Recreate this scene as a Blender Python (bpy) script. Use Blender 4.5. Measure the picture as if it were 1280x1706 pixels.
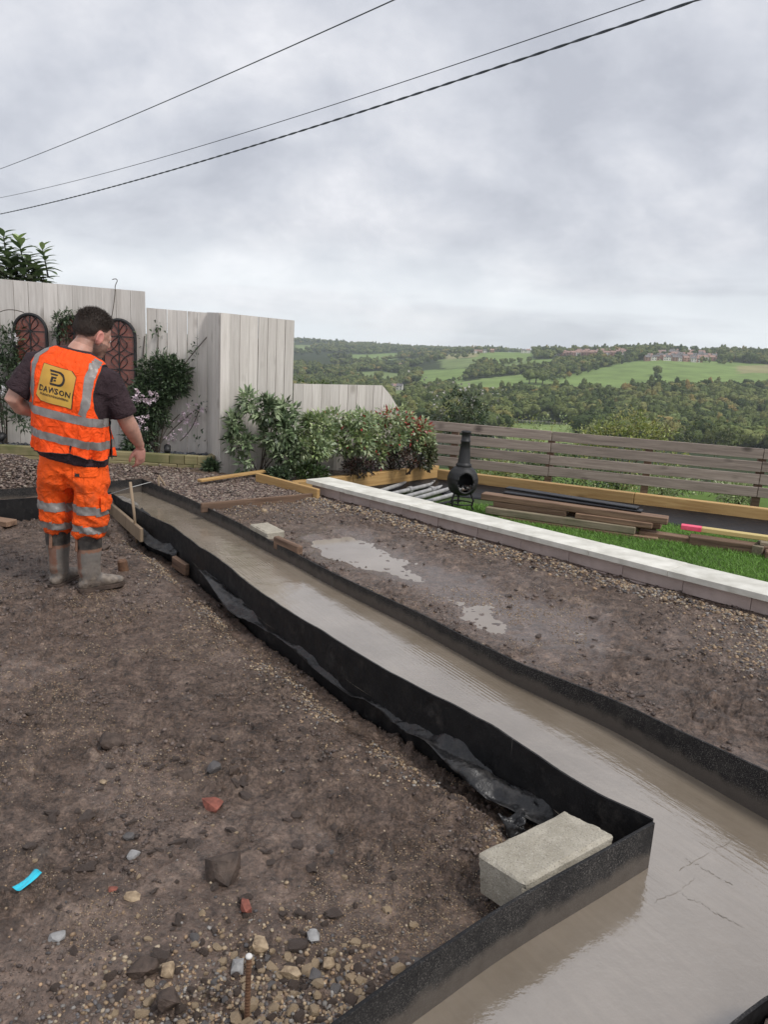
import bpy, bmesh, math, random
import numpy as np
from mathutils import Vector, Matrix, Euler

for o in list(bpy.data.objects):
    bpy.data.objects.remove(o, do_unlink=True)
scene = bpy.context.scene
COLL = scene.collection
rnd = random.Random(7)
R = math.radians

# ------------------------------------------------------------------ camera
cam_d = bpy.data.cameras.new('camera')
cam_d.sensor_fit = 'HORIZONTAL'
cam_d.sensor_width = 36.0
cam_d.lens = 36.0 * 1230.0 / 1280.0
cam_d.clip_start = 0.05
cam_d.clip_end = 30000
cam = bpy.data.objects.new('camera', cam_d)
COLL.objects.link(cam)
cam.matrix_world = (Matrix.Translation((0, 0, 1.62)) @ Matrix.Rotation(R(90 - 12.1), 4, 'X')
                    @ Matrix.Rotation(R(3.2), 4, 'Z'))
scene.camera = cam

# ------------------------------------------------------------------ world: overcast
SUN_EL, SUN_AZ = R(52), R(125)
world = bpy.data.worlds.new('World')
scene.world = world
world.use_nodes = True
nt = world.node_tree
nt.nodes.clear()
N, L = nt.nodes.new, nt.links.new
out = N('ShaderNodeOutputWorld')
bg = N('ShaderNodeBackground')
bg.inputs['Strength'].default_value = 0.1
sky = N('ShaderNodeTexSky')
sky.sky_type = 'NISHITA'
sky.sun_disc = False
sky.sun_elevation = SUN_EL
sky.sun_rotation = SUN_AZ
sky.air_density = 1.0
sky.dust_density = 3.0
tc = N('ShaderNodeTexCoord')
sep = N('ShaderNodeSeparateXYZ')
L(tc.outputs['Generated'], sep.inputs[0])
absz = N('ShaderNodeMath'); absz.operation = 'ABSOLUTE'
L(sep.outputs['Z'], absz.inputs[0])
den = N('ShaderNodeMath'); den.operation = 'ADD'; den.inputs[1].default_value = 0.45
L(absz.outputs[0], den.inputs[0])
px = N('ShaderNodeMath'); px.operation = 'DIVIDE'
py = N('ShaderNodeMath'); py.operation = 'DIVIDE'
L(sep.outputs['X'], px.inputs[0]); L(den.outputs[0], px.inputs[1])
L(sep.outputs['Y'], py.inputs[0]); L(den.outputs[0], py.inputs[1])
cmb = N('ShaderNodeCombineXYZ')
L(px.outputs[0], cmb.inputs[0]); L(py.outputs[0], cmb.inputs[1])
def wnoise(scale, detail, rough, off, dist=0.0):
    m = N('ShaderNodeMapping'); m.inputs['Location'].default_value = off
    L(cmb.outputs[0], m.inputs[0])
    n = N('ShaderNodeTexNoise')
    n.inputs['Scale'].default_value = scale; n.inputs['Detail'].default_value = detail
    n.inputs['Roughness'].default_value = rough; n.inputs['Distortion'].default_value = dist
    L(m.outputs[0], n.inputs['Vector'])
    return n
n1 = wnoise(1.35, 9, 0.58, (3.1, 1.7, 0.4), 0.3)
n2 = wnoise(4.2, 9, 0.60, (0.4, 5.2, 2.0), 0.2)
mixn = N('ShaderNodeMath'); mixn.operation = 'MULTIPLY_ADD'; mixn.inputs[1].default_value = 0.6
L(n2.outputs['Fac'], mixn.inputs[0]); L(n1.outputs['Fac'], mixn.inputs[2])
ramp = N('ShaderNodeValToRGB')
cr = ramp.color_ramp
cr.elements[0].position = 0.62; cr.elements[0].color = (3.70, 3.83, 4.27, 1)
cr.elements[1].position = 1.00; cr.elements[1].color = (6.93, 6.90, 7.11, 1)
e = cr.elements.new(0.76); e.color = (4.58, 4.71, 5.13, 1)
e = cr.elements.new(0.86); e.color = (5.41, 5.48, 5.81, 1)
L(mixn.outputs[0], ramp.inputs[0])
# paler break in the cloud low down, all round the horizon
low = N('ShaderNodeMapRange')
low.inputs['From Min'].default_value = 0.02; low.inputs['From Max'].default_value = 0.15
low.inputs['To Min'].default_value = 1.0; low.inputs['To Max'].default_value = 0.0
L(absz.outputs[0], low.inputs['Value'])
n3 = N('ShaderNodeTexNoise')
n3.inputs['Scale'].default_value = 2.4; n3.inputs['Detail'].default_value = 6
mp3 = N('ShaderNodeMapping'); mp3.inputs['Scale'].default_value = (1, 1, 9.0); mp3.inputs['Location'].default_value = (0.9, 0.2, 0.55)
L(tc.outputs['Generated'], mp3.inputs[0]); L(mp3.outputs[0], n3.inputs['Vector'])
r3 = N('ShaderNodeMapRange'); r3.inputs['From Min'].default_value = 0.40; r3.inputs['From Max'].default_value = 0.54
r3.inputs['To Min'].default_value = 0.35
L(n3.outputs['Fac'], r3.inputs['Value'])
lf = N('ShaderNodeMath'); lf.operation = 'MULTIPLY'
L(low.outputs[0], lf.inputs[0]); L(r3.outputs[0], lf.inputs[1])
lowmix = N('ShaderNodeMixRGB'); lowmix.inputs['Color2'].default_value = (7.14, 7.50, 7.76, 1)
L(lf.outputs[0], lowmix.inputs['Fac']); L(ramp.outputs[0], lowmix.inputs['Color1'])
fin = N('ShaderNodeMixRGB'); fin.inputs['Fac'].default_value = 0.93
L(sky.outputs[0], fin.inputs['Color1']); L(lowmix.outputs[0], fin.inputs['Color2'])
L(fin.outputs[0], bg.inputs['Color'])
L(bg.outputs[0], out.inputs['Surface'])

# ------------------------------------------------------------------ soft sun behind cloud
sl = bpy.data.lights.new('sun', 'SUN')
sl.energy = 1.5
sl.angle = R(14)
sl.color = (1.0, 0.97, 0.93)
sun = bpy.data.objects.new('sun', sl)
COLL.objects.link(sun)
sun.rotation_euler = (R(90) - SUN_EL, 0, -SUN_AZ + R(180))
sdir = Vector((math.sin(SUN_AZ) * math.cos(SUN_EL), math.cos(SUN_AZ) * math.cos(SUN_EL), math.sin(SUN_EL)))
sun.rotation_euler = sdir.to_track_quat('Z', 'Y').to_euler()
sun.location = (0, 0, 30)
scene.view_settings.view_transform = 'Standard'
scene.view_settings.look = 'None'
scene.view_settings.exposure = 0.58
scene.view_settings.gamma = 1.0
scene.view_settings.use_curve_mapping = False
scene.cycles.max_bounces = 6
scene.cycles.volume_bounces = 1

# ------------------------------------------------------------------ numeric noise
def _h(ix, iy, s):
    with np.errstate(over='ignore'):
        h = (ix.astype(np.int64) * 374761393 + iy.astype(np.int64) * 668265263 + s * 1442695041) & 0x7fffffff
        h = ((h ^ (h >> 13)) * 1274126177) & 0x7fffffff
        h = h ^ (h >> 16)
    return (h & 0xffff) / 65535.0
def vn(x, y, s=0):
    x = np.asarray(x, float); y = np.asarray(y, float)
    x, y = 0.8 * x - 0.6 * y + s * 1.37, 0.6 * x + 0.8 * y - s * 2.11
    ix = np.floor(x); iy = np.floor(y); fx = x - ix; fy = y - iy
    fx = fx * fx * fx * (fx * (fx * 6 - 15) + 10); fy = fy * fy * fy * (fy * (fy * 6 - 15) + 10)
    a = _h(ix, iy, s); b = _h(ix + 1, iy, s); c = _h(ix, iy + 1, s); d = _h(ix + 1, iy + 1, s)
    return (a + (b - a) * fx) * (1 - fy) + (c + (d - c) * fx) * fy
def fbm(x, y, s=0, o=4, g=0.5):
    t = 0; a = 1; n = 0
    for i in range(o):
        t = t + a * vn(x * 2.03 ** i, y * 2.03 ** i, s + i * 7); n += a; a *= g
    return t / n
def inpoly(x, y, poly):
    x = np.asarray(x, float); y = np.asarray(y, float)
    r = np.zeros(np.broadcast(x, y).shape, bool)
    n = len(poly)
    for i in range(n):
        x1, y1 = poly[i][:2]; x2, y2 = poly[(i + 1) % n][:2]
        if y1 == y2: continue
        c = ((y1 > y) != (y2 > y)) & (x < (x2 - x1) * (y - y1) / (y2 - y1) + x1)
        r ^= c
    return r
def dline(x, y, pl):
    d = np.full(np.broadcast(x, y).shape, 1e9)
    for i in range(len(pl) - 1):
        ax, ay = pl[i][:2]; bx, by = pl[i + 1][:2]
        vx, vy = bx - ax, by - ay
        t = np.clip(((x - ax) * vx + (y - ay) * vy) / (vx * vx + vy * vy + 1e-12), 0, 1)
        d = np.minimum(d, np.hypot(x - ax - t * vx, y - ay - t * vy))
    return d
def sstep(a, b, x):
    t = np.clip((x - a) / (b - a), 0, 1)
    return t * t * (3 - 2 * t)

# ------------------------------------------------------------------ object helpers
def tag(o, label=None, cat=None, group=None, kind=None):
    if label: o['label'] = label
    if cat: o['category'] = cat
    if group: o['group'] = group
    if kind: o['kind'] = kind
    return o
def link(name, me, mat=None, parent=None, smooth=False):
    o = bpy.data.objects.new(name, me)
    COLL.objects.link(o)
    if mat is not None and not me.materials:
        me.materials.append(mat)
    if smooth:
        me.polygons.foreach_set('use_smooth', np.ones(len(me.polygons), bool))
    if parent is not None:
        o.parent = parent
    return o
def mesh(name, v, f, mat=None, parent=None, smooth=False):
    me = bpy.data.meshes.new(name)
    v = np.asarray(v, np.float32)
    if isinstance(f, np.ndarray):
        n, k = f.shape
        me.vertices.add(len(v)); me.vertices.foreach_set('co', v.ravel())
        me.loops.add(n * k); me.loops.foreach_set('vertex_index', f.astype(np.int32).ravel())
        me.polygons.add(n); me.polygons.foreach_set('loop_start', np.arange(0, n * k, k, dtype=np.int32))
        me.update(calc_edges=True)
    else:
        me.from_pydata(v.tolist(), [], f)
        me.update()
    return link(name, me, mat, parent, smooth)
def vcol(o, cols, name='Col'):
    a = o.data.color_attributes.new(name, 'FLOAT_COLOR', 'POINT')
    c = np.ones((len(o.data.vertices), 4), np.float32); c[:, :3] = cols
    a.data.foreach_set('color', c.ravel())
def thing(name, label, cat, loc=(0, 0, 0), rotz=0.0, group=None):
    o = bpy.data.objects.new(name, None)
    o.empty_display_size = 0.1
    COLL.objects.link(o)
    o.location = loc; o.rotation_euler = (0, 0, rotz)
    return tag(o, label, cat, group)
def copy_tree(o, parent=None):
    c = o.copy(); COLL.objects.link(c); c.parent = parent
    for ch in list(o.children):
        copy_tree(ch, c)
    return c
class MB:
    def __init__(s): s.v = []; s.f = []
    def add(s, v, f):
        k = len(s.v); s.v += [tuple(p) for p in v]; s.f += [tuple(i + k for i in q) for q in f]; return s
    def box(s, c, d, M=None, bev=0.0):
        bm = bmesh.new()
        bmesh.ops.create_cube(bm, size=1.0)
        for p in bm.verts: p.co = Vector((p.co.x * d[0], p.co.y * d[1], p.co.z * d[2]))
        if bev > 0:
            bmesh.ops.bevel(bm, geom=list(bm.edges), offset=bev, segments=1, affect='EDGES')
        M = M or Matrix.Identity(3)
        s.add([tuple(M @ p.co + Vector(c)) for p in bm.verts], [[q.index for q in f.verts] for f in (bm.verts.index_update() or bm.faces)])
        bm.free(); return s
    def bar(s, a, b, w, h, bev=0.0, up=(0, 0, 1)):
        a = Vector(a); b = Vector(b); x = (b - a); ln = x.length; x.normalize()
        y = Vector(up).cross(x).normalized(); z = x.cross(y)
        return s.box((a + b) / 2, (ln, w, h), Matrix((x, y, z)).transposed(), bev)
    def tube(s, pts, rad, n=8, cap=True):
        pts = [Vector(p) for p in pts]
        rad = rad if hasattr(rad, '__len__') else [rad] * len(pts)
        base = len(s.v); up = None
        for i, p in enumerate(pts):
            t = (pts[min(i + 1, len(pts) - 1)] - pts[max(i - 1, 0)])
            t = t.normalized() if t.length > 1e-9 else Vector((0, 0, 1))
            if up is None: up = Vector((0, 0, 1)) if abs(t.z) < 0.9 else Vector((1, 0, 0))
            x = up.cross(t).normalized(); y = t.cross(x); up = y
            for k in range(n):
                a = 2 * math.pi * k / n
                s.v.append(tuple(p + (x * math.cos(a) + y * math.sin(a)) * rad[i]))
        for i in range(len(pts) - 1):
            for k in range(n):
                a = base + i * n + k; b = base + i * n + (k + 1) % n
                s.f.append((a, b, b + n, a + n))
        if cap:
            s.f.append(tuple(base + k for k in range(n))[::-1])
            s.f.append(tuple(base + (len(pts) - 1) * n + k for k in range(n)))
        return s
    def lathe(s, prof, n=24, c=(0, 0, 0)):
        base = len(s.v)
        for r, z in prof:
            for k in range(n):
                a = 2 * math.pi * k / n
                s.v.append((c[0] + r * math.cos(a), c[1] + r * math.sin(a), c[2] + z))
        for i in range(len(prof) - 1):
            for k in range(n):
                a = base + i * n + k; b = base + i * n + (k + 1) % n
                s.f.append((a, b, b + n, a + n))
        return s
    def ell(s, c, r, M=None, nu=14, nv=9):
        M = M or Matrix.Identity(3); c = Vector(c); base = len(s.v)
        s.v.append(tuple(M @ Vector((0, 0, -r[2])) + c))
        for j in range(1, nv):
            ph = -math.pi / 2 + math.pi * j / nv
            for i in range(nu):
                th = 2 * math.pi * i / nu
                s.v.append(tuple(M @ Vector((r[0] * math.cos(ph) * math.cos(th), r[1] * math.cos(ph) * math.sin(th), r[2] * math.sin(ph))) + c))
        s.v.append(tuple(M @ Vector((0, 0, r[2])) + c))
        for i in range(nu):
            s.f.append((base, base + 1 + (i + 1) % nu, base + 1 + i))
            top = base + 1 + (nv - 2) * nu
            s.f.append((top + i, top + (i + 1) % nu, top + nu))
        for j in range(nv - 2):
            for i in range(nu):
                a = base + 1 + j * nu + i; b = base + 1 + j * nu + (i + 1) % nu
                s.f.append((a, b, b + nu, a + nu))
        return s
    def build(s, name, mat, parent=None, smooth=False):
        return mesh(name, s.v, s.f, mat, parent, smooth)
def remeshed(mb, voxel, smooth_it=4, fac=0.5):
    """one continuous skin round overlapping closed shapes"""
    me = bpy.data.meshes.new('tmp'); me.from_pydata(mb.v, [], mb.f); me.update()
    o = bpy.data.objects.new('tmp', me); COLL.objects.link(o)
    m = o.modifiers.new('r', 'REMESH'); m.mode = 'VOXEL'; m.voxel_size = voxel
    if smooth_it:
        m2 = o.modifiers.new('s', 'SMOOTH'); m2.factor = fac; m2.iterations = smooth_it
    dg = bpy.context.evaluated_depsgraph_get()
    nm = bpy.data.meshes.new_from_object(o.evaluated_get(dg), depsgraph=dg)
    bpy.data.objects.remove(o, do_unlink=True)
    nm.materials.clear()
    return nm
def cos_of(me):
    a = np.empty(len(me.vertices) * 3, np.float32); me.vertices.foreach_get('co', a); return a.reshape(-1, 3)
def nor_of(me):
    a = np.empty(len(me.vertices) * 3, np.float32); me.vertices.foreach_get('normal', a); return a.reshape(-1, 3)
def set_cos(me, c):
    me.vertices.foreach_set('co', np.asarray(c, np.float32).ravel()); me.update()

# ------------------------------------------------------------------ materials
class Nodes:
    def __init__(s, name):
        s.m = bpy.data.materials.new(name); s.m.use_nodes = True
        s.t = s.m.node_tree; s.b = s.t.nodes['Principled BSDF']; s.tc = None
    def n(s, t, **k):
        q = s.t.nodes.new(t)
        for a, b in k.items(): setattr(q, a, b)
        return q
    def l(s, a, b): s.t.links.new(a, b)
    def coord(s, kind='Object', scale=(1, 1, 1), rot=(0, 0, 0)):
        t = s.n('ShaderNodeTexCoord'); m = s.n('ShaderNodeMapping')
        m.inputs['Scale'].default_value = scale; m.inputs['Rotation'].default_value = rot
        s.l(t.outputs[kind], m.inputs[0]); return m.outputs[0]
    def noise(s, vec, scale, detail=4, rough=0.55, dist=0.0):
        q = s.n('ShaderNodeTexNoise')
        q.inputs['Scale'].default_value = scale; q.inputs['Detail'].default_value = detail
        q.inputs['Roughness'].default_value = rough; q.inputs['Distortion'].default_value = dist
        s.l(vec, q.inputs['Vector']); return q.outputs['Fac']
    def vor(s, vec, scale, feat='F1'):
        q = s.n('ShaderNodeTexVoronoi'); q.feature = feat; q.inputs['Scale'].default_value = scale
        s.l(vec, q.inputs['Vector']); return q
    def ramp(s, fac, stops):
        q = s.n('ShaderNodeValToRGB'); c = q.color_ramp
        while len(c.elements) < len(stops): c.elements.new(0.5)
        for e_, (p, col) in zip(c.elements, stops):
            e_.position = p; e_.color = (*col, 1) if hasattr(col, '__len__') else (col, col, col, 1)
        s.l(fac, q.inputs[0]); return q.outputs[0]
    def mix(s, fac, a, b, mode='MIX'):
        q = s.n('ShaderNodeMixRGB'); q.blend_type = mode
        for i, v in ((0, fac), (1, a), (2, b)):
            if hasattr(v, 'links') or hasattr(v, 'is_linked'): s.l(v, q.inputs[i])
            elif i == 0: q.inputs[0].default_value = v
            else: q.inputs[i].default_value = (*v, 1) if len(v) == 3 else v
        return q.outputs[0]
    def math(s, op, a, b=0.0, c=0.0):
        q = s.n('ShaderNodeMath'); q.operation = op
        for i, v in enumerate((a, b, c)):
            if hasattr(v, 'is_linked'): s.l(v, q.inputs[i])
            else: q.inputs[i].default_value = v
        return q.outputs[0]
    def rng(s, v, a, b, c=0.0, d=1.0):
        q = s.n('ShaderNodeMapRange')
        for k, x in (('From Min', a), ('From Max', b), ('To Min', c), ('To Max', d)): q.inputs[k].default_value = x
        s.l(v, q.inputs['Value']); return q.outputs[0]
    def bump(s, h, strength=0.5, dist=0.01, prev=None):
        q = s.n('ShaderNodeBump'); q.inputs['Strength'].default_value = strength; q.inputs['Distance'].default_value = dist
        s.l(h, q.inputs['Height'])
        if prev is not None: s.l(prev, q.inputs['Normal'])
        return q.outputs[0]
    def attr(s, name='Col'):
        q = s.n('ShaderNodeAttribute'); q.attribute_name = name; return q.outputs['Color']
    def rand(s):
        return s.n('ShaderNodeObjectInfo').outputs['Random']
    def set(s, color=None, rough=None, normal=None, **k):
        if color is not None:
            if hasattr(color, 'is_linked'): s.l(color, s.b.inputs['Base Color'])
            else: s.b.inputs['Base Color'].default_value = (*color, 1)
        if rough is not None:
            if hasattr(rough, 'is_linked'): s.l(rough, s.b.inputs['Roughness'])
            else: s.b.inputs['Roughness'].default_value = rough
        if normal is not None: s.l(normal, s.b.inputs['Normal'])
        for a, b in k.items():
            s.b.inputs[a.replace('_', ' ')].default_value = b
        return s.m
def simple(name, c1, c2, scale=8, rough=0.6, bump=0.3, bscale=60, bdist=0.004, stretch=(1, 1, 1), detail=5, var=0.0, kind='Object', **k):
    q = Nodes(name); v = q.coord(kind, stretch)
    col = q.ramp(q.noise(v, scale, detail), [(0.3, c1), (0.7, c2)])
    if var:
        col = q.mix(1.0, col, q.ramp(q.rand(), [(0.0, 1 - var), (1.0, 1 + var)]), 'MULTIPLY')
    nrm = q.bump(q.noise(v, bscale, 4), bump, bdist) if bump else None
    return q.set(col, rough, nrm, **k)
def mat_mud():
    q = Nodes('mud'); v = q.coord()
    wet = q.attr('wet')
    big = q.noise(v, 1.6, 5); mid = q.noise(v, 8, 7, 0.66, 0.4); fine = q.noise(v, 70, 6, 0.7)
    lump = q.noise(v, 24, 7, 0.7, 0.5)
    col = q.ramp(mid, [(0.30, (0.048, 0.030, 0.021)), (0.44, (0.118, 0.078, 0.056)), (0.56, (0.176, 0.120, 0.089)), (0.70, (0.290, 0.210, 0.160))])
    col = q.mix(q.rng(big, 0.40, 0.66, 0.0, 0.45), col, (0.180, 0.128, 0.099))
    col = q.mix(0.95, col, q.ramp(lump, [(0.32, 0.22), (0.44, 0.80), (0.55, 1.15), (0.70, 1.75)]), 'MULTIPLY')
    col = q.mix(0.9, col, q.ramp(fine, [(0.28, 0.30), (0.5, 0.98), (0.72, 1.7)]), 'MULTIPLY')
    dust = q.rng(q.noise(v, 4.2, 6, 0.65), 0.64, 0.76, 0.0, 0.6)
    col = q.mix(dust, col, (0.26, 0.235, 0.21))
    # tan grit trodden into the mud
    vo = q.vor(v, 130); gr = q.rng(vo.outputs['Distance'], 0.16, 0.28, 1.0, 0.0)
    sel = q.rng(q.noise(v, 3.0, 5, 0.6), 0.52, 0.66); few = q.rng(q.noise(v, 60, 2), 0.50, 0.55)
    gr = q.math('MULTIPLY', q.math('MULTIPLY', gr, sel), few)
    col = q.mix(gr, col, q.ramp(vo.outputs['Color'], [(0.2, (0.20, 0.14, 0.09)), (0.8, (0.42, 0.33, 0.22))]))
    col = q.mix(q.math('MULTIPLY', wet, 0.5), col, (0.080, 0.060, 0.050))
    flat_ = q.rng(wet, 0.0, 1.0, 1.0, 0.16)
    def bp(h, st, d, prev=None):
        q2 = q.n('ShaderNodeBump'); q2.inputs['Distance'].default_value = d
        q.l(q.math('MULTIPLY', flat_, st), q2.inputs['Strength']); q.l(h, q2.inputs['Height'])
        if prev is not None: q.l(prev, q2.inputs['Normal'])
        return q2.outputs[0]
    nb = bp(lump, 1.0, 0.040); nb = bp(fine, 0.95, 0.014, nb); nb = bp(q.noise(v, 190, 4, 0.7), 0.7, 0.005, nb); nb = bp(gr, 0.5, 0.004, nb)
    rough = q.rng(q.noise(v, 4.0, 6, 0.6), 0.38, 0.62, 0.22, 0.56)
    rough = q.math('MULTIPLY', rough, q.rng(wet, 0, 1, 1.0, 0.38))
    return q.set(col, rough, nb, IOR=1.6)
def mat_concrete():
    q = Nodes('wet_concrete'); v = q.coord()
    # float marks run along the trench
    w = q.coord('Object', (1, 1, 1), (0, 0, R(-33)))
    sm = q.n('ShaderNodeMapping'); sm.inputs['Scale'].default_value = (9.0, 0.9, 1); q.l(w, sm.inputs[0])
    streak = q.noise(sm.outputs[0], 4.0, 6, 0.6, 0.3)
    sm2 = q.n('ShaderNodeMapping'); sm2.inputs['Scale'].default_value = (1.0, 0.06, 1); q.l(w, sm2.inputs[0])
    fine = q.noise(sm2.outputs[0], 46.0, 3, 0.5)
    col = q.ramp(q.noise(v, 2.2, 6, 0.6), [(0.3, (0.195, 0.158, 0.117)), (0.7, (0.275, 0.230, 0.180))])
    col = q.mix(0.3, col, q.ramp(streak, [(0.3, 0.8), (0.7, 1.18)]), 'MULTIPLY')
    blot = q.noise(v, 14, 5, 0.6)
    mask = q.rng(q.noise(v, 1.1, 3), 0.47, 0.6)
    # comb-like float ridges, strongest midway along the trench
    wv = q.n('ShaderNodeTexWave'); wv.bands_direction = 'X'; wv.inputs['Scale'].default_value = 14.0; wv.inputs['Distortion'].default_value = 3.0; wv.inputs['Detail'].default_value = 4.0; wv.inputs['Detail Scale'].default_value = 0.6
    sm3 = q.n('ShaderNodeMapping'); sm3.inputs['Scale'].default_value = (1.0, 0.10, 1); sm3.inputs['Rotation'].default_value = (0, 0, R(6)); q.l(w, sm3.inputs[0]); q.l(sm3.outputs[0], wv.inputs['Vector'])
    def spot(c, r):
        d = q.n('ShaderNodeVectorMath'); d.operation = 'DISTANCE'; q.l(v, d.inputs[0]); d.inputs[1].default_value = c
        return q.rng(q.math('ADD', d.outputs['Value'], q.math('MULTIPLY', q.noise(v, 5, 4), 0.3)), r * 0.55 + 0.15, r + 0.15, 1.0, 0.0)
    ridge = q.math('MULTIPLY', wv.outputs['Fac'], q.math('MAXIMUM', spot((0.36, 3.55, 0.03), 0.42), q.math('MULTIPLY', spot((-0.9, 5.2, 0.03), 0.4), 0.5)))
    nb = q.bump(ridge, 0.075, 0.02)
    nb = q.bump(q.math('MULTIPLY', fine, mask), 0.14, 0.02, nb)
    nb = q.bump(q.noise(v, 7, 6, 0.62), 0.13, 0.03, nb)
    nb = q.bump(q.noise(sm.outputs[0], 9, 3, 0.5), 0.012, 0.02, nb)
    wl = q.rng(q.noise(sm2.outputs[0], 9.0, 5, 0.6), 0.60, 0.62)
    nb = q.bump(wl, 0.10, 0.004, nb)
    rough = q.rng(q.noise(v, 3.4, 7, 0.65), 0.42, 0.66, 0.012, 0.20)
    return q.set(col, rough, nb, IOR=2.9)
def mat_form():
    q = Nodes('formwork'); v = q.coord()
    base = q.ramp(q.noise(v, 12, 5), [(0.3, (0.006, 0.006, 0.007)), (0.75, (0.016, 0.015, 0.015))])
    # dried splashes of cement: fine specks, thicker in patches, and runs
    sp = q.rng(q.noise(v, 230, 6, 0.75), 0.52, 0.66)
    patch = q.rng(q.math('ADD', q.noise(v, 4.0, 6, 0.7), q.math('MULTIPLY', q.attr('face'), 0.10)), 0.44, 0.60)
    dr = q.coord('Object', (60, 60, 1.5)); runs = q.rng(q.noise(dr, 1.0, 3), 0.69, 0.76)
    sp = q.math('MULTIPLY', sp, q.rng(q.attr('face'), 0, 1, 0.12, 1.0))
    speck = q.math('MAXIMUM', q.math('MULTIPLY', sp, patch), q.math('MULTIPLY', runs, q.rng(q.noise(v, 2.0, 2), 0.50, 0.62)))
    col = q.mix(speck, base, (0.19, 0.175, 0.16))
    smear = q.math('MULTIPLY', q.rng(q.noise(v, 7, 8, 0.75), 0.54, 0.72), 0.55)
    col = q.mix(smear, col, (0.085, 0.076, 0.068))
    ob = q.n('ShaderNodeTexCoord'); se = q.n('ShaderNodeSeparateXYZ'); q.l(ob.outputs['Object'], se.inputs[0])
    side = q.attr('face')
    lowz = q.rng(q.math('ADD', se.outputs['Z'], q.math('MULTIPLY', q.noise(v, 11, 7, 0.7), 0.10)), 0.125, 0.160, 1.0, 0.0)
    film = q.math('MULTIPLY', lowz, side)
    col = q.mix(q.math('MULTIPLY', film, 0.8), col, (0.105, 0.088, 0.073))
    nb = q.bump(q.noise(v, 120, 4), 0.25, 0.003)
    return q.set(col, q.rng(q.noise(v, 20, 4), 0.3, 0.7, 0.42, 0.75), nb, Specular_IOR_Level=0.28)
def mat_leaf(name, rough=0.36, trans=0.0):
    q = Nodes(name)
    col = q.attr('Col')
    m = q.set(col, rough, None, Specular_IOR_Level=0.6)
    tr = q.n('ShaderNodeBsdfTranslucent'); mx = q.n('ShaderNodeMixShader'); mx.inputs[0].default_value = 0.22
    q.l(col, tr.inputs['Color']); q.l(q.b.outputs[0], mx.inputs[1]); q.l(tr.outputs[0], mx.inputs[2])
    q.l(mx.outputs[0], q.t.nodes['Material Output'].inputs['Surface'])
    return m
def mat_vcol(name, rough=0.8, bscale=120, bump=0.4, bdist=0.003, spec=0.5, mott=0.35):
    q = Nodes(name); v = q.coord()
    col = q.mix(1.0, q.attr('Col'), q.ramp(q.noise(v, bscale * 0.7, 4), [(0.25, 1 - mott), (0.75, 1 + mott)]), 'MULTIPLY')
    return q.set(col, rough, q.bump(q.noise(v, bscale, 4), bump, bdist), Specular_IOR_Level=spec)
def mat_wood(name, c1, c2, grain_axis=0, rough=0.65, knots=True, var=0.12, knotcol=(0.10, 0.055, 0.025), green=None):
    q = Nodes(name)
    sc = [14.0, 14.0, 14.0]; sc[grain_axis] = 0.9
    off = q.n('ShaderNodeVectorMath'); off.operation = 'ADD'
    r3_ = q.n('ShaderNodeCombineXYZ'); rd = q.math('MULTIPLY', q.rand(), 37.0)
    for i in range(3): q.l(rd, r3_.inputs[i])
    t = q.n('ShaderNodeTexCoord'); q.l(t.outputs['Object'], off.inputs[0]); q.l(r3_.outputs[0], off.inputs[1])
    m = q.n('ShaderNodeMapping'); m.inputs['Scale'].default_value = sc; q.l(off.outputs[0], m.inputs[0])
    g = q.noise(m.outputs[0], 2.2, 7, 0.62, 0.6)
    col = q.ramp(g, [(0.28, c1), (0.72, c2)])
    if knots:
        sk = [3.4, 3.4, 3.4]; sk[grain_axis] = 2.2
        m2 = q.n('ShaderNodeMapping'); m2.inputs['Scale'].default_value = sk; q.l(off.outputs[0], m2.inputs[0])
        vo = q.vor(m2.outputs[0], 1.0)
        k = q.rng(q.math('ADD', vo.outputs['Distance'], q.math('MULTIPLY', g, 0.12)), 0.12, 0.26, 1.0, 0.0)
        col = q.mix(q.math('MULTIPLY', k, 0.75), col, knotcol)
    if green:
        col = q.mix(q.rng(q.noise(off.outputs[0], 2.4, 4), 0.45, 0.65, 0.0, 0.75), col, green)
    col = q.mix(1.0, col, q.ramp(q.rand(), [(0.0, 1 - var), (1.0, 1 + var)]), 'MULTIPLY')
    return q.set(col, rough, q.bump(g, 0.35, 0.006))

MAT = {}
MAT['mud'] = mat_mud()
MAT['concrete'] = mat_concrete()
MAT['form'] = mat_form()
MAT['leaf'] = mat_leaf('leaf')
MAT['grass'] = mat_leaf('grass_blade', 0.55)
MAT['stone'] = mat_vcol('stone_mix', 0.62, 150)
MAT['bark'] = simple('bark', (0.035, 0.025, 0.018), (0.09, 0.07, 0.05), 30, 0.85, 0.5, 90)
MAT['white_board'] = mat_wood('painted_board', (0.51, 0.468, 0.420), (0.71, 0.665, 0.610), 2, 0.6, True, 0.11, (0.36, 0.32, 0.28))
MAT['new_timber'] = mat_wood('new_timber', (0.34, 0.19, 0.065), (0.55, 0.36, 0.15), 0, 0.6, True, 0.12, (0.16, 0.085, 0.03))
MAT['green_timber'] = mat_wood('green_timber', (0.20, 0.17, 0.08), (0.36, 0.30, 0.16), 0, 0.7, True, 0.15, (0.12, 0.09, 0.04), (0.10, 0.115, 0.035))
MAT['grey_slat'] = mat_wood('weathered_slat', (0.20, 0.158, 0.132), (0.42, 0.34, 0.29), 0, 0.75, True, 0.12, (0.05, 0.035, 0.03))
MAT['old_timber'] = mat_wood('old_sleeper', (0.085, 0.047, 0.030), (0.29, 0.185, 0.12), 0, 0.8, False, 0.30)
MAT['old_timber_green'] = mat_wood('old_sleeper_mossy', (0.17, 0.135, 0.09), (0.36, 0.30, 0.21), 0, 0.8, False, 0.2, green=(0.10, 0.11, 0.05))
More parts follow.
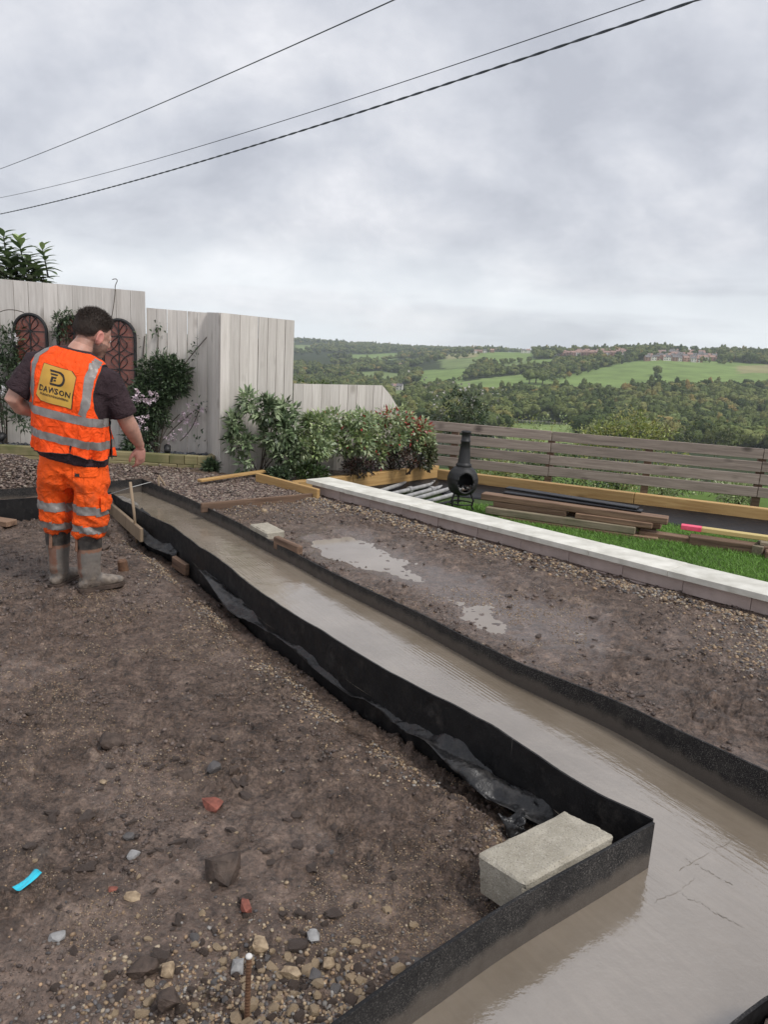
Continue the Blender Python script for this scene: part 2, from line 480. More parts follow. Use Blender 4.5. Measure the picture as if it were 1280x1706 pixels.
MAT['yellow_timber'] = mat_wood('yellow_timber', (0.46, 0.34, 0.12), (0.62, 0.50, 0.22), 0, 0.6, False, 0.08)
MAT['pink_paint'] = simple('pink_paint', (0.85, 0.06, 0.16), (0.9, 0.14, 0.22), 20, 0.5)
MAT['black_plastic'] = simple('black_plastic', (0.005, 0.005, 0.007), (0.012, 0.012, 0.015), 6, 0.42, 0.5, 9, 0.02)
MAT['iron'] = simple('black_iron', (0.010, 0.010, 0.011), (0.022, 0.021, 0.021), 14, 0.55, 0.3, 120, 0.002)
MAT['galv'] = simple('galvanised', (0.30, 0.30, 0.30), (0.52, 0.51, 0.50), 12, 0.5, 0.25, 90, 0.002, Metallic=0.25)
MAT['coping'] = simple('coping_stone', (0.52, 0.50, 0.43), (0.78, 0.76, 0.68), 7, 0.55, 0.4, 70, 0.003, var=0.06)
MAT['wall_block'] = simple('wall_block', (0.38, 0.295, 0.26), (0.55, 0.45, 0.41), 5, 0.85, 0.6, 90, 0.004, var=0.035)
MAT['mortar'] = simple('mortar', (0.28, 0.22, 0.195), (0.40, 0.33, 0.30), 18, 0.9, 0.5, 90)
MAT['cblock'] = None
MAT['slate'] = mat_vcol('slate_chip', 0.55, 120)
MAT['soil'] = simple('soil', (0.02, 0.015, 0.012), (0.05, 0.038, 0.03), 12, 0.9, 0.8, 40, 0.02)
MAT['wire'] = simple('cable', (0.05, 0.056, 0.068), (0.07, 0.078, 0.09), 5, 0.6, 0)
MAT['rust'] = simple('rusty_steel', (0.09, 0.045, 0.025), (0.19, 0.10, 0.055), 60, 0.8, 0.5, 160, 0.002)
MAT['peg'] = mat_wood('peg_wood', (0.20, 0.14, 0.09), (0.36, 0.27, 0.18), 2, 0.75, False)
MAT['string'] = simple('string', (0.5, 0.5, 0.48), (0.6, 0.6, 0.58), 20, 0.8, 0)
MAT['brick'] = simple('red_brick', (0.12, 0.040, 0.028), (0.31, 0.10, 0.068), 45, 0.8, 0.6, 90, 0.004)
MAT['rock'] = simple('muddy_rock', (0.032, 0.021, 0.016), (0.105, 0.074, 0.057), 26, 0.75, 0.7, 60, 0.008)
# ================================================================== SETTING
LFORM = [(-2.62,6.88),(-2.34,6.48),(-1.93,5.94),(-1.63,5.63),(-1.35,5.17),(-0.98,4.64),(-0.73,4.21),(-0.65,4.09),(-0.35,3.70),(-0.08,3.32),(0.18,3.02),(0.37,2.80),(0.54,2.62),(0.64,2.49),(0.71,2.35),(0.85,2.19),(0.92,2.13)]
NLEG = [(0.92,2.13),(0.71,1.97),(0.56,1.86),(0.40,1.74),(0.27,1.63),(0.15,1.52),(0.06,1.45),(-0.04,1.34),(-0.3,1.12),(-0.7,0.80)]
RFORM = [(-2.60,7.78),(-1.92,7.02),(-1.25,6.17),(-0.88,5.64),(-0.61,5.29),(-0.30,4.84),(0.25,4.13),(0.71,3.46),(1.08,3.05),(1.47,2.43),(2.1,1.5),(2.6,0.80)]
RTOP = [0.165,0.15,0.138,0.130,0.128,0.130,0.138,0.15,0.175,0.21,0.21,0.21]
BFORM = [(-2.60,7.78),(-2.8,7.57),(-3.26,7.13),(-3.63,6.81),(-4.6,6.0)]
FFORM = [(-2.62,6.88),(-3.01,6.57),(-3.36,6.3),(-4.3,5.5)]
CFORM = [(0.2,0.90),(0.85,1.41),(1.1,1.57),(1.75,0.80)]
CPOLY = LFORM + NLEG[1:] + [(-0.2,0.55)] + CFORM + RFORM[::-1] + BFORM[1:] + FFORM[::-1][:-1]
LPOLY = LFORM + NLEG[1:] + [(-0.8,0.3),(-9,0.3),(-9,5.2),(-4.6,5.2)] + FFORM[::-1][:-1]
WA = np.array([-0.80, 7.54]); WD = np.array([0.7071, -0.7071]); WN = np.array([0.7071, 0.7071])
SL0, SL1 = (-1.12, 8.38), (0.71, 10.37)         # timber edge of the shrub bed
SR0, SR1 = (0.72, 10.10), (6.2, 7.72)           # timber edge by the slat fence
LAWN = [tuple(WA + WN * 0.2), tuple(WA + WD * 9 + WN * 0.2), (8.5, 4.0), SR1, SR0, SL1, SL0]
BED = [SL0, SL1, (0.5, 11.6), (-1.3, 9.6), (-2.3, 9.6), (-2.2, 8.75)]
WLINE = [tuple(WA), tuple(WA + WD * 9)]
PUD1 = [(-0.443, 5.730, 0.115), (-0.259, 5.889, 0.115), (0.017, 5.534, 0.115), (0.306, 5.179, 0.115), (0.465, 4.944, 0.115), (0.275, 4.922, 0.115), (0.022, 5.108, 0.115), (-0.253, 5.373, 0.115)]
PUD2 = [(0.575, 4.396, 0.115), (0.841, 4.533, 0.115), (1.161, 4.172, 0.115), (1.178, 4.001, 0.115), (0.898, 3.834, 0.115), (0.695, 4.040, 0.115)]
def crumbs(x, y, fr, seed, prob):
    gx, gy = x * fr, y * fr; ix, iy = np.floor(gx), np.floor(gy); h = np.zeros(np.shape(x))
    for a in (-1, 0, 1):
        for b in (-1, 0, 1):
            cx, cy = ix + a, iy + b
            ok = _h(cx, cy, seed) < prob
            px_ = cx + 0.2 + 0.6 * _h(cx, cy, seed + 1); py_ = cy + 0.2 + 0.6 * _h(cx, cy, seed + 2); r = 0.25 + 0.45 * _h(cx, cy, seed + 3)
            th = 6.28 * _h(cx, cy, seed + 4); dx, dy = gx - px_, gy - py_
            u = np.abs(dx * np.cos(th) + dy * np.sin(th)); w = np.abs(-dx * np.sin(th) + dy * np.cos(th)) * 1.35
            d = 0.55 * np.maximum(u, w) + 0.45 * np.hypot(u, w)
            h = np.maximum(h, np.where(ok, np.clip(1.25 * (1 - d / r), 0, 0.8) * r, 0))
    return h / fr
PUDALL = [(-0.468, 5.743, 0.115), (-0.261, 5.929, 0.115), (0.017, 5.606, 0.115), (0.309, 5.258, 0.115), (0.670, 4.725, 0.115), (0.889, 4.589, 0.115), (1.184, 4.196, 0.115), (1.195, 3.985, 0.115), (0.891, 3.798, 0.115), (0.690, 4.001, 0.115), (0.552, 4.347, 0.115), (0.272, 4.838, 0.115), (0.023, 5.048, 0.115), (-0.273, 5.336, 0.115)]
def wet_h(x, y):
    d_ = dline(x, y, PUDALL + PUDALL[:1]); sd = np.where(inpoly(x, y, PUDALL), -d_, d_)
    w = sstep(0.40, -0.05, sd + 0.35 * (fbm(x * 3.5, y * 3.5, 55, 3) - 0.5))
    right = (~inpoly(x, y, LPOLY)).astype(float)
    patch = sstep(0.52, 0.64, fbm(x * 2.2, y * 2.2, 57, 4)); pl_ = sstep(0.56, 0.70, fbm(x * 1.6, y * 1.6, 58, 4))
    return np.where(right > 0, np.clip(w + 0.42 * patch, 0, 1) * (x + y < 6.6), 0.55 * pl_)
def ground_h(x, y, detail=True):
    x = np.asarray(x, float); y = np.asarray(y, float)
    inl = inpoly(x, y, LPOLY); inc = inpoly(x, y, CPOLY); inw = inpoly(x, y, LAWN); inb = inpoly(x, y, BED)
    dl = dline(x, y, LFORM); dn = dline(x, y, NLEG); dr = dline(x, y, RFORM); dp = dline(x, y, FFORM)
    lum = fbm(x * 1.3, y * 1.3, 3, 3) - 0.5
    hl = 0.045 * lum * sstep(0.1, 0.6, dl)
    wob = 0.05 * (fbm(x * 4, y * 4, 21, 3) - 0.5)
    hl = hl - 0.085 * sstep(0.30 + wob, 0.10 + wob * 0.5, dl) * sstep(6.7, 5.9, y) - 0.02 * sstep(0.2, 0.05, dp)
    hl = hl + 0.03 * sstep(0.30, 0.06, dn) * sstep(0.35, 0.1, x) + 0.02 * sstep(2.6, 1.4, y)
    zr = np.interp(y, [2.4, 3.0, 3.5, 4.1, 4.8, 5.6, 6.2, 7.0, 7.8], [0.195, 0.168, 0.145, 0.132, 0.126, 0.124, 0.130, 0.14, 0.155])
    hr = zr - 0.008 + (0.148 - zr) * sstep(0.1, 0.7, dr) + 0.035 * lum * sstep(0.05, 0.5, dr)
    hr = hr + 0.02 * sstep(0.35, 0.05, dline(x, y, WLINE))
    sd = np.full(x.shape, 1e3)
    for P_ in (PUD1, PUD2, PUDALL):
        d_ = dline(x, y, P_ + P_[:1]); sd = np.minimum(sd, np.where(inpoly(x, y, P_), -d_, d_))
    sd = sd + 0.10 * (fbm(x * 5, y * 5, 83, 3) - 0.5)
    hr = hr - 0.024 * sstep(0.26, -0.06, sd) + 0.014 * np.exp(-((sd - 0.20) / 0.09) ** 2)
    h = np.where(inl, hl, hr)
    h = np.where(inw, -0.16, h); h = np.where(inb, 0.05 + 0.03 * lum, h)
    if detail:
        clod = fbm(x * 6, y * 6, 11, 4, 0.5); c2 = fbm(x * 19, y * 19, 31, 4, 0.6)
        amt = 0.25 + 0.9 * sstep(0.40, 0.66, fbm(x * 1.7, y * 1.7, 5, 3))
        rough = np.where(inl, 1.0, 1.0) * np.where(inw, 0.15, 1.0)
        soft = np.where(inl, 1.0, 0.55 + 0.45 * sstep(0.0, 0.25, dr)) * np.where(inl, 1.0, 0.7 + 0.3 * sstep(-0.05, 0.25, sd))
        d = 0.022 * (clod - 0.5) + 0.013 * amt * (c2 - 0.5) + 0.007 * amt * sstep(0.57, 0.63, c2)
        rp = np.abs(fbm(x * 7 + 2 * fbm(x * 3, y * 3, 61, 2), y * 9, 63, 3) - 0.5)
        d = d - np.where(inl, 0.006, 0.020) * sstep(0.10, 0.0, rp) * sstep(0.35, 0.6, fbm(x * 1.5, y * 1.5, 66, 2))
        cm = sstep(0.40, 0.60, fbm(x * 2.3, y * 2.3, 47, 3))
        d = d + 0.85 * crumbs(x, y, 15, 70, 0.32) * cm + 1.0 * crumbs(x, y, 36, 75, 0.42) * (0.2 + 0.8 * cm) + 0.6 * crumbs(x, y, 80, 80, 0.5)
        d = d * (1 - 0.65 * wet_h(x, y))
        h = h + d * rough * soft
    dform = np.minimum(np.minimum(dl, dn), np.minimum(np.minimum(dr, dp), np.minimum(dline(x, y, BFORM), dline(x, y, CFORM))))
    h = np.where(inc | (dform < 0.016), np.minimum(h, -0.11), h)
    # outside the garden the made ground stops: the hillside takes over
    return np.where(inpoly(x, y, [SR0, SR1, (12, 7.4), (12, 14), (0.3, 14), (0.55, 10.75)]), -1.2, h)

# near ground sheet
tt = np.concatenate([np.linspace(-1.5, -0.63, 60, endpoint=False), np.linspace(-0.63, 0.60, 640), np.linspace(0.60, 1.5, 61)[1:]])
yy = 0.55 * np.exp(np.linspace(0, math.log(11.8 / 0.55), 760))
TT, YY = np.meshgrid(tt, yy)
XX = TT * YY
ZZ = ground_h(XX, YY)
nr, nc = XX.shape
idx = np.arange(nr * nc).reshape(nr, nc)
quads = np.stack([idx[:-1, :-1], idx[:-1, 1:], idx[1:, 1:], idx[1:, :-1]], -1).reshape(-1, 4)
incc = inpoly(XX, YY, CPOLY).ravel()
deep = incc & (ZZ.ravel() < -0.09)
keep = ~deep[quads].all(1)
quads = quads[keep]
used = np.unique(quads); remap = -np.ones(nr * nc, int); remap[used] = np.arange(len(used))
vv = np.stack([XX.ravel(), YY.ravel(), ZZ.ravel()], 1)[used]
mud = mesh('mud_ground', vv, remap[quads], MAT['mud'], smooth=True)
vcol(mud, wet_h(vv[:, 0], vv[:, 1])[:, None] * np.ones(3), 'wet')
tag(mud, 'brown trodden building-site mud with grit and stones', kind='structure')

# poured concrete
bm = bmesh.new()
cv = [bm.verts.new((p[0], p[1], 0.03)) for p in CPOLY]
cf = bm.faces.new(cv); bmesh.ops.triangulate(bm, faces=[cf])
for f_ in bm.faces:
    if f_.normal.z < 0: f_.normal_flip()
me = bpy.data.meshes.new('concrete_footing'); bm.to_mesh(me); bm.free()
conc = tag(link('concrete_footing', me, MAT['concrete']), 'wet grey concrete poured in the trench', kind='structure')
MAT['crack'] = simple('crack', (0.16, 0.138, 0.112), (0.20, 0.175, 0.145), 30, 0.8, 0)
def crack(pts, w=0.0022, seed=0):
    r_ = np.random.RandomState(seed); P = []
    for a, b in zip(pts[:-1], pts[1:]):
        for u in np.linspace(0, 1, 10, endpoint=False): P.append(np.array(a[:2]) * (1 - u) + np.array(b[:2]) * u + r_.normal(0, .0022, 2))
    v, f = [], []
    for i, p in enumerate(P):
        t_ = P[min(i + 1, len(P) - 1)] - P[max(i - 1, 0)]; t_ = t_ / (np.linalg.norm(t_) + 1e-9); ww = w * r_.uniform(.0, .5)
        v += [(p[0] - t_[1] * ww, p[1] + t_[0] * ww, 0.0312), (p[0] + t_[1] * ww, p[1] - t_[0] * ww, 0.0312)]
        if i: f.append((2 * i - 2, 2 * i - 1, 2 * i + 1, 2 * i))
    mesh('surface_crack', v, f, MAT['crack'], conc)
crack([(1.071, 2.185, 0.030), (1.080, 2.156, 0.030), (1.104, 2.152, 0.030)], seed=1)
crack([(1.105, 2.141, 0.030), (1.140, 2.098, 0.030), (1.180, 2.057, 0.030)], .003, 2)
crack([(0.992, 2.010, 0.030), (1.005, 1.985, 0.030), (1.038, 1.978, 0.030)], .0022, 3)
crack([(1.040, 1.973, 0.030), (1.061, 1.935, 0.030), (1.094, 1.908, 0.030), (1.128, 1.878, 0.030)], .003, 4)
crack([(1.021, 2.117, 0.030), (1.189, 2.235, 0.030), (1.349, 2.336, 0.030)], .0022, 7)
crack([(0.888, 1.959, 0.030), (0.996, 2.026, 0.030), (1.070, 2.092, 0.030)], .0018, 8)

# puddles on the right-hand mud
q = Nodes('puddle_water'); v = q.coord()
q.set(q.ramp(q.noise(v, 3, 4), [(0.3, (0.22, 0.18, 0.14)), (0.7, (0.29, 0.245, 0.20))]), 0.03, q.bump(q.noise(v, 30, 3), 0.03, 0.005), IOR=1.8)
MAT['water'] = q.m
def puddle(cx, cy, rx, ry, ang, z, seed):
    n = 40; vs = []
    for k in range(n):
        a = 2 * math.pi * k / n
        r = 0.85 + 0.5 * float(vn(2 + 2 * math.cos(a), 2 + 2 * math.sin(a), seed))
        u, w = rx * r * math.cos(a), ry * r * math.sin(a)
        vs.append((cx + u * math.cos(ang) - w * math.sin(ang), cy + u * math.sin(ang) + w * math.cos(ang), z))
    tag(mesh('puddle', vs, [tuple(range(n))], MAT['water']), 'shallow puddle lying on the mud', kind='structure')
pA = np.array([p[:2] for p in PUDALL]); nP = len(pA); tg_ = np.roll(pA, -1, 0) - np.roll(pA, 1, 0); tg_ /= np.linalg.norm(tg_, axis=1, keepdims=True)
outw = np.stack([tg_[:, 1], -tg_[:, 0]], 1); outw *= np.sign(((pA - pA.mean(0)) * outw).sum(1))[:, None]
pA = pA + outw * 0.17
tag(mesh('puddle', [(*p, 0.1145) for p in pA], [tuple(range(nP))], MAT['water']), 'shallow puddle lying on the mud', kind='structure')

# formwork: thin black boards on edge
def formwork(name, label, path, tops, base, inner, th=0.009, lab_part=None, wob=0.0, seed=1):
    pts = []
    tops = tops if hasattr(tops, '__len__') else [tops] * len(path)
    P = np.array(path, float); seg = np.hypot(*np.diff(P, axis=0).T); s = np.concatenate([[0], np.cumsum(seg)])
    n = max(int(s[-1] / 0.04), 4); ss = np.linspace(0, s[-1], n)
    def sm(a):
        r = np.interp(ss, s, a); k = np.ones(7) / 7
        rp = np.concatenate([np.linspace(2 * r[0] - r[3], r[0], 3, endpoint=False) if len(r) > 3 else [r[0]] * 3, r, np.linspace(r[-1], 2 * r[-1] - r[-4], 4)[1:]])
        o_ = np.convolve(rp, k, 'valid'); o_[0] = r[0]; o_[-1] = r[-1]; return o_
    x, y, zt = sm(P[:, 0]), sm(P[:, 1]), sm(np.array(tops))
    zt = zt + wob * (fbm(ss * 2.2, ss * 0 + seed, seed, 3) - 0.5)
    tx, ty = np.gradient(x), np.gradient(y); ln = np.hypot(tx, ty); nx, ny = -ty / ln, tx / ln
    nx, ny = nx * inner, ny * inner      # inner = +1/-1: side the concrete is on
    zs = np.linspace(0, 1, 6); v, f, cl = [], [], []
    for side, off in ((0, 0.0), (1, th)):
        for i in range(n):
            for z_ in zs:
                v.append((x[i] + nx[i] * off, y[i] + ny[i] * off, base + (zt[i] - base) * z_)); cl.append(side)
    m = len(zs); A = lambda sd, i, j: sd * n * m + i * m + j
    for i in range(n - 1):
        for j in range(m - 1):
            f.append((A(0, i, j), A(0, i + 1, j), A(0, i + 1, j + 1), A(0, i, j + 1)))
            f.append((A(1, i, j), A(1, i, j + 1), A(1, i + 1, j + 1), A(1, i + 1, j)))
        f.append((A(0, i, m - 1), A(0, i + 1, m - 1), A(1, i + 1, m - 1), A(1, i, m - 1)))
        f.append((A(0, i, 0), A(1, i, 0), A(1, i + 1, 0), A(0, i + 1, 0)))
    for i in (0, n - 1):
        for j in range(m - 1): f.append((A(0, i, j), A(0, i, j + 1), A(1, i, j + 1), A(1, i, j)))
    o = mesh(name, v, f, MAT['form'])
    vcol(o, np.array(cl, np.float32)[:, None] * np.ones(3), 'face')
    bm = bmesh.new(); bm.from_mesh(o.data); bmesh.ops.recalc_face_normals(bm, faces=bm.faces); bm.to_mesh(o.data); bm.free()
    return tag(o, label, 'formwork')
LTOP = [0.19] * len(LFORM)
formwork('formwork_board', 'long wavy black shutter board along the mud side of the trench', LFORM, 0.19, -0.12, 1, wob=0.045, seed=2)
nl = formwork('formwork_board', 'curved black shutter board with the concrete block leaning behind it', NLEG, 0.195, -0.06, 1, 0.010, seed=3) 
formwork('formwork_board', 'cement-splashed black shutter board along the puddled mud', RFORM, RTOP, -0.05, -1, wob=0.012, seed=4)
formwork('formwork_board', 'black shutter board behind the worker at the back of the trench', BFORM, 0.17, -0.02, 1, seed=5)
formwork('formwork_board', 'short black shutter board in front of the side trench beside the worker', FFORM, 0.185, -0.05, -1, seed=6)
formwork('formwork_board', 'black shutter board corner on the far side of the poured junction', CFORM, 0.16, -0.02, 1, seed=7)

# ------------------------------------------------------------------ valley terrain
T_T = [-0.2826, -0.1223, 0.0056, 0.1171, 0.2363, 0.3551, 0.4972, 0.6704]
T_D = [6, 10.5, 12, 16, 22, 40, 100, 200, 350, 500, 650, 800, 1000, 1150, 1350, 1600, 2200, 3200]
T_Z = np.array([[-0.7, -0.5, -0.55, -1.1, -2.0, -5.4, -13.5, -24.0, -37.0, -45.94, -48.69, -48.79, -47.09, -43.48, -37.5, -28.44, -12.25, 21.19], [-0.7, -0.5, -0.55, -1.1, -2.0, -5.4, -13.5, -24.0, -37.0, -45.46, -46.51, -46.12, -45.36, -41.5, -35.19, -25.71, -6.8, 36.48], [-0.7, -0.5, -0.55, -1.1, -2.0, -5.4, -13.5, -24.0, -37.0, -45.08, -45.5, -44.25, -42.24, -37.92, -32.07, -22.03, -1.77, 31.4], [-0.7, -0.5, -0.55, -1.1, -2.0, -5.4, -13.5, -24.0, -37.0, -43.53, -42.47, -36.74, -25.04, -14.63, -1.69, 13.82, 21.8, 30.98], [-0.7, -0.5, -0.55, -1.1, -2.0, -5.4, -13.5, -24.0, -37.0, -44.18, -40.2, -30.17, -14.55, -0.85, 14.41, 25.42, 29.26, 36.88], [-0.7, -0.5, -0.55, -1.1, -2.0, -5.4, -13.5, -24.0, -37.0, -44.03, -37.92, -21.73, -2.56, 13.75, 29.38, 38.22, 40.09, 42.77], [-0.7, -0.5, -0.55, -1.1, -2.0, -5.4, -13.5, -24.0, -37.0, -46.02, -39.45, -20.44, -0.18, 14.69, 31.53, 41.98, 43.59, 47.87], [-0.7, -0.5, -0.55, -1.1, -2.0, -5.4, -13.5, -24.0, -37.0, -47.11, -40.85, -22.13, -2.28, 12.29, 28.72, 39.89, 44.09, 48.61]])
LOGD = np.log(T_D)
def terr(t, D):
    t = np.clip(np.asarray(t, float), T_T[0], T_T[-1]); l = np.log(np.clip(D, T_D[0], T_D[-1]))
    i = np.clip(np.searchsorted(T_T, t) - 1, 0, len(T_T) - 2)
    cols = np.array([np.interp(l, LOGD, z) for z in T_Z])
    ar = np.indices(np.shape(t))
    a = np.take_along_axis(cols, i[None], 0)[0]; b = np.take_along_axis(cols, i[None] + 1, 0)[0]
    ta = np.array(T_T)[i]; tb = np.array(T_T)[i + 1]
    return a + (b - a) * (t - ta) / (tb - ta)
def terr_pt(x, y): return float(terr(np.array([x / y]), np.array([y]))[0])
FIELDS = [
 ([(162.9, 807.4, -31.5), (201.6, 966.3, -19.2), (252.7, 1034.1, -10.4), (353.9, 1156.4, 8.3), (402.5, 1193.9, 15.2), (495.0, 1189.2, 17.5), (603.5, 1179.7, 17.2), (469.1, 867.5, -13.5), (398.9, 850.4, -15.2), (326.5, 820.4, -19.1), (253.8, 775.8, -25.9), (202.2, 766.6, -30.6)], 0),
 ([(80.9, 962.4, -31.7), (118.0, 1001.6, -24.9), (187.6, 1050.8, -15.3), (152.4, 817.1, -31.6), (92.2, 769.6, -37.7), (72.0, 785.1, -38.9)], 1),
 ([(49.1, 1314.0, -24.7), (131.2, 1189.2, -13.4), (84.7, 935.9, -31.9), (35.4, 951.0, -38.4)], 0),
 ([(158.3, 1529.2, 5.5), (583.2, 3200.5, 34.2), (229.4, 1222.9, -1.0), (156.5, 1151.8, -12.3), (139.0, 1282.9, -8.0)], 0),
 ([(174.0, 1242.6, -5.5), (241.4, 1324.5, 5.4), (204.2, 1102.3, -10.5), (156.4, 1084.9, -16.2)], 2),
 ([(-137.0, 2038.5, -9.3), (19.3, 2391.4, 6.0), (16.4, 1920.0, -9.7), (-70.5, 1643.2, -21.8)], 0),
 ([(-75.6, 1298.4, -35.1), (-29.1, 1395.1, -30.8), (20.1, 1319.3, -30.4), (11.1, 1063.4, -39.5), (-25.3, 997.6, -43.0)], 2),
 ([(-4.8, 939.6, -43.0), (19.8, 924.8, -41.0), (13.0, 598.5, -45.0), (0.4, 593.7, -45.4)], 2),
 ([(235.5, 1314.0, 4.3), (293.2, 1303.5, 9.6), (228.5, 1097.9, -8.4), (201.8, 1093.6, -11.3)], 0),
 ([(85.8, 554.8, -43.0), (143.1, 550.4, -42.5), (102.5, 396.7, -39.5), (58.4, 372.2, -38.2)], 1),
 ([(132.1, 1998.2, 6.9), (196.6, 1744.6, 14.7), (166.2, 1469.4, 4.9), (107.2, 1535.4, -4.6)], 3),
 ([(94.8, 1572.6, -5.7), (156.4, 1451.9, 2.2), (139.7, 1198.7, -11.4), (85.8, 1272.7, -18.8)], 2),
 ([(501.2, 1106.7, 10.2), (629.9, 1213.2, 20.0), (558.4, 1072.0, 6.9), (464.3, 1009.6, 0.2)], 3),
 ([(-344.1, 2621.4, 12.9), (-275.6, 2663.6, 15.3), (-246.4, 2297.8, -1.3), (-285.8, 2181.6, -7.6)], 2),
]
FIELDS.append(([(77.9, 943.4, -32.6), (187.2, 1034.1, -16.5), (203.9, 974.0, -18.7), (155.7, 760.5, -34.1), (68.1, 739.5, -40.2)], 0))
VILLAGE = [(367.5, 1124.6, 7.8), (481.1, 1111.2, 10.4), (1377.8, 3200.5, 45.5), (483.4, 1389.5, 30.0)]
VILLAGE2 = [(254.3, 1203.5, 0.5), (364.7, 1147.2, 8.9), (461.2, 1457.7, 28.8), (338.5, 1553.9, 21.6)]
tg = np.linspace(-1.3, 1.3, 440)
dg_ = np.concatenate([6.0 * np.exp(np.linspace(0, math.log(60), 90, endpoint=False)), 360 * np.exp(np.linspace(0, math.log(9.4), 280))])
TG, DG = np.meshgrid(tg, dg_)
ZG = terr(TG, DG) + 0.0012 * DG * (fbm(TG * DG / 90, DG / 90, 8, 3) - 0.5) * (DG > 30)
ZG = np.where(DG > 3200, ZG - (DG - 3200) * 0.05, ZG)
XG = TG * DG
nr, nc = XG.shape
idx = np.arange(nr * nc).reshape(nr, nc)
quads = np.stack([idx[:-1, :-1], idx[:-1, 1:], idx[1:, 1:], idx[1:, :-1]], -1).reshape(-1, 4)
terrain = mesh('valley_ground', np.stack([XG.ravel(), DG.ravel(), ZG.ravel()], 1), quads, None, smooth=True)
PAL = [(0.180, 0.250, 0.080), (0.200, 0.262, 0.092), (0.180, 0.230, 0.090), (0.28, 0.26, 0.13)]
jx = XG + 10 * (fbm(XG / 25, DG / 25, 41, 2) - 0.5); jy = DG + 25 * (fbm(XG / 25, DG / 25, 43, 2) - 0.5)
cov = np.zeros(XG.shape + (3,)); cov[:] = (0.035, 0.048, 0.018)
cov[DG < 120] = (0.10, 0.16, 0.035)
for poly, k in FIELDS: cov[inpoly(jx, jy, poly)] = PAL[k]
vcol(terrain, cov.reshape(-1, 3))
q = Nodes('valley_land'); v = q.coord()
col = q.mix(1.0, q.attr('Col'), q.ramp(q.noise(v, 0.03, 6, 0.6), [(0.3, 0.78), (0.7, 1.22)]), 'MULTIPLY')
st = q.coord('Object', (0.02, 0.16, 1), (0, 0, R(25)))
col = q.mix(0.5, col, q.ramp(q.noise(st, 1.0, 4), [(0.35, 0.85), (0.65, 1.15)]), 'MULTIPLY')
terrain.data.materials.append(q.set(col, 0.95, None, Specular_IOR_Level=0.1))
tag(terrain, 'green valley side with fields', kind='structure')

# ------------------------------------------------------------------ leaves and stones (joined geometry)
def leaf_mesh(name, pos, dirs, length, width, cols, mat, parent=None, fold=0.25, rs=None, curl=0.15):
    """pos, dirs: (n,3); one folded four-triangle leaf each"""
    rs = rs or np.random.RandomState(1)
    n = len(pos); pos = np.asarray(pos, float); d = np.asarray(dirs, float)
    d = d / (np.linalg.norm(d, axis=1, keepdims=True) + 1e-9)
    r = rs.normal(size=(n, 3)) * 0.6 + np.array([0, 0, 1.0])
    side = np.cross(d, r); side /= (np.linalg.norm(side, axis=1, keepdims=True) + 1e-9)
    up = np.cross(side, d)
    length = np.broadcast_to(length, (n,))[:, None]; width = np.broadcast_to(width, (n,))[:, None]
    b = pos; m1 = pos + d * length * 0.5 + up * length * 0.06
    tip = pos + d * length - up * length * curl
    l1 = pos + d * length * 0.42 + side * width * 0.5 + up * width * fold
    r1 = pos + d * length * 0.42 - side * width * 0.5 + up * width * fold
    V = np.stack([b, l1, m1, r1, tip], 1).reshape(-1, 3)
    k = np.arange(n)[:, None] * 5
    F = np.concatenate([k + np.array([[0, 2, 1]]), k + np.array([[0, 3, 2]]), k + np.array([[1, 2, 4]]), k + np.array([[2, 3, 4]])], 0)
    o = mesh(name, V, F, mat, parent)
    c = np.repeat(np.asarray(cols), 5, axis=0)
    vcol(o, c); return o
_ico = None
def ico(sub=1):
    bm = bmesh.new(); bmesh.ops.create_icosphere(bm, subdivisions=sub, radius=1.0)
    v = np.array([p.co[:] for p in bm.verts]); f = np.array([[q_.index for q_ in fc.verts] for fc in bm.faces]); bm.free()
    return v, f
def octa():
    v = np.array([(1, 0, 0), (-1, 0, 0), (0, 1, 0), (0, -1, 0), (0, 0, 1), (0, 0, -1)], float)
    f = np.array([(0, 2, 4), (2, 1, 4), (1, 3, 4), (3, 0, 4), (2, 0, 5), (1, 2, 5), (3, 1, 5), (0, 3, 5)]); return v, f
def stones_mesh(name, pos, size, cols, mat, parent=None, seed=0, flat=0.65, sub=1):
    rs = np.random.RandomState(seed); v0, f0 = ico(sub) if sub else octa(); n = len(pos); m = len(v0)
    sc = np.stack([rs.uniform(.75, 1.3, n), rs.uniform(.7, 1.1, n), rs.uniform(flat * .7, flat * 1.25, n)], 1)
    V = v0[None] * (1 + rs.uniform(-0.22, 0.22, (n, m, 1))) * sc[:, None]
    a = rs.uniform(0, 6.28, n); ca, sa = np.cos(a)[:, None], np.sin(a)[:, None]
    tl = rs.uniform(-.5, .5, n); ct, st_ = np.cos(tl)[:, None], np.sin(tl)[:, None]
    x, y, z = V[..., 0], V[..., 1], V[..., 2]
    y, z = y * ct - z * st_, y * st_ + z * ct
    x, y = x * ca - y * sa, x * sa + y * ca
    V = np.stack([x, y, z], -1) * np.asarray(size)[:, None, None] + np.asarray(pos)[:, None]
    F = (f0[None] + (np.arange(n) * m)[:, None, None]).reshape(-1, 3)
    o = mesh(name, V.reshape(-1, 3), F, mat, parent, smooth=sub > 1)
    vcol(o, np.repeat(np.asarray(cols), m, axis=0)); return o
GRAVEL = np.array([(0.36, 0.27, 0.17), (0.30, 0.21, 0.125), (0.42, 0.34, 0.24), (0.20, 0.16, 0.13), (0.26, 0.24, 0.22), (0.13, 0.105, 0.09), (0.34, 0.23, 0.14), (0.11, 0.10, 0.10), (0.17, 0.12, 0.09)])
def pal(rs, n, P, j=0.18): return P[rs.randint(0, len(P), n)] * rs.uniform(1 - j, 1 + j, (n, 1))
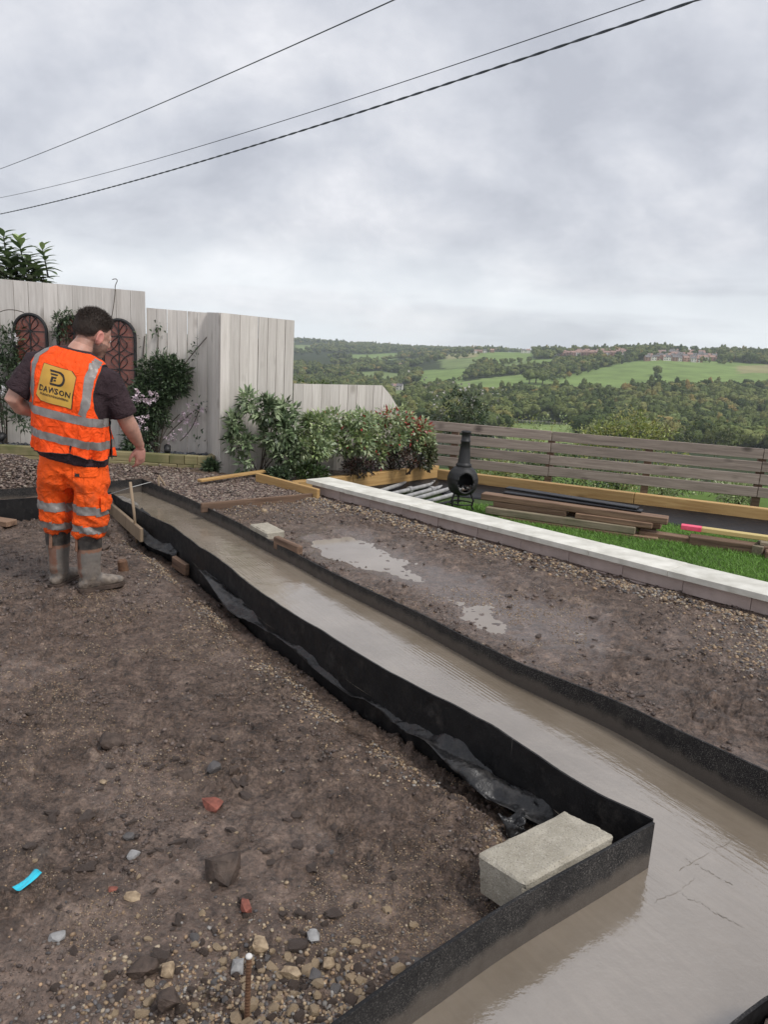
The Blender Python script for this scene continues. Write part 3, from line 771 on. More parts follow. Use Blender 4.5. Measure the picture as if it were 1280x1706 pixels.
# ================================================================== GARDEN STRUCTURES
# lawn
rs = np.random.RandomState(3)
lawn_o = mesh('lawn', [(*p, -0.146) for p in LAWN], [tuple(range(len(LAWN)))], simple('turf', (0.035, 0.06, 0.012), (0.06, 0.10, 0.02), 30, 0.9, 0.5, 120, 0.01))
tag(lawn_o, kind='structure')
nb = 90000
gx = rs.uniform(0.6, 4.6, nb); gy = rs.uniform(4.2, 8.9, nb)
k = inpoly(gx, gy, LAWN) & ((gx + gy) < 11.7); gx, gy = gx[k], gy[k]; nb = len(gx)
tone = fbm(gx * 2, gy * 2, 9, 3)
gc = np.stack([0.125 + 0.10 * tone, 0.265 + 0.15 * tone, 0.036 + 0.035 * tone], 1) * rs.uniform(0.7, 1.3, (nb, 1))
dirs = np.stack([rs.normal(0, .45, nb), rs.normal(0, .45, nb), np.ones(nb)], 1)
g_ = leaf_mesh('grass', np.stack([gx, gy, np.full(nb, -0.146)], 1), dirs, rs.uniform(.03, .065, nb), rs.uniform(.004, .007, nb), gc, MAT['grass'], rs=rs)
tag(g_, 'short bright green lawn grass behind the coped wall', 'grass', kind='stuff')

# low block wall with pale coping
wall = thing('garden_wall', 'low pinkish block wall with pale stone coping along the mud', 'wall', (*WA, 0.0))
wdir = Vector((*WD, 0)); wnor = Vector((*WN, 0)); wang = math.atan2(WD[1], WD[0])
mb = MB(); mb.box(tuple(wdir * 3.3 + wnor * 0.17 + Vector((0, 0, 0.05))), (6.58, 0.218, 0.36), Matrix.Rotation(wang, 3, 'Z')); mb.build('mortar_core', MAT['mortar'], wall)
for course, (zc, hh, off) in enumerate(((0.205, 0.098, 0.0), (0.10, 0.10, -0.22))):
    x0 = off
    while x0 < 6.55:
        a, b = max(x0, 0.0) + 0.0015, min(x0 + 0.44, 6.6) - 0.0015
        if b - a > 0.05:
            mb = MB(); mb.box((0, 0, 0), (b - a, 0.23 + rnd.uniform(-.002, .002), hh), None, 0.002)
            o = mb.build('block', MAT['wall_block'], wall)
            o.location = wdir * ((a + b) / 2) + wnor * (0.165 + rnd.uniform(-.002, .002) - (0.012 if course else 0)) + Vector((0, 0, zc)); o.rotation_euler = (0, 0, wang + rnd.uniform(-.004, .004))
        x0 += 0.44
x0 = -0.03; i = 0
while x0 < 6.6:
    ln = (0.60, 0.9, 0.88, 0.92)[i % 4]
    mb = MB(); mb.box((0, 0, 0), (ln - 0.002, 0.315, 0.042), None, 0.002)
    o = mb.build('coping_slab', MAT['coping'], wall)
    o.location = wdir * (x0 + ln / 2) + wnor * 0.15 + Vector((0, 0, 0.2785 + rnd.uniform(-.002, .002))); o.rotation_euler = (rnd.uniform(-.006, .006), rnd.uniform(-.003, .003), wang + rnd.uniform(-.003, .003))
    x0 += ln; i += 1

# white boarded fence
def board_fence(label, A, B, z0, tops, n, group=None, zB=None):
    A = Vector(A); B = Vector(B); d = (B - A); ln = d.length; d.normalize(); ang = math.atan2(d.y, d.x)
    nrm = Vector((d.y, -d.x, 0))
    f = thing('board_fence', label, 'fence', (A.x, A.y, z0), 0)
    w = ln / n
    for i in range(n):
        t0, t1 = i / n, (i + 1) / n
        h0 = tops(t0) - z0; h1 = tops(t1) - z0
        m = MB(); ww = w - rnd.choice((0.003, 0.005, 0.009)); th = 0.02
        vs = [(-ww/2, -th/2, 0), (ww/2, -th/2, 0), (ww/2, th/2, 0), (-ww/2, th/2, 0), (-ww/2, -th/2, h0), (ww/2, -th/2, h1), (ww/2, th/2, h1), (-ww/2, th/2, h0)]
        m.add(vs, [(3,2,1,0),(4,5,6,7),(0,1,5,4),(1,2,6,5),(2,3,7,6),(3,0,4,7)])
        o = m.build('board', MAT['white_board'], f)
        p = d * (w * (i + 0.5)) + nrm * rnd.uniform(-.003, .003)
        o.location = (p.x, p.y, 0); o.rotation_euler = (0, rnd.uniform(-.002, .002), ang + rnd.uniform(-.012, .012))
    for hz in (0.35, 0.8):
        m = MB(); hh = (min(tops(0), tops(0.6)) - z0) * hz
        m.bar(d * 0.02 - nrm * 0.034 + Vector((0, 0, hh)), d * (ln - 0.02 if tops(1) - z0 > hh + .05 else ln * 0.7) - nrm * 0.034 + Vector((0, 0, hh)), 0.04, 0.07); m.build('rail', MAT['white_board'], f)
    return f
P1 = (-3.081, 9.400, 2.193)
board_fence('tall white painted board fence with arched mirrors hung on it', (-6.1, 9.3, 0), (P1[0], 9.4, 0), 0.0, lambda t: 2.285 - 0.085 * t, 17)
P2 = (-2.320, 9.400, 1.970)
board_fence('white painted board fence behind the pink-flowered climber', (P1[0] + 0.004, 9.43, 0), (P2[0], 9.43, 0), 0.0, lambda t: 2.01 - 0.02 * t, 6)
P3 = (-2.019, 8.800, 1.970)
board_fence('narrow shaded white board return of the boxed-out fence', (P2[0] + .006, 9.40, 0), (P3[0] - 0.012, 8.825, 0), 0.05, lambda t: 1.995 - 0.02 * t, 4)
P4 = (-1.242, 9.400, 1.950)
board_fence('boxed-out white board fence standing behind the paddle-leaved shrub', (P3[0], 8.80, 0), (P4[0], 9.4, 0), 0.05, lambda t: 1.975 - 0.02 * t, 8)
P5 = (-0.096, 10.200, 1.188)
P6 = (0.206, 10.420, 0.720)
L5 = math.hypot(P5[0] - P4[0], 10.2 - 9.43); L6 = math.hypot(P6[0] - P4[0], 10.42 - 9.43); tb = L5 / L6
board_fence('low white board fence with a cut-off sloping end above the shrub bed', (P4[0] + 0.01, 9.43, 0), (P6[0], 10.42, 0), 0.0, lambda t: 1.185 + 0.01 * t if t < tb else 1.195 - (t - tb) / (1 - tb) * (1.195 - 0.76), 13)

# arched lattice garden mirrors, their brick reflection painted on
MAT['brick_reflection'] = None
def mat_mirror():  # mirrored brickwork painted into the base colour as a brick pattern
    q = Nodes('painted_brick_reflection'); v = q.coord('Object', (1, 1, 1), (R(90), 0, 0))
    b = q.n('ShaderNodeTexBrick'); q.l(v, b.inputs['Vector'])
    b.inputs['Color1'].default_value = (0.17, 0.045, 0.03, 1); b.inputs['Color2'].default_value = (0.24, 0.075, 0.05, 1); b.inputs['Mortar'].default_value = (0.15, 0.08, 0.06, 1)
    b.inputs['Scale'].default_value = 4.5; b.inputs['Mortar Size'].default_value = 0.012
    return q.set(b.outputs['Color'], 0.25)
MAT['brick_reflection'] = mat_mirror()
def arch_mirror(label, x, y, z0, w, h):
    t = thing('arched_mirror', label, 'wall panel', (x, y, z0), 0.0, 'arched garden mirrors on the white fence')
    r = w / 2
    out_ = [(-r, 0), (r, 0)] + [(r * math.cos(a), h - r + r * math.sin(a)) for a in np.linspace(0, math.pi, 19)]
    n = len(out_)
    mesh('backing', [(p[0] * .98, -0.006, p[1]) for p in out_] + [(p[0] * .98, 0.006, p[1]) for p in out_], [tuple(range(n)), tuple(range(2 * n - 1, n - 1, -1))] + [(i, n + i, n + (i + 1) % n, (i + 1) % n) for i in range(n)], MAT['brick_reflection'], t)
    m = MB(); m.tube([(p[0], -0.012, p[1]) for p in out_ + out_[:1]], 0.020, 8); m.build('frame', MAT['iron'], t)
    m = MB(); m.tube([(0, -0.012, 0), (0, -0.012, h - .02)], 0.007, 6)
    cz = h - r
    while cz > 0.0:
        m.tube([(-r, -0.012, cz), (r, -0.012, cz)], 0.006, 6)
        for sx in (-1, 1):
            for sz in (-1, 1):
                q_ = [(sx * r + -sx * r * math.cos(a), -0.014, cz + sz * r * math.sin(a)) for a in np.linspace(0, math.pi / 2, 9)]
                q_ = [p for p in q_ if 0 <= p[2] <= h and (p[2] < h - r or math.hypot(p[0], p[2] - (h - r)) < r)]
                if len(q_) > 1: m.tube(q_, 0.005, 6)
                q2 = [(sx * r * math.sin(a) * 0.5, -0.014, cz + sz * r * a / (math.pi)) for a in np.linspace(0, math.pi, 9)]
                q2 = [p for p in q2 if 0 <= p[2] <= h and (p[2] < h - r or math.hypot(p[0], p[2] - (h - r)) < r)]
                if len(q2) > 1: m.tube(q2, 0.0045, 6)
        cz -= 2 * r
    m.build('lattice', MAT['iron'], t)
    return t
for (p, lab) in (((-4.458, 9.280, 1.849), 'arched black lattice mirror with painted brick reflection beside the leafy climber'), ((-3.929, 9.300, 1.850), 'arched black lattice mirror half hidden by a climbing vine'), ((-3.384, 9.320, 1.844), 'arched black lattice mirror with painted brick reflection beside the fence step')):
    arch_mirror(lab, p[0], p[1], p[2] - 1.10, 0.40, 1.10)

# raised planter of timber sleepers with slate chippings
pl = thing('raised_planter', 'raised bed of greenish timber sleepers below the white fence', 'planter', (-4.0, 8.85, 0.03))
PX1 = (-2.102, 8.780, 0.289)
for z_, h_, cuts in ((0.205, 0.11, [-6.2, -4.1, -2.62, -2.44, -2.28, PX1[0]]), (0.095, 0.106, [-6.2, -4.6, -2.75, -2.53, -2.33, PX1[0]])):
    for a, b in zip(cuts[:-1], cuts[1:]):
        m = MB(); m.box((0, 0, 0), (b - a - 0.006, 0.10, h_), None, 0.006); o = m.build('sleeper', MAT['green_timber'], pl)
        o.location = ((a + b) / 2 + 4.0, rnd.uniform(-.004, .004), z_); o.rotation_euler = (0, 0, rnd.uniform(-.004, .004))
m = MB(); m.box((PX1[0] - 0.05 + 4.0, 0.30, 0.15), (0.10, 0.5, 0.215), None, 0.006); m.build('end_sleeper', MAT['green_timber'], pl)
m = MB(); m.box((0.0 - 0.1 - 0.15, 0.32, 0.10), (4.1, 0.5, 0.20)); m.build('soil_fill', MAT['soil'], pl)
ns = 3200; sx = rs.uniform(-6.0, PX1[0] - .1, ns); sy = rs.uniform(8.92, 9.28, ns)
o = stones_mesh('slate_chippings', np.stack([sx + 4.0, sy - 8.85, rs.uniform(.205, .235, ns)], 1), rs.uniform(.010, .026, ns), pal(rs, ns, np.array([(0.05, 0.055, 0.065), (0.09, 0.10, 0.115), (0.14, 0.15, 0.165)])), MAT['slate'], pl, 4, 0.4)
o['kind'] = 'stuff'
def spotlight(p, ang, label):
    t = thing('garden_spotlight', label, 'spotlight', p, ang, 'black garden spotlights in the slate')
    m = MB(); m.lathe([(0.0, -.05), (.034, -.05), (.04, .0), (.042, .05), (.036, .05), (.033, .03), (0, .03)], 14); o = m.build('lamp_head', MAT['iron'], t, True); o.location = (0, 0, 0.10); o.rotation_euler = (R(-55), 0, 0)
    m = MB(); m.tube([(0, 0.02, -0.02), (0, 0.02, 0.09)], 0.012, 8); m.build('spike', MAT['iron'], t)
spotlight((-2.696, 8.980, 0.228), 0.3, 'small black spotlight in the slate under the pink-flowered climber')
spotlight((-4.733, 8.980, 0.262), -0.4, 'small black spotlight in the slate at the planter end past the worker')

# timber-edged gravel patch behind the trench
def timber(name, label, a, b, w, h, mat, cat='timber', group=None, bev=0.006):
    a = Vector(a); b = Vector(b); c = (a + b) / 2; d = b - a
    m = MB(); m.box((0, 0, 0), (d.length, w, h), None, bev); o = m.build(name, mat)
    o.location = c; o.rotation_euler = (0, -math.asin(max(-1, min(1, d.z / d.length))), math.atan2(d.y, d.x))
    return tag(o, label, cat, group)
timber('edging_board', 'muddy dark edging board at the front of the gravel patch', (-1.675, 6.594, 0.150), (-0.677, 7.410, 0.150), 0.03, 0.09, MAT['old_timber'], 'edging')
timber('edging_board', 'new orange timber edging between gravel patch and shrub bed', (-1.434, 8.091, 0.200), (-0.669, 7.313, 0.200), 0.04, 0.10, MAT['new_timber'], 'edging')
timber('loose_plank', 'loose orange plank lying on the gravel against the white fence', (-1.983, 7.729, 0.190), (-1.431, 8.585, 0.190), 0.07, 0.03, MAT['new_timber'], 'plank')
GP = [(-2.402, 7.636, 0.150), (-1.720, 6.663, 0.150), (-0.701, 7.468, 0.150), (-1.458, 8.301, 0.150), (-2.200, 8.518, 0.150), (-2.678, 8.174, 0.150)]
GP2 = [(-5.6, 6.4), (-4.6, 6.1), (-3.63, 6.95), (-2.75, 7.75), (-2.3, 8.75), (-5.6, 8.75)]
def scatter(polys, n, seed):
    r_ = np.random.RandomState(seed); xs, ys = [], []
    for P_ in polys:
        P_ = np.array([p[:2] for p in P_]); lo, hi = P_.min(0), P_.max(0)
        x = r_.uniform(lo[0], hi[0], n); y = r_.uniform(lo[1], hi[1], n); k = inpoly(x, y, P_); xs.append(x[k]); ys.append(y[k])
    return np.concatenate(xs), np.concatenate(ys), r_
x, y, r_ = scatter([GP, GP2], 9500, 5); n = len(x)
CH = np.array([(0.33, 0.25, 0.20), (0.24, 0.17, 0.14), (0.42, 0.35, 0.28), (0.14, 0.10, 0.085), (0.20, 0.14, 0.115), (0.28, 0.20, 0.16), (0.10, 0.075, 0.065)])
pile = 0.16 * np.exp(-(((x + 4.1) / 0.55) ** 2 + ((y - 7.75) / 0.5) ** 2))
o = stones_mesh('loose_gravel', np.stack([x, y, ground_h(x, y) + 0.004 + pile], 1), r_.uniform(.008, .022, n), pal(r_, n, CH * .66), MAT['stone'], None, 6, 0.5)
tag(o, 'loose brown gravel and bark chippings behind the trench', 'gravel', kind='stuff')
# the heaped gravel left of the worker
hx, hy = np.meshgrid(np.linspace(-5.4, -2.9, 60), np.linspace(6.8, 8.75, 50))
hz = 0.06 + 0.26 * np.exp(-(((hx + 4.15) / 0.6) ** 2 + ((hy - 7.8) / 0.5) ** 2)) + 0.03 * fbm(hx * 6, hy * 6, 77, 3)
ii = np.arange(3000).reshape(50, 60)
hp = mesh('gravel_heap', np.stack([hx.ravel(), hy.ravel(), hz.ravel()], 1), np.stack([ii[:-1, :-1], ii[:-1, 1:], ii[1:, 1:], ii[1:, :-1]], -1).reshape(-1, 4), MAT['mud'], smooth=True)
tag(hp, 'low heap of brown gravel behind the worker by the planter', 'gravel heap')
nn = 2600; x = r_.normal(-4.15, 0.6, nn); y = r_.normal(7.75, 0.42, nn); k = (y < 8.7) & (y > 6.95) & (x - y * 0.93 < -10.2) & (x < -3.0); x, y = x[k], y[k]; nn = len(x)
z = 0.06 + 0.26 * np.exp(-(((x + 4.15) / 0.6) ** 2 + ((y - 7.8) / 0.5) ** 2)) + 0.03 * fbm(x * 6, y * 6, 77, 3)
o = stones_mesh('heap_gravel', np.stack([x, y, z + .004], 1), r_.uniform(.009, .022, nn), pal(r_, nn, CH * .66), MAT['stone'], hp, 8, 0.5); o['kind'] = 'stuff'

# bed edging sleepers
def sleeper_row(label, A, B, zt, h, cuts, mat, w=0.10):
    A = Vector((*A, 0)); B = Vector((*B, 0)); d = B - A; ln = d.length; d.normalize(); ang = math.atan2(d.y, d.x)
    t = thing('timber_edging', label, 'timber edging', (A.x, A.y, zt - h))
    cs = [0] + list(cuts) + [ln]
    for a, b in zip(cs[:-1], cs[1:]):
        m = MB(); m.box((0, 0, 0), (b - a - 0.006, w, h), None, 0.006); o = m.build('sleeper', mat, t)
        p = d * ((a + b) / 2); o.location = (p.x, p.y, h / 2); o.rotation_euler = (0, 0, ang)
    return t
sleeper_row('new orange sleepers edging the photinia bed', SL0, SL1, 0.115, 0.20, (1.0,), MAT['new_timber'])
sleeper_row('new orange sleepers under the slat fence above black lining', SR0, SR1, 0.10, 0.165, (0.35, 2.6, 5.0), MAT['new_timber'])
# black lining below the sleepers
def lining(label, A, B, zt, zb, out_n, seed, reach=0.16):
    n = 60; v, f = [], []
    A = Vector((*A, 0)); B = Vector((*B, 0))
    for i in range(n + 1):
        p = A.lerp(B, i / n)
        for j in range(7):
            u = j / 6
            w = 0.052 + (0.03 * u + 0.05 * u * float(fbm(i * 0.22, u * 2, seed, 2))) + reach * u ** 1.3
            v.append((p.x + out_n[0] * w, p.y + out_n[1] * w, zt + (zb - zt) * u))
    for i in range(n):
        for j in range(6): a = i * 7 + j; f.append((a, a + 1, a + 8, a + 7))
    o = mesh('black_lining', v, f, MAT['black_plastic'], None, True)
    m = o.modifiers.new('thick', 'SOLIDIFY'); m.thickness = 0.002
    tag(o, label, 'sheeting')
dn_ = Vector((SR1[1] - SR0[1], -(SR1[0] - SR0[0]), 0)).normalized()
lining('black plastic lining hanging below the slat-fence sleepers', SR0, SR1, -0.03, -0.138, (dn_.x, dn_.y), 3, 0.42)
dn2 = Vector((SL1[1] - SL0[1], -(SL1[0] - SL0[0]), 0)).normalized()
lining('black plastic lining below the photinia bed sleepers', SL0, SL1, -0.05, -0.135, (dn2.x, dn2.y), 5)

# weathered slat fence
FA = Vector((0.28, 11.32, 0)); FB = Vector((8.2, 8.78, 0)); fd = (FB - FA); fl = fd.length; fd.normalize(); fa = math.atan2(fd.y, fd.x); fn = Vector((fd.y, -fd.x, 0))
sf = thing('slat_fence', 'weathered grey-brown horizontal slat fence above the valley', 'fence', (FA.x, FA.y, 0))
posts = [0.75, 2.18, 3.52, 4.95, 6.4, 7.8]
for s_ in posts:
    m = MB(); m.box((0, 0, 0), (0.10, 0.10, 1.25), None, 0.004); o = m.build('post', MAT['old_timber'], sf)
    p = fd * s_ - fn * 0.064; o.location = (p.x, p.y, 0.63 - 0.625); o.rotation_euler = (0, 0, fa)
joins = [(0, 2.18, 4.95, fl), (0, 2.18, 4.95, 7.8, fl), (0, 2.18, 4.95, fl), (0, 2.18, 4.95, 6.4, fl)]
for r_i, js in enumerate(joins):
    zc = 0.665 - 0.0725 - r_i * 0.172
    for a, b in zip(js[:-1], js[1:]):
        m = MB(); m.box((0, 0, 0), (b - a - 0.008, 0.022, 0.137), None, 0.004); o = m.build('slat', MAT['grey_slat'], sf)
        p = fd * ((a + b) / 2); o.location = (p.x, p.y, zc + rnd.uniform(-.004, .004)); o.rotation_euler = (0, rnd.uniform(-.003, .003), fa)

# ------------------------------------------------------------------ things on the lawn
# chiminea
ch = thing('chiminea', 'black cast-iron chiminea with tall flue standing on the lawn', 'chiminea', (0.90, 8.55, -0.146), R(8)); ch.scale = (0.78, 0.78, 0.95)
prof = [(0.02, .20), (.10, .205), (.17, .235), (.215, .29), (.235, .36), (.232, .42), (.205, .485), (.155, .535), (.115, .56)]
nseg = 40; v, f = [], []
fine = []
for i in range(len(prof) - 1):
    for u in np.linspace(0, 1, 4, endpoint=False): fine.append((prof[i][0] + (prof[i+1][0] - prof[i][0]) * u, prof[i][1] + (prof[i+1][1] - prof[i][1]) * u))
fine.append(prof[-1])
for r0, z0 in fine:
    for k in range(nseg): a = 2 * math.pi * k / nseg; v.append((r0 * math.cos(a), r0 * math.sin(a), z0))
for i in range(len(fine) - 1):
    for k in range(nseg):
        a = i * nseg + k; b = i * nseg + (k + 1) % nseg
        c = np.mean([v[a], v[b], v[b + nseg], v[a + nseg]], 0)
        if c[1] < -0.1 and math.hypot(c[0], (c[2] - 0.375)) < 0.125: continue
        f.append((a, b, b + nseg, a + nseg))
o = mesh('bowl', v, f, MAT['iron'], ch, True); md = o.modifiers.new('t', 'SOLIDIFY'); md.thickness = 0.008; md.offset = -1
m = MB(); m.tube([(0.128 * math.cos(a), -math.sqrt(max(0.236 ** 2 - (0.128 * math.cos(a)) ** 2, .01)) + 0.018 + 0.035 * abs(math.sin(a)) ** 2, 0.375 + 0.128 * math.sin(a)) for a in np.linspace(0, 2 * math.pi, 33)], 0.014, 8); m.build('mouth_rim', MAT['iron'], ch, True)
m = MB(); m.lathe([(.112, .555), (.118, .56), (.118, .585), (.10, .595), (.092, .61), (.078, .76), (.068, .86), (.074, .862), (.074, .878), (.066, .88), (.062, .965), (.072, .97), (.074, .99), (.062, .995), (.05, .99), (.05, .90)], 24); m.build('flue', MAT['iron'], ch, True)
for k in range(3):
    a = R(90 + 120 * k)
    m = MB(); m.tube([(0.14 * math.cos(a), 0.14 * math.sin(a), .24), (0.19 * math.cos(a), 0.19 * math.sin(a), .15), (0.17 * math.cos(a), 0.17 * math.sin(a), .07), (0.23 * math.cos(a), 0.23 * math.sin(a), 0.0)], [.018, .016, .014, .016], 8); m.build('leg', MAT['iron'], ch)
m = MB(); m.tube([(0.175 * math.cos(a), 0.175 * math.sin(a), .10) for a in np.linspace(0, 2 * math.pi, 25)], 0.009, 6); m.build('stand_ring', MAT['iron'], ch)
n = 90; a = rs.uniform(0, 6.28, n); rr = np.sqrt(rs.uniform(0, 1, n)) * .15
o = stones_mesh('ash_and_pebbles', np.stack([rr * np.cos(a), rr * np.sin(a) - 0.02, rs.uniform(.27, .315, n)], 1), rs.uniform(.012, .028, n), pal(rs, n, np.array([(0.45, 0.44, 0.43), (0.25, 0.24, 0.23), (0.06, 0.055, 0.05), (0.18, 0.13, 0.10)])), MAT['stone'], ch, 9); o['kind'] = 'stuff'

# scaffold tubes
tubes = [((-0.011, 8.927, -0.090), (0.935, 10.443, -0.090), 0), ((0.079, 8.698, -0.100), (0.938, 10.151, -0.100), 1), ((0.244, 8.672, -0.100), (0.932, 9.865, -0.100), 2), ((0.349, 8.535, -0.110), (0.905, 9.428, -0.110), 3), ((-0.103, 9.033, -0.070), (0.304, 9.916, -0.070), 4), ((0.416, 8.394, -0.120), (0.926, 9.043, -0.120), 5)]
tlabs = ['scaffold tube with two couplers, nearest the photinia bed', 'scaffold tube with a coupler lying beside the chiminea', 'plain galvanised tube third along the pile by the chiminea', 'dark galvanised tube on the wall side of the tube pile', 'short galvanised tube poking out behind the wall end', 'blackened tube lying under the chiminea stand']
for (a, b, i), lab in zip(tubes, tlabs):
    t = thing('scaffold_tube', lab, 'metal tube', a, 0, 'scaffold tubes on the lawn corner')
    d = Vector(b) - Vector(a)
    m = MB(); m.tube([(0, 0, 0), tuple(d)], 0.027, 12); m.build('tube', MAT['galv'] if i < 5 else MAT['iron'], t, False)
    for u in ((0.35, 0.72) if i == 0 else (0.62,) if i == 1 else ()):
        m = MB(); dd = d.normalized() * 0.035; m.tube([tuple(d * u - dd), tuple(d * u + dd)], 0.043, 10); m.build('coupler', MAT['galv'], t)

# stack of old sleepers, and other timber on the lawn
G1 = 'old timbers stacked on the lawn'
sb0 = Vector((1.16, 8.46, 0)); sb1 = Vector((2.95, 7.66, 0)); sd_ = (sb1 - sb0).normalized(); sn_ = Vector((sd_.y, -sd_.x, 0))
def st(u0, u1, off, zc, w, h, lab, mat='old_timber', tilt=0.0):
    a = sb0 + sd_ * u0 + sn_ * off + Vector((0, 0, zc)); b = sb0 + sd_ * u1 + sn_ * off + Vector((0, 0, zc + tilt))
    return timber('old_sleeper', lab, a, b, w, h, MAT[mat], 'sleeper', G1, 0.008)
st(0.25, 1.95, 0.10, -0.123, 0.20, 0.046, 'dark bottom sleeper flat on the grass under the pale mossy one')
st(0.08, 1.72, 0.13, -0.060, 0.14, 0.078, 'pale mossy sleeper at the front of the old timber stack', 'old_timber_green')
st(0.15, 0.98, 0.06, 0.011, 0.18, 0.062, 'short brown sleeper sandwiched at the flue end of the stack')
st(1.08, 1.88, 0.08, 0.011, 0.18, 0.062, 'short reddish sleeper sandwiched at the far end of the stack')
st(0.0, 2.02, 0.07, 0.080, 0.16, 0.074, 'long rust-brown sleeper topping the old timber stack', 'old_timber', -0.004)
st(0.2, 1.9, -0.20, -0.105, 0.22, 0.08, 'dark sleeper lying behind the old timber stack')
st(0.2, 1.95, -0.18, -0.02, 0.2, 0.085, 'dark sleeper raised behind the old timber stack')
st(1.75, 2.35, 0.06, -0.105, 0.14, 0.08, 'short sawn offcut in the grass between the stack and yellow timber')
st(2.25, 3.0, 0.10, -0.09, 0.16, 0.11, 'squared brown timber in the grass below the pink-tipped batten')
st(2.95, 4.9, 0.20, -0.10, 0.22, 0.09, 'dark weathered board on the grass under the yellow timbers')
m = timber('decking_board', 'grey-black composite board laid on the old timber stack', sb0 + sd_ * 0.22 + sn_ * -0.06 + Vector((0, 0, 0.130)), sb0 + sd_ * 1.75 + sn_ * 0.0 + Vector((0, 0, 0.128)), 0.14, 0.02, MAT['black_plastic'], 'board')
m = timber('decking_board', 'upper composite board lying skewed across the timber stack', sb0 + sd_ * 0.20 + sn_ * -0.22 + Vector((0, 0, 0.156)), sb0 + sd_ * 1.70 + sn_ * -0.02 + Vector((0, 0, 0.151)), 0.14, 0.02, MAT['black_plastic'], 'board')
bt = thing('yellow_batten', 'yellow timber batten with a bright pink painted end', 'batten', sb0 + sd_ * 2.15 + sn_ * -0.02 + Vector((0, 0, 0.0)), math.atan2(sd_.y, sd_.x))
m = MB(); m.box((1.6, 0, 0.015), (2.8, 0.10, 0.045), None, 0.004); m.build('shaft', MAT['yellow_timber'], bt)
m = MB(); m.box((0.10, 0, 0.015), (0.20, 0.102, 0.047), None, 0.004); m.build('painted_end', MAT['pink_paint'], bt)
timber('yellow_batten', 'greenish timber batten stacked under the pink-tipped one', sb0 + sd_ * 2.9 + sn_ * 0.08 + Vector((0, 0, -0.03)), sb0 + sd_ * 4.9 + sn_ * 0.08 + Vector((0, 0, -0.03)), 0.10, 0.05, MAT['old_timber_green'], 'batten')
timber('timber_bearer', 'short mossy bearer propping up the yellow battens', sb0 + sd_ * 2.95 + sn_ * -0.12 + Vector((0, 0, -0.085)), sb0 + sd_ * 2.88 + sn_ * 0.20 + Vector((0, 0, -0.085)), 0.10, 0.10, MAT['old_timber_green'], 'timber')
# ================================================================== THINGS ON THE SITE
# concrete block
def mat_cblock():
    q = Nodes('concrete_block'); v = q.coord()
    col = q.ramp(q.noise(v, 10, 5, 0.6), [(0.3, (0.30, 0.27, 0.21)), (0.7, (0.47, 0.43, 0.35))])
    vo = q.vor(v, 170); col = q.mix(q.rng(vo.outputs['Distance'], 0.25, 0.5, 0.6, 0.0), col, q.ramp(vo.outputs['Color'], [(0.2, (0.14, 0.12, 0.10)), (0.8, (0.56, 0.52, 0.45))]))
    nb = q.bump(q.noise(v, 120, 5, 0.7), 0.8, 0.006)
    return q.set(col, 0.9, nb)
MAT['cblock'] = mat_cblock()
def rough_box(d, seed, amp=0.006, res=14):
    bm = bmesh.new(); bmesh.ops.create_cube(bm, size=1.0)
    bmesh.ops.subdivide_edges(bm, edges=bm.edges, cuts=res, use_grid_fill=True)
    r_ = np.random.RandomState(seed); v = np.array([p.co[:] for p in bm.verts])
    ed = np.sort(0.5 - np.abs(v), axis=1)
    near = (ed[:, 1] < 0.02)
    v = v * np.array(d)
    nz = fbm(v[:, 0] * 25 + v[:, 2] * 17, v[:, 1] * 25 + v[:, 2] * 11, seed, 3) - 0.5
    ctr = v / (np.linalg.norm(v, axis=1, keepdims=True) + 1e-9)
    v = v + ctr * (nz * amp)[:, None]
    v[near] -= ctr[near] * (0.005 + 0.010 * r_.uniform(0, 1, near.sum()))[:, None]
    for p, c in zip(bm.verts, v): p.co = c
    me = bpy.data.meshes.new('b'); bm.to_mesh(me); bm.free(); return me
o = link('concrete_block', rough_box((0.40, 0.20, 0.13), 3), MAT['cblock'])
o.location = (0.562, 2.0, 0.118); o.rotation_euler = (R(-9), R(-1), R(36.3))
tag(o, 'pale grey concrete block leaning behind the curved black shutter corner', 'block')
o = link('concrete_block', rough_box((0.30, 0.17, 0.12), 5), MAT['cblock'])
o.location = (-0.952, 5.893, 0.115); o.location.z = 0.115; o.rotation_euler = (0, R(2), R(-52))
tag(o, 'cement-smeared block set in the mud against the trench edge', 'block')
timber('trench_board', 'short muddy board on edge beside the cement-smeared block', (-0.833, 5.603, 0.130), (-0.611, 5.329, 0.130), 0.05, 0.10, MAT['old_timber'], 'board')

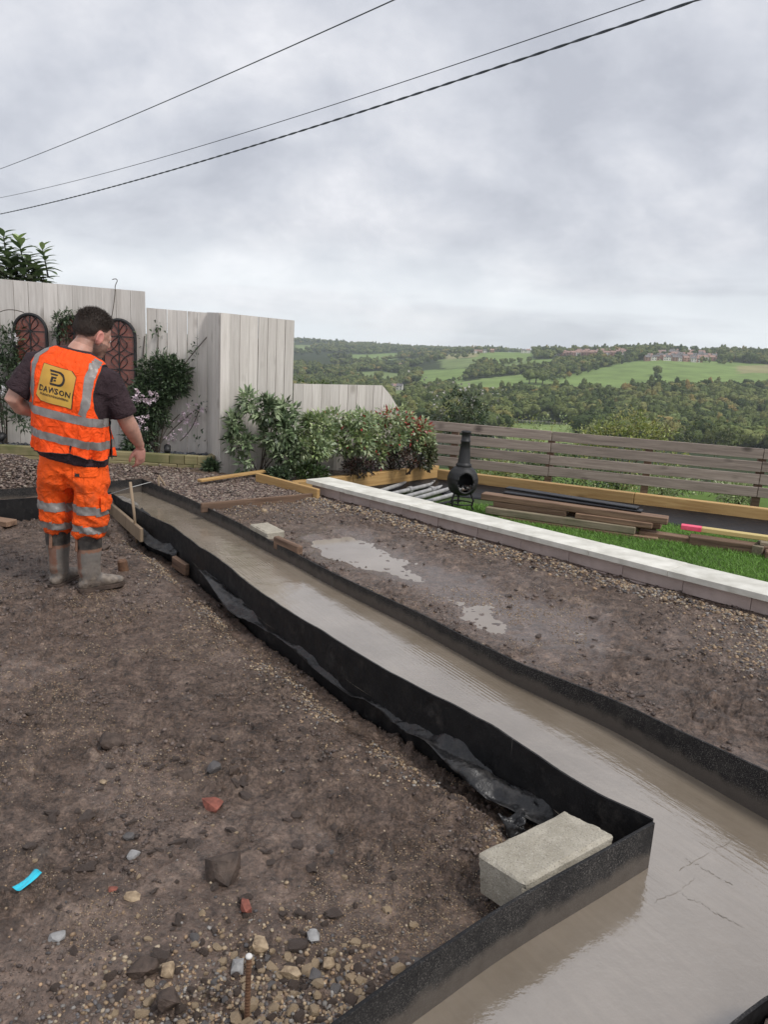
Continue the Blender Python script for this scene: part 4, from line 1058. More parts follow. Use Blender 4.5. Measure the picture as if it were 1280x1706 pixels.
# crumpled black sheeting along the left shutter
def sheet(label, path, widths, zs, seed, mat):
    P = np.array([p[:2] for p in path], float); n = 40 * len(P); s = np.linspace(0, len(P) - 1, n)
    x = np.interp(s, range(len(P)), P[:, 0]); y = np.interp(s, range(len(P)), P[:, 1]); w = np.interp(s, range(len(P)), widths); z0 = np.interp(s, range(len(P)), zs)
    tx, ty = np.gradient(x), np.gradient(y); ln = np.hypot(tx, ty); nx, ny = ty / ln, -tx / ln
    nx, ny = -nx, -ny
    m = 16; v, f = [], []
    for i in range(n):
        for j in range(m):
            u = j / (m - 1)
            cr_ = float(fbm(s[i] * 2.6 + u, u * 2.4 + s[i], seed, 4)) - 0.5
            off = (u - 0.5) * w[i] + 0.025 * cr_
            v.append((x[i] - nx[i] * off, y[i] - ny[i] * off, z0[i] + 0.05 * (1 - u) * (0.7 + cr_) + 0.05 * cr_ + 0.014 * math.sin(u * 7 + s[i] * 3)))
    for i in range(n - 1):
        for j in range(m - 1): a = i * m + j; f.append((a, a + m, a + m + 1, a + 1))
    o = mesh('plastic_sheet', v, f, mat, None, True)
    sd = o.modifiers.new('t', 'SOLIDIFY'); sd.thickness = 0.0015
    return tag(o, label, 'plastic sheet')
q = Nodes('dusty_sheet'); v = q.coord()
wh = q.rng(q.noise(v, 14, 7, 0.7), 0.45, 0.72)
q.set(q.mix(q.math('MULTIPLY', wh, 0.55), (0.012, 0.012, 0.013), (0.10, 0.092, 0.085)), q.rng(wh, 0, 1, 0.34, 0.7), q.bump(q.noise(v, 35, 5), 0.5, 0.012))
MAT['sheet'] = q.m
sheet('torn grey plastic sheeting crumpled beside the wooden pegs', [(-2.204, 6.476, 0.000), (-1.983, 6.095, -0.010), (-1.734, 5.695, -0.020), (-1.582, 5.548, -0.020)], [0.06, 0.22, 0.20, 0.05], [0.08, 0.03, 0.0, -0.02], 11, MAT['sheet'])
sheet('long crumpled strip of dirty black sheeting at the foot of the wavy shutter', [(-1.230, 5.017, -0.020), (-0.903, 4.470, -0.030), (-0.640, 4.153, -0.030), (-0.352, 3.807, -0.040), (-0.067, 3.362, -0.040), (0.110, 3.151, -0.040), (0.253, 2.948, -0.030), (0.399, 2.700, -0.030), (0.539, 2.514, -0.020), (0.699, 2.362, -0.020)], [0.12, 0.17, 0.13, 0.17, 0.12, 0.10, 0.13, 0.17, 0.13, 0.07], [0.05, 0.01, 0.0, 0.0, -0.01, -0.01, 0.02, 0.02, 0.0, -0.02], 13, MAT['sheet'])
sheet('small torn corner of sheeting poking up by the concrete block', [(0.515, 2.388, -0.020), (0.535, 2.321, -0.020), (0.563, 2.291, -0.020)], [0.10, 0.06, 0.02], [0.02, -0.02, -0.04], 19, MAT['sheet'])
MAT['concrete_dry'] = simple('spilt_concrete', (0.13, 0.115, 0.10), (0.23, 0.21, 0.185), 8, 0.8, 0.8, 40, 0.02)
# pegs, string, boards behind the worker's legs
def peg(label, a, b, r=0.012):
    m = MB(); m.tube([a, tuple(Vector(a).lerp(Vector(b), .5) + Vector((.004, 0, 0))), b], [r * .8, r, r * 1.05], 7); return tag(m.build('wooden_peg', MAT['peg'], None, True), label, 'peg')
pa = (-2.071, 6.020, -0.012)
pb = (-2.129, 6.050, 0.458)
peg('tall thin wooden peg holding the string line by the trench', (pa[0], pa[1], -0.06), pb)
p2 = (-2.352, 7.500, 0.246)
peg('short wooden peg standing in the gravel past the trench', (p2[0] + .01, p2[1], 0.10), p2, 0.011)
p3 = (-2.315, 7.520, 0.257)
peg('pale splintered peg leaning in the gravel patch', (p3[0] + .05, p3[1] + .02, 0.11), (-2.362, 7.550, 0.256), 0.012)
m = MB(); m.tube([(-2.604, 6.800, 0.181), (-2.132, 6.070, 0.408), (-2.389, 7.400, 0.211)], 0.0028, 5); tag(m.build('string_line', MAT['string'], None), 'thin pale builders string tied to the tall wooden peg', 'string')
timber('trench_board', 'pale timber board on edge below the tall wooden peg', (-2.593, 6.822, 0.050), (-1.981, 5.875, 0.050), 0.03, 0.12, MAT['peg'], 'board')
sp = rough_box((0.42, 0.16, 0.10), 8, 0.05, 16); o = link('concrete_spill', sp, MAT['concrete_dry'], None, True); o.location = (-2.478, 6.821, 0.080); o.rotation_euler = (0, 0, R(-52))
tag(o, 'grey spilt concrete heaped between the board and the shutter', 'concrete spill')
timber('trench_board', 'muddy plank end lying on the ground left of the worker', (-3.393, 6.145, 0.040), (-3.147, 6.068, 0.040), 0.12, 0.05, MAT['old_timber'], 'plank')
timber('trench_board', 'brown board end sticking out under the torn sheeting', (-1.584, 5.427, -0.020), (-1.435, 5.250, -0.030), 0.04, 0.09, MAT['old_timber'], 'board')
# cut post stub beside the worker
m = MB(); m.lathe([(0, 0.075), (.028, .078), (.034, .07), (.036, .0), (.035, -.04)], 14); o = m.build('pipe_stub', MAT['rust'], None); o.location = (-1.843, 5.069, 0.000); o.rotation_euler = (R(4), R(-6), 0)
tag(o, 'rusty red-brown pipe stub standing in the mud beside the worker', 'pipe stub')

# reinforcing bar
m = MB(); zz = np.linspace(-0.05, 0.215, 90)
m.tube([(-0.262 + 0.012 * z, 1.478, z) for z in zz], [0.0062 + 0.0011 * (i % 3 == 0) for i in range(90)], 10)
rb = thing('steel_rod', 'rusty ribbed steel rod with a pale tip standing in the gravel', 'steel rod', (0, 0, 0))
m.build('bar', MAT['rust'], rb, False)
m = MB(); m.ell((-0.2595, 1.478, 0.217), (.0085, .0085, .006)); m.build('tip', simple('pale_tip', (.55, .53, .5), (.65, .63, .6), 20), rb, True)

# blue plastic label
q = Nodes('blue_label'); v = q.coord('Object', (1, 1, 1))
w1 = q.coord('Object', (90, 20, 1)); letters = q.rng(q.noise(w1, 6, 2), 0.52, 0.55)
se = q.n('ShaderNodeSeparateXYZ'); tcx = q.n('ShaderNodeTexCoord'); q.l(tcx.outputs['Object'], se.inputs[0])
rows = q.rng(q.math('SINE', q.math('MULTIPLY', se.outputs['X'], 420.0)), 0.0, 0.2)
q.set(q.mix(q.math('MULTIPLY', letters, q.math('MULTIPLY', rows, 0.5)), (0.03, 0.55, 0.72), (0.02, 0.18, 0.26)), 0.35)
v, f = [], []
for i in range(9):
    for j in range(5):
        u, w = i / 8 - .5, j / 4 - .5
        v.append((u * 0.030 , w * 0.082, 0.004 + 0.006 * (w * 2) ** 2 + 0.003 * math.sin(u * 5 + w * 4)))
for i in range(8):
    for j in range(4): a = i * 5 + j; f.append((a, a + 5, a + 6, a + 1))
o = mesh('plastic_label', v, f, q.m, None, True); o.modifiers.new('t', 'SOLIDIFY').thickness = 0.001
bx, by = (-0.995, 1.900, 0.020)[:2]
o.location = (bx, by, float(ground_h(bx, by)) + 0.016); o.rotation_euler = (R(4), 0, R(-20)); tag(o, 'bright blue plastic label lying on the mud', 'label')

# rocks and brick pieces
def hull_rock(seed, d, npt=22, jag=0.25, jit=0.05):
    r_ = np.random.RandomState(seed); bm = bmesh.new()
    p = r_.normal(size=(npt, 3)); p /= np.linalg.norm(p, axis=1, keepdims=True)
    p = np.sign(p) * np.abs(p) ** 0.75; p *= (1 + r_.uniform(-jag, jag, (npt, 1))); p = p * np.array(d) / 2 * 1.05
    for c in p: bm.verts.new(c)
    bmesh.ops.convex_hull(bm, input=bm.verts)
    for vv_ in [v_ for v_ in bm.verts if not v_.link_faces]: bm.verts.remove(vv_)
    bmesh.ops.triangulate(bm, faces=bm.faces)
    bmesh.ops.subdivide_edges(bm, edges=bm.edges, cuts=1, smooth=0.06)
    bmesh.ops.triangulate(bm, faces=bm.faces)
    for p_ in bm.verts: p_.co *= 1 + r_.uniform(-jit, jit)
    me = bpy.data.meshes.new('rock'); bm.to_mesh(me); bm.free(); return me
def rock(px_xy, d, seed, mat, name, label, cat, sink=0.25, rot=0.0):
    x, y = px_xy[:2]; o = link(name, hull_rock(seed, d), mat); o.location = (x, y, float(ground_h(x, y)) + d[2] * (0.5 - sink)); o.rotation_euler = (rnd.uniform(-.15, .15), rnd.uniform(-.15, .15), rot)
    return tag(o, label, cat)
MAT['grey_rock'] = simple('grey_stone', (0.20, 0.195, 0.19), (0.36, 0.355, 0.35), 40, 0.6, 0.4, 90)
MAT['tan_rock'] = simple('tan_stone', (0.16, 0.11, 0.068), (0.46, 0.35, 0.225), 45, 0.65, 0.7, 80)
MAT['clod'] = simple('mud_clod', (0.045, 0.032, 0.026), (0.15, 0.112, 0.092), 40, 0.5, 0.9, 110, 0.006)
MAT['dark_rock'] = simple('dark_stone', (0.055, 0.05, 0.05), (0.12, 0.11, 0.105), 22, 0.6, 0.5, 80)
rock((-1.053, 2.724, 0.030), (0.085, 0.07, 0.065), 5, MAT['rock'], 'rock', 'angular brown rock alone on the smooth trodden mud', 'rock', 0.08, 0.4)
rock((-0.546, 2.327, 0.020), (0.085, 0.062, 0.034), 9, MAT['brick'], 'brick_fragment', 'flat broken piece of red brick on the mud', 'brick piece', 0.1, -0.5)
rock((-0.443, 1.988, 0.020), (0.14, 0.095, 0.075), 13, MAT['rock'], 'rock', 'largest muddy rock, lying near the small red brick chip', 'rock', 0.15, 0.1)
rock((-0.702, 2.530, 0.010), (0.06, 0.045, 0.04), 15, MAT['rock'], 'rock', 'squarish muddy rock left of the paired dark rocks', 'rock', 0.3)
rock((-0.599, 2.569, 0.010), (0.055, 0.045, 0.04), 17, MAT['dark_rock'], 'rock', 'dark jagged rock paired with a smaller round one', 'rock', 0.3, 1.0)
rock((-0.517, 2.556, 0.010), (0.042, 0.038, 0.034), 19, MAT['rock'], 'rock', 'small round rock beside the dark jagged one', 'rock', 0.2)
rock((-0.341, 1.848, 0.020), (0.062, 0.030, 0.03), 21, MAT['brick'], 'brick_fragment', 'narrow chip of red brick near the gravel edge', 'brick piece', 0.2, -1.0)
rock((-0.821, 1.709, 0.015), (0.042, 0.03, 0.022), 23, MAT['grey_rock'], 'pebble', 'whitish smooth pebble alone in dark mud', 'pebble', 0.25, 0.1)
rock((-0.315, 1.636, 0.020), (0.036, 0.040, 0.034), 25, MAT['grey_rock'], 'stone_cube', 'light grey squarish stone beside the steel rod', 'stone', 0.2)
rock((-0.557, 1.610, 0.020), (0.07, 0.045, 0.045), 27, MAT['rock'], 'rock', 'brown blocky rock next to a tan cubic stone', 'rock', 0.3)
rock((-0.494, 1.614, 0.020), (0.034, 0.038, 0.034), 29, MAT['tan_rock'], 'rock', 'tan cubic stone next to the brown blocky rock', 'stone', 0.25)
rock((-0.271, 1.709, 0.020), (0.045, 0.050, 0.034), 31, MAT['tan_rock'], 'pebble', 'oval streaked tan stone above the steel rod', 'stone', 0.2)
rock((-0.171, 1.625, 0.020), (0.055, 0.032, 0.028), 33, MAT['tan_rock'], 'pebble', 'long tan pebble right of the steel rod', 'pebble', 0.2)
rock((-0.128, 1.751, 0.020), (0.034, 0.036, 0.024), 35, MAT['grey_rock'], 'pebble', 'bluish-grey pebble at the upper edge of the gravel', 'pebble', 0.2)
rock((-0.108, 1.588, 0.020), (0.030, 0.042, 0.022), 37, MAT['dark_rock'], 'pebble', 'dark slate-grey pebble near the shutter board', 'pebble', 0.2)
rock((-0.080, 1.642, 0.020), (0.030, 0.034, 0.026), 39, MAT['tan_rock'], 'pebble', 'pinkish-tan stone between gravel and shutter board', 'stone', 0.2)
rock((-0.454, 1.496, 0.020), (0.055, 0.055, 0.05), 41, MAT['rock'], 'rock', 'angular purple-brown rock at the front of the gravel', 'rock', 0.3)
rock((-0.671, 1.870, 0.020), (0.045, 0.03, 0.02), 43, MAT['tan_rock'], 'pebble', 'flat tan stone pressed into the mud below a red chip', 'stone', 0.35)
rock((-0.776, 2.142, 0.020), (0.038, 0.032, 0.026), 45, MAT['dark_rock'], 'rock', 'greyish stone half sunk in mid mud', 'rock', 0.35)
rock((-0.731, 2.050, 0.020), (0.034, 0.034, 0.026), 47, MAT['grey_rock'], 'rock', 'small grey-green stone just below the half-sunk one', 'rock', 0.4)
rock((-0.990, 2.465, 0.020), (0.024, 0.02, 0.018), 49, MAT['tan_rock'], 'pebble', 'pale tan pebble beside a hollow below the lone rock', 'pebble', 0.2)
rock((-0.741, 1.897, 0.020), (0.028, 0.02, 0.012), 51, MAT['brick'], 'brick_fragment', 'tiny red brick flake near the blue label', 'brick piece', 0.2)
rock((-2.386, 6.050, 0.020), (0.14, 0.12, 0.09), 53, MAT['rock'], 'rock', 'muddy lump behind the worker boots', 'clod', 0.2)
rock((-2.208, 5.553, 0.020), (0.15, 0.10, 0.06), 55, MAT['rock'], 'rock', 'flat muddy lump beside the worker boot', 'clod', 0.2)
rock((-1.107, 6.655, 0.130), (0.06, 0.03, 0.03), 57, MAT['tan_rock'], 'pebble', 'pale chip on the mud before the gravel patch', 'chip', 0.2)

# countable stones pressed into the ground: one object each, children of the ground
r_ = np.random.RandomState(12)
protos = []
for s_ in range(8):
    me = hull_rock(100 + s_, (1, r_.uniform(.7, .95), r_.uniform(.5, .75)), 26, 0.12)
    me.materials.clear(); protos.append(me)
SM = [MAT['tan_rock'], MAT['tan_rock'], MAT['rock'], MAT['rock'], MAT['dark_rock'], MAT['tan_rock'], MAT['tan_rock'], MAT['rock']]
for me, mt in zip(protos, SM): me.materials.append(mt)
cnt = 0
def stone_at(x, y, s):
    o = bpy.data.objects.new('stone', protos[r_.randint(0, 8)]); COLL.objects.link(o); o.parent = mud
    o.location = (x, y, float(ground_h(x, y)) + s * 0.02); o.scale = (s * r_.uniform(.8, 1.2), s * r_.uniform(.8, 1.1), s * r_.uniform(.8, 1.1)); o.rotation_euler = (r_.uniform(-.5, .5), r_.uniform(-.5, .5), r_.uniform(0, 6.28))
pts = []
while len(pts) < 230:
    x, y = r_.normal(-0.20, 0.16), 1.34 + abs(r_.normal(0, 0.17))
    if inpoly(np.array(x), np.array(y), LPOLY) and float(dline(np.array(x), np.array(y), NLEG)) > 0.03 and y < 1.95 and all(math.hypot(x - a, y - b) > 0.5 * (s_ + c) for a, b, c in pts for s_ in (0.02,)):
        s_ = r_.uniform(0.014, 0.036); pts.append((x, y, s_)); stone_at(x, y, s_)
for k in range(70):
    x, y = r_.uniform(-1.2, 0.1), r_.uniform(1.35, 2.9)
    if inpoly(np.array(x), np.array(y), LPOLY): stone_at(x, y, r_.uniform(0.010, 0.022))
# clods of mud
clods = []
for s_ in range(5):
    me = hull_rock(300 + s_, (1, .85, .7), 30, 0.38, 0.16); me.materials.append(MAT['clod']); clods.append(me)
for k in range(230):
    cx, cy = (r_.normal(-0.55, 0.35), r_.normal(2.25, 0.4)) if k < 110 else (r_.uniform(-2.0, 0.3), r_.uniform(1.5, 4.6)) if k < 180 else (r_.uniform(0.4, 2.0), r_.uniform(2.9, 4.6))
    if (inpoly(np.array(cx), np.array(cy), LPOLY) or k >= 180) and not inpoly(np.array(cx), np.array(cy), CPOLY) and cx + cy < 6.4:
        s_ = .012 + .034 * r_.uniform() ** 2; o = bpy.data.objects.new('clod', clods[r_.randint(0, 5)]); COLL.objects.link(o); o.parent = mud
        o.location = (cx, cy, float(ground_h(cx, cy)) + s_ * 0.05); o.scale = (s_ * r_.uniform(.8, 1.5), s_ * r_.uniform(.7, 1.1), s_ * r_.uniform(.6, .9)); o.rotation_euler = (r_.uniform(-.4, .4), r_.uniform(-.4, .4), r_.uniform(0, 6.28))
# loose grit: uncountable
gxs, gys, gss = [], [], []
def grit(n, fx, fy, lo, hi, cond=None):
    x, y = fx(n), fy(n); s = r_.uniform(lo, hi, n); gxs.append(x); gys.append(y); gss.append(s)
grit(6500, lambda n: r_.normal(-0.24, 0.27, n), lambda n: 1.25 + np.abs(r_.normal(0, 0.22, n)), .002, .008)
grit(2500, lambda n: r_.uniform(-2.4, .6, n), lambda n: r_.uniform(1.2, 4.4, n), .0015, .0055)
def along(path, n, off0, off1, s0=0, s1=1):
    P = np.array([p[:2] for p in path]); seg = np.hypot(*np.diff(P, axis=0).T); S = np.concatenate([[0], np.cumsum(seg)]); s = r_.uniform(s0 * S[-1], s1 * S[-1], n)
    x = np.interp(s, S, P[:, 0]); y = np.interp(s, S, P[:, 1]); e_ = 0.02
    dx = np.interp(s + e_, S, P[:, 0]) - np.interp(s - e_, S, P[:, 0]); dy = np.interp(s + e_, S, P[:, 1]) - np.interp(s - e_, S, P[:, 1]); l = np.hypot(dx, dy) + 1e-9
    o_ = off0 + (off1 - off0) * np.abs(r_.normal(0, .45, n)); return x + dy / l * o_, y - dx / l * o_
for (n, o0, o1, a, b, lo, hi) in ((5200, 0.13, 0.40, 0.15, 1.0, .003, .009),):
    x, y = along(LFORM, n, o0, o1, a, b); m_ = fbm(x * 3, y * 3, 91, 2) > 0.46; x, y = x[m_] , y[m_]
    # offset to the mud side
    gxs.append(x); gys.append(y); gss.append(r_.uniform(lo, hi, len(x)))
x, y = along(WLINE, 4200, 0.03, 0.28, 0, 0.66); gxs.append(x); gys.append(y); gss.append(r_.uniform(.007, .016, len(x)))
x = r_.normal(2.2, .25, 1300); y = r_.normal(3.75, .30, 1300); k = (x + y < 6.7); gxs.append(x[k]); gys.append(y[k]); gss.append(r_.uniform(.004, .012, k.sum()))
x = r_.uniform(-2.2, -0.3, 1500); y = 6.9 + r_.normal(0, .3, 1500); k = x + y < 6.7; gxs.append(x[k]); gys.append(y[k]); gss.append(r_.uniform(.004, .012, k.sum()))
x, y, s_ = np.concatenate(gxs), np.concatenate(gys), np.concatenate(gss)
def clean(x, y, s_):
    k = ~inpoly(x, y, CPOLY) & ~inpoly(x, y, LAWN) & (dline(x, y, LFORM + NLEG) > 0.018) & (dline(x, y, RFORM) > 0.02) & (y > 0.9); return x[k], y[k], s_[k]
x, y, s_ = clean(x, y, s_)
o = stones_mesh('grit', np.stack([x, y, ground_h(x, y) + s_ * 0.1], 1), s_, pal(r_, len(x), GRAVEL * 0.85, .3), MAT['stone'], mud, 21, 0.7); o['kind'] = 'stuff'
# sandy flecks trodden in, in drifts
n = 80000; yv = 1.1 * np.exp(r_.uniform(0, math.log(4.3), n)); x = yv * r_.uniform(-0.62, 0.3, n)
k = fbm(x * 2.1, yv * 2.1, 93, 4, .6) + r_.normal(0, .035, n) > 0.58; x, yv = x[k], yv[k]
x, y, s_ = clean(x, yv, r_.uniform(.0010, .0022, len(x)) * (0.55 + 0.45 * yv))
o = stones_mesh('sand_flecks', np.stack([x, y, ground_h(x, y) + s_ * 0.15], 1), s_, pal(r_, len(x), GRAVEL[[0, 1, 2, 3, 6, 8]] * .95, .35), MAT['stone'], mud, 22, 0.7, 0); o['kind'] = 'stuff'
# mud crumbs
n = 30000; yv = 1.1 * np.exp(r_.uniform(0, math.log(6.0), n)); x = yv * r_.uniform(-0.62, 0.55, n)
k = fbm(x * 2.7, yv * 2.7, 95, 4, .6) + r_.normal(0, .05, n) > 0.54; x, yv = x[k], yv[k]
x, y, s_ = clean(x, yv, (0.0016 + 0.007 * r_.uniform(0, 1, len(x)) ** 4) * (0.6 + 0.4 * yv)); k = wet_h(x, y) < .8; x, y, s_ = x[k], y[k], s_[k]
o = stones_mesh('mud_crumbs', np.stack([x, y, ground_h(x, y) + s_ * 0.2], 1), s_, pal(r_, len(x), np.array([(0.10, 0.073, 0.062), (0.06, 0.044, 0.037), (0.15, 0.115, 0.098), (0.12, 0.09, 0.077)]), .3), MAT['stone'], mud, 24, 0.8, 0); o['kind'] = 'stuff'

# ------------------------------------------------------------------ overhead cables
def cable(label, a, b, sag, rad, twist=0):
    a = Vector(a); b = Vector(b); d = b - a; P = []
    n = 160
    for i in range(n + 1):
        u = -0.35 + 1.6 * i / n; p = a + d * u; p.z -= sag * 4 * u * (1 - u); P.append(p)
    if not twist:
        m = MB(); m.tube(P, rad, 6); return tag(m.build('overhead_cable', MAT['wire'], None, True), label, 'cable')
    t = thing('overhead_cable', label, 'cable', P[0])
    for ph in (0, math.pi):
        Q = []; n2 = 900
        for i in range(n2 + 1):
            u = -0.35 + 1.6 * i / n2; p = a + d * u; p.z -= sag * 4 * u * (1 - u)
            ang = ph + 2 * math.pi * u * d.length / twist; Q.append(p + Vector((0, math.cos(ang), math.sin(ang))) * rad * .8 - P[0])
        m = MB(); m.tube(Q, rad, 5); m.build('strand', MAT['wire'], t, True)
cable('highest thin single cable across the cloudy sky', (-13.268, 26.000, 6.854), (-0.236, 11.000, 6.206), 0.07, 0.0085)
cable('thin middle cable just above the twisted one', (-13.316, 26.000, 5.961), (2.790, 10.000, 5.938), 0.20, 0.0065)
cable('thick twisted two-strand cable, lowest across the sky', (-13.344, 26.000, 5.452), (3.092, 9.000, 5.536), 0.18, 0.0095, 0.62)
# ================================================================== PLANTS
def bez(a, b, c, n=7):
    return [tuple(Vector(a) * (1 - t) ** 2 + Vector(b) * 2 * t * (1 - t) + Vector(c) * t * t) for t in np.linspace(0, 1, n)]
def shrub(name, label, base, blobs, nclus, per, L0, L1, wr, cols, seed, stems=8, cat='shrub', spread=0.05, up=0.4, group=None, flat_y=None, stem_r=0.008, tips=None):
    r_ = np.random.RandomState(seed); t = thing(name, label, cat, base, 0, group); base = np.array(base)
    C_, D_ = [], []
    wts = np.array([b[3] * b[5] for b in blobs]); wts = wts / wts.sum()
    for k in r_.choice(len(blobs), nclus, p=wts):
        b = blobs[k]; u = r_.normal(size=3); u /= np.linalg.norm(u); r = r_.uniform(0.35, 1.0) ** 0.5
        p = np.array(b[:3]) + u * r * np.array(b[3:6]); C_.append(p); D_.append(u + np.array([0, -0.25, up]))
    C_ = np.array(C_); D_ = np.array(D_)
    if flat_y is not None: C_[:, 1] = np.minimum(C_[:, 1], flat_y)
    if len(C_) > 3 * stems:
        m = MB()
        for k in r_.choice(len(C_), stems, replace=False):
            e_ = C_[k] - base; mid = np.array([e_[0] * .35 + r_.normal(0, .04), e_[1] * .5, e_[2] * .55]); m.tube(bez(r_.normal(0, .03, 3) * np.array([1, 1, 0]), mid, e_, 8), list(np.linspace(stem_r, stem_r * .3, 8)), 5)
        m.build('stems', MAT['bark'], t)
    n = nclus * per; ci = np.repeat(np.arange(nclus), per)
    off = r_.normal(size=(n, 3)); off /= np.linalg.norm(off, axis=1, keepdims=True)
    d = D_[ci] * 0.55 + off
    pos = C_[ci] + off * spread * r_.uniform(0.0, 1, (n, 1)) - base
    cc = np.array(cols)[r_.randint(0, len(cols), nclus)][ci] * r_.uniform(.65, 1.35, (n, 1))
    if tips is not None:
        sel = tips(C_[ci]) > r_.uniform(0, 1, n); cc[sel] = np.array([0.45, 0.06, 0.055]) * r_.uniform(.6, 1.3, (sel.sum(), 1))
    o = leaf_mesh('foliage', pos, d, r_.uniform(L0, L1, n), r_.uniform(L0, L1, n) * wr, cc, MAT['leaf'], t, rs=r_); o['kind'] = 'stuff'
    return t
def B(p, rx, ry, rz): return (*p, rx, ry, rz)
DARK = [(0.061, 0.097, 0.046), (0.074, 0.115, 0.054), (0.101, 0.142, 0.074), (0.047, 0.074, 0.038)]
GREY = [(0.295, 0.371, 0.208), (0.383, 0.463, 0.271), (0.174, 0.242, 0.12), (0.522, 0.594, 0.383), (0.227, 0.315, 0.144)]
OLIVE = [(0.274, 0.35, 0.14), (0.37, 0.438, 0.206), (0.177, 0.245, 0.088), (0.483, 0.542, 0.309), (0.306, 0.35, 0.162)]
cl = shrub('climbing_shrub', 'dark climber with pink-white flowers on the white fence', ((-2.890, 9.200, 0.240)), [B((-2.852, 9.250, 1.156), .34, .12, .30), B((-2.989, 9.200, 0.835), .30, .13, .30), B((-3.097, 9.150, 0.461), .20, .13, .28), B((-2.697, 9.280, 1.215), .22, .08, .2), B((-3.136, 9.100, 0.202), .15, .1, .12)], 620, 11, .045, .085, .36, DARK, 2, 14, spread=.08)
r_ = np.random.RandomState(4)
fl = []
for c, n, s_ in (((-3.075, 9.020, 0.922), 9, .045), ((-2.855, 9.040, 0.962), 6, .04), ((-3.014, 9.020, 0.627), 9, .06), ((-2.569, 9.300, 0.739), 9, .07), ((-2.630, 9.300, 0.547), 7, .08), ((-2.730, 9.250, 0.471), 6, .08), ((-2.522, 9.320, 0.664), 5, .07), ((-2.951, 9.020, 0.921), 5, .03), ((-2.416, 9.350, 0.743), 3, .06)):
    for k in range(n): fl.append((np.array(c) + r_.normal(0, s_, 3) * np.array([1, .3, 1]), r_.uniform(.030, .046)))
P_, D_, S_ = [], [], []
for c, s_ in fl:
    ax = np.array([r_.normal(0, .4), -1, r_.normal(0, .4)])
    for k in range(5):
        a = k * 1.2566; P_.append(c); D_.append(np.array([math.cos(a), -0.25, math.sin(a)])); S_.append(s_)
loc = np.array(cl.location)
o = leaf_mesh('flowers', np.array(P_) - loc, D_, np.array(S_), np.array(S_) * .7, np.tile([[0.85, 0.70, 0.76]], (len(P_), 1)) * r_.uniform(.8, 1.1, (len(P_), 1)), MAT['leaf'], cl, rs=r_); o['kind'] = 'stuff'
m = MB()
for a, b, c in (((-2.860, 9.200, 0.242), (-2.865, 9.200, 0.506), (-2.630, 9.300, 0.735)), ((-2.859, 9.200, 0.356), (-2.706, 9.300, 0.580), (-2.419, 9.360, 0.818)), ((-2.741, 9.300, 1.102), (-2.575, 9.380, 1.404), (-2.281, 9.400, 1.741)), ((-3.106, 9.350, 1.375), (-3.098, 9.380, 1.558), (-3.089, 9.380, 1.668)), ((-2.602, 9.200, 0.408), (-2.440, 9.300, 0.557), (-2.396, 9.360, 0.857)), ((-2.910, 9.300, 1.386), (-2.918, 9.380, 1.605), (-2.930, 9.400, 1.786))):
    m.tube([tuple(np.array(p) - loc) for p in bez(a, b, c, 8)], 0.006, 5)
m.build('trailing_stems', MAT['bark'], cl)
P_ = np.array([np.array(c) + r_.normal(0, .045, 3) * np.array([1, .2, 1.3]) for c in ((-2.926, 9.360, 1.713), (-2.918, 9.360, 1.785), (-2.450, 9.360, 1.593), (-2.494, 9.360, 1.482), (-2.403, 9.300, 0.748), (-2.373, 9.300, 0.884), (-2.361, 9.200, 0.459), (-3.197, 9.300, 1.603)) for k in range(9)])
o = leaf_mesh('shoot_leaves', P_ - loc, r_.normal(size=(len(P_), 3)), .06, .026, pal(r_, len(P_), np.array(DARK)), MAT['leaf'], cl, rs=r_); o['kind'] = 'stuff'
c0 = shrub('climbing_shrub', 'dark leafy climber with white flowers at the end of the tall fence', ((-4.785, 9.150, 0.239)), [B((-4.745, 9.200, 1.466), .20, .1, .28), B((-4.759, 9.150, 1.142), .22, .1, .25), B((-4.593, 9.100, 0.568), .20, .1, .15), B((-4.515, 9.200, 1.371), .09, .06, .1), B((-5.073, 9.100, 0.981), .3, .15, .6)], 200, 11, .05, .09, .34, DARK + [(0.05, 0.07, 0.035)], 6, 12, spread=.08)
P_, D_ = [], []
for c in [np.array((-4.548, 9.020, 1.545)) + r_.normal(0, .05, 3) * np.array([1, .2, 1]) for k in range(4)] + [np.array((-4.700, 9.000, 0.934)) + r_.normal(0, .03, 3) for k in range(3)]:
    for k in range(5): P_.append(c - np.array(c0.location)); D_.append((math.cos(k * 1.2566), -.2, math.sin(k * 1.2566)))
o = leaf_mesh('flowers', P_, D_, .032, .024, np.tile([[0.7, 0.68, 0.68]], (len(P_), 1)), MAT['leaf'], c0, rs=r_); o['kind'] = 'stuff'
vine = shrub('climbing_vine', 'thin vine draped over the middle arched mirror', ((-4.017, 9.220, 1.506)), [B((-3.976, 9.220, 1.843), .13, .05, .07), B((-4.067, 9.220, 1.753), .08, .05, .1), B((-3.843, 9.220, 1.907), .06, .04, .05), B((-4.072, 9.220, 1.625), .10, .05, .06)], 70, 7, .035, .065, .36, DARK + [(0.06, 0.085, 0.035)], 8, 6, cat='vine', stem_r=.005)
m = MB(); lv = np.array(vine.location)
m.tube([tuple(np.array(p) - lv) for p in bez((-3.497, 9.340, 1.789), (-3.431, 9.340, 2.078), (-3.428, 9.340, 2.234), 8)] + [tuple(np.array(p) - lv) for p in bez((-3.420, 9.340, 2.262), (-3.367, 9.340, 2.349), (-3.462, 9.340, 2.316), 6)], 0.005, 5)
m.tube([tuple(np.array(p) - lv) for p in bez((-4.783, 9.200, 1.855), (-4.670, 9.200, 1.917), (-4.491, 9.200, 1.864), 8)], 0.005, 5); m.build('wiry_shoot', MAT['bark'], vine)
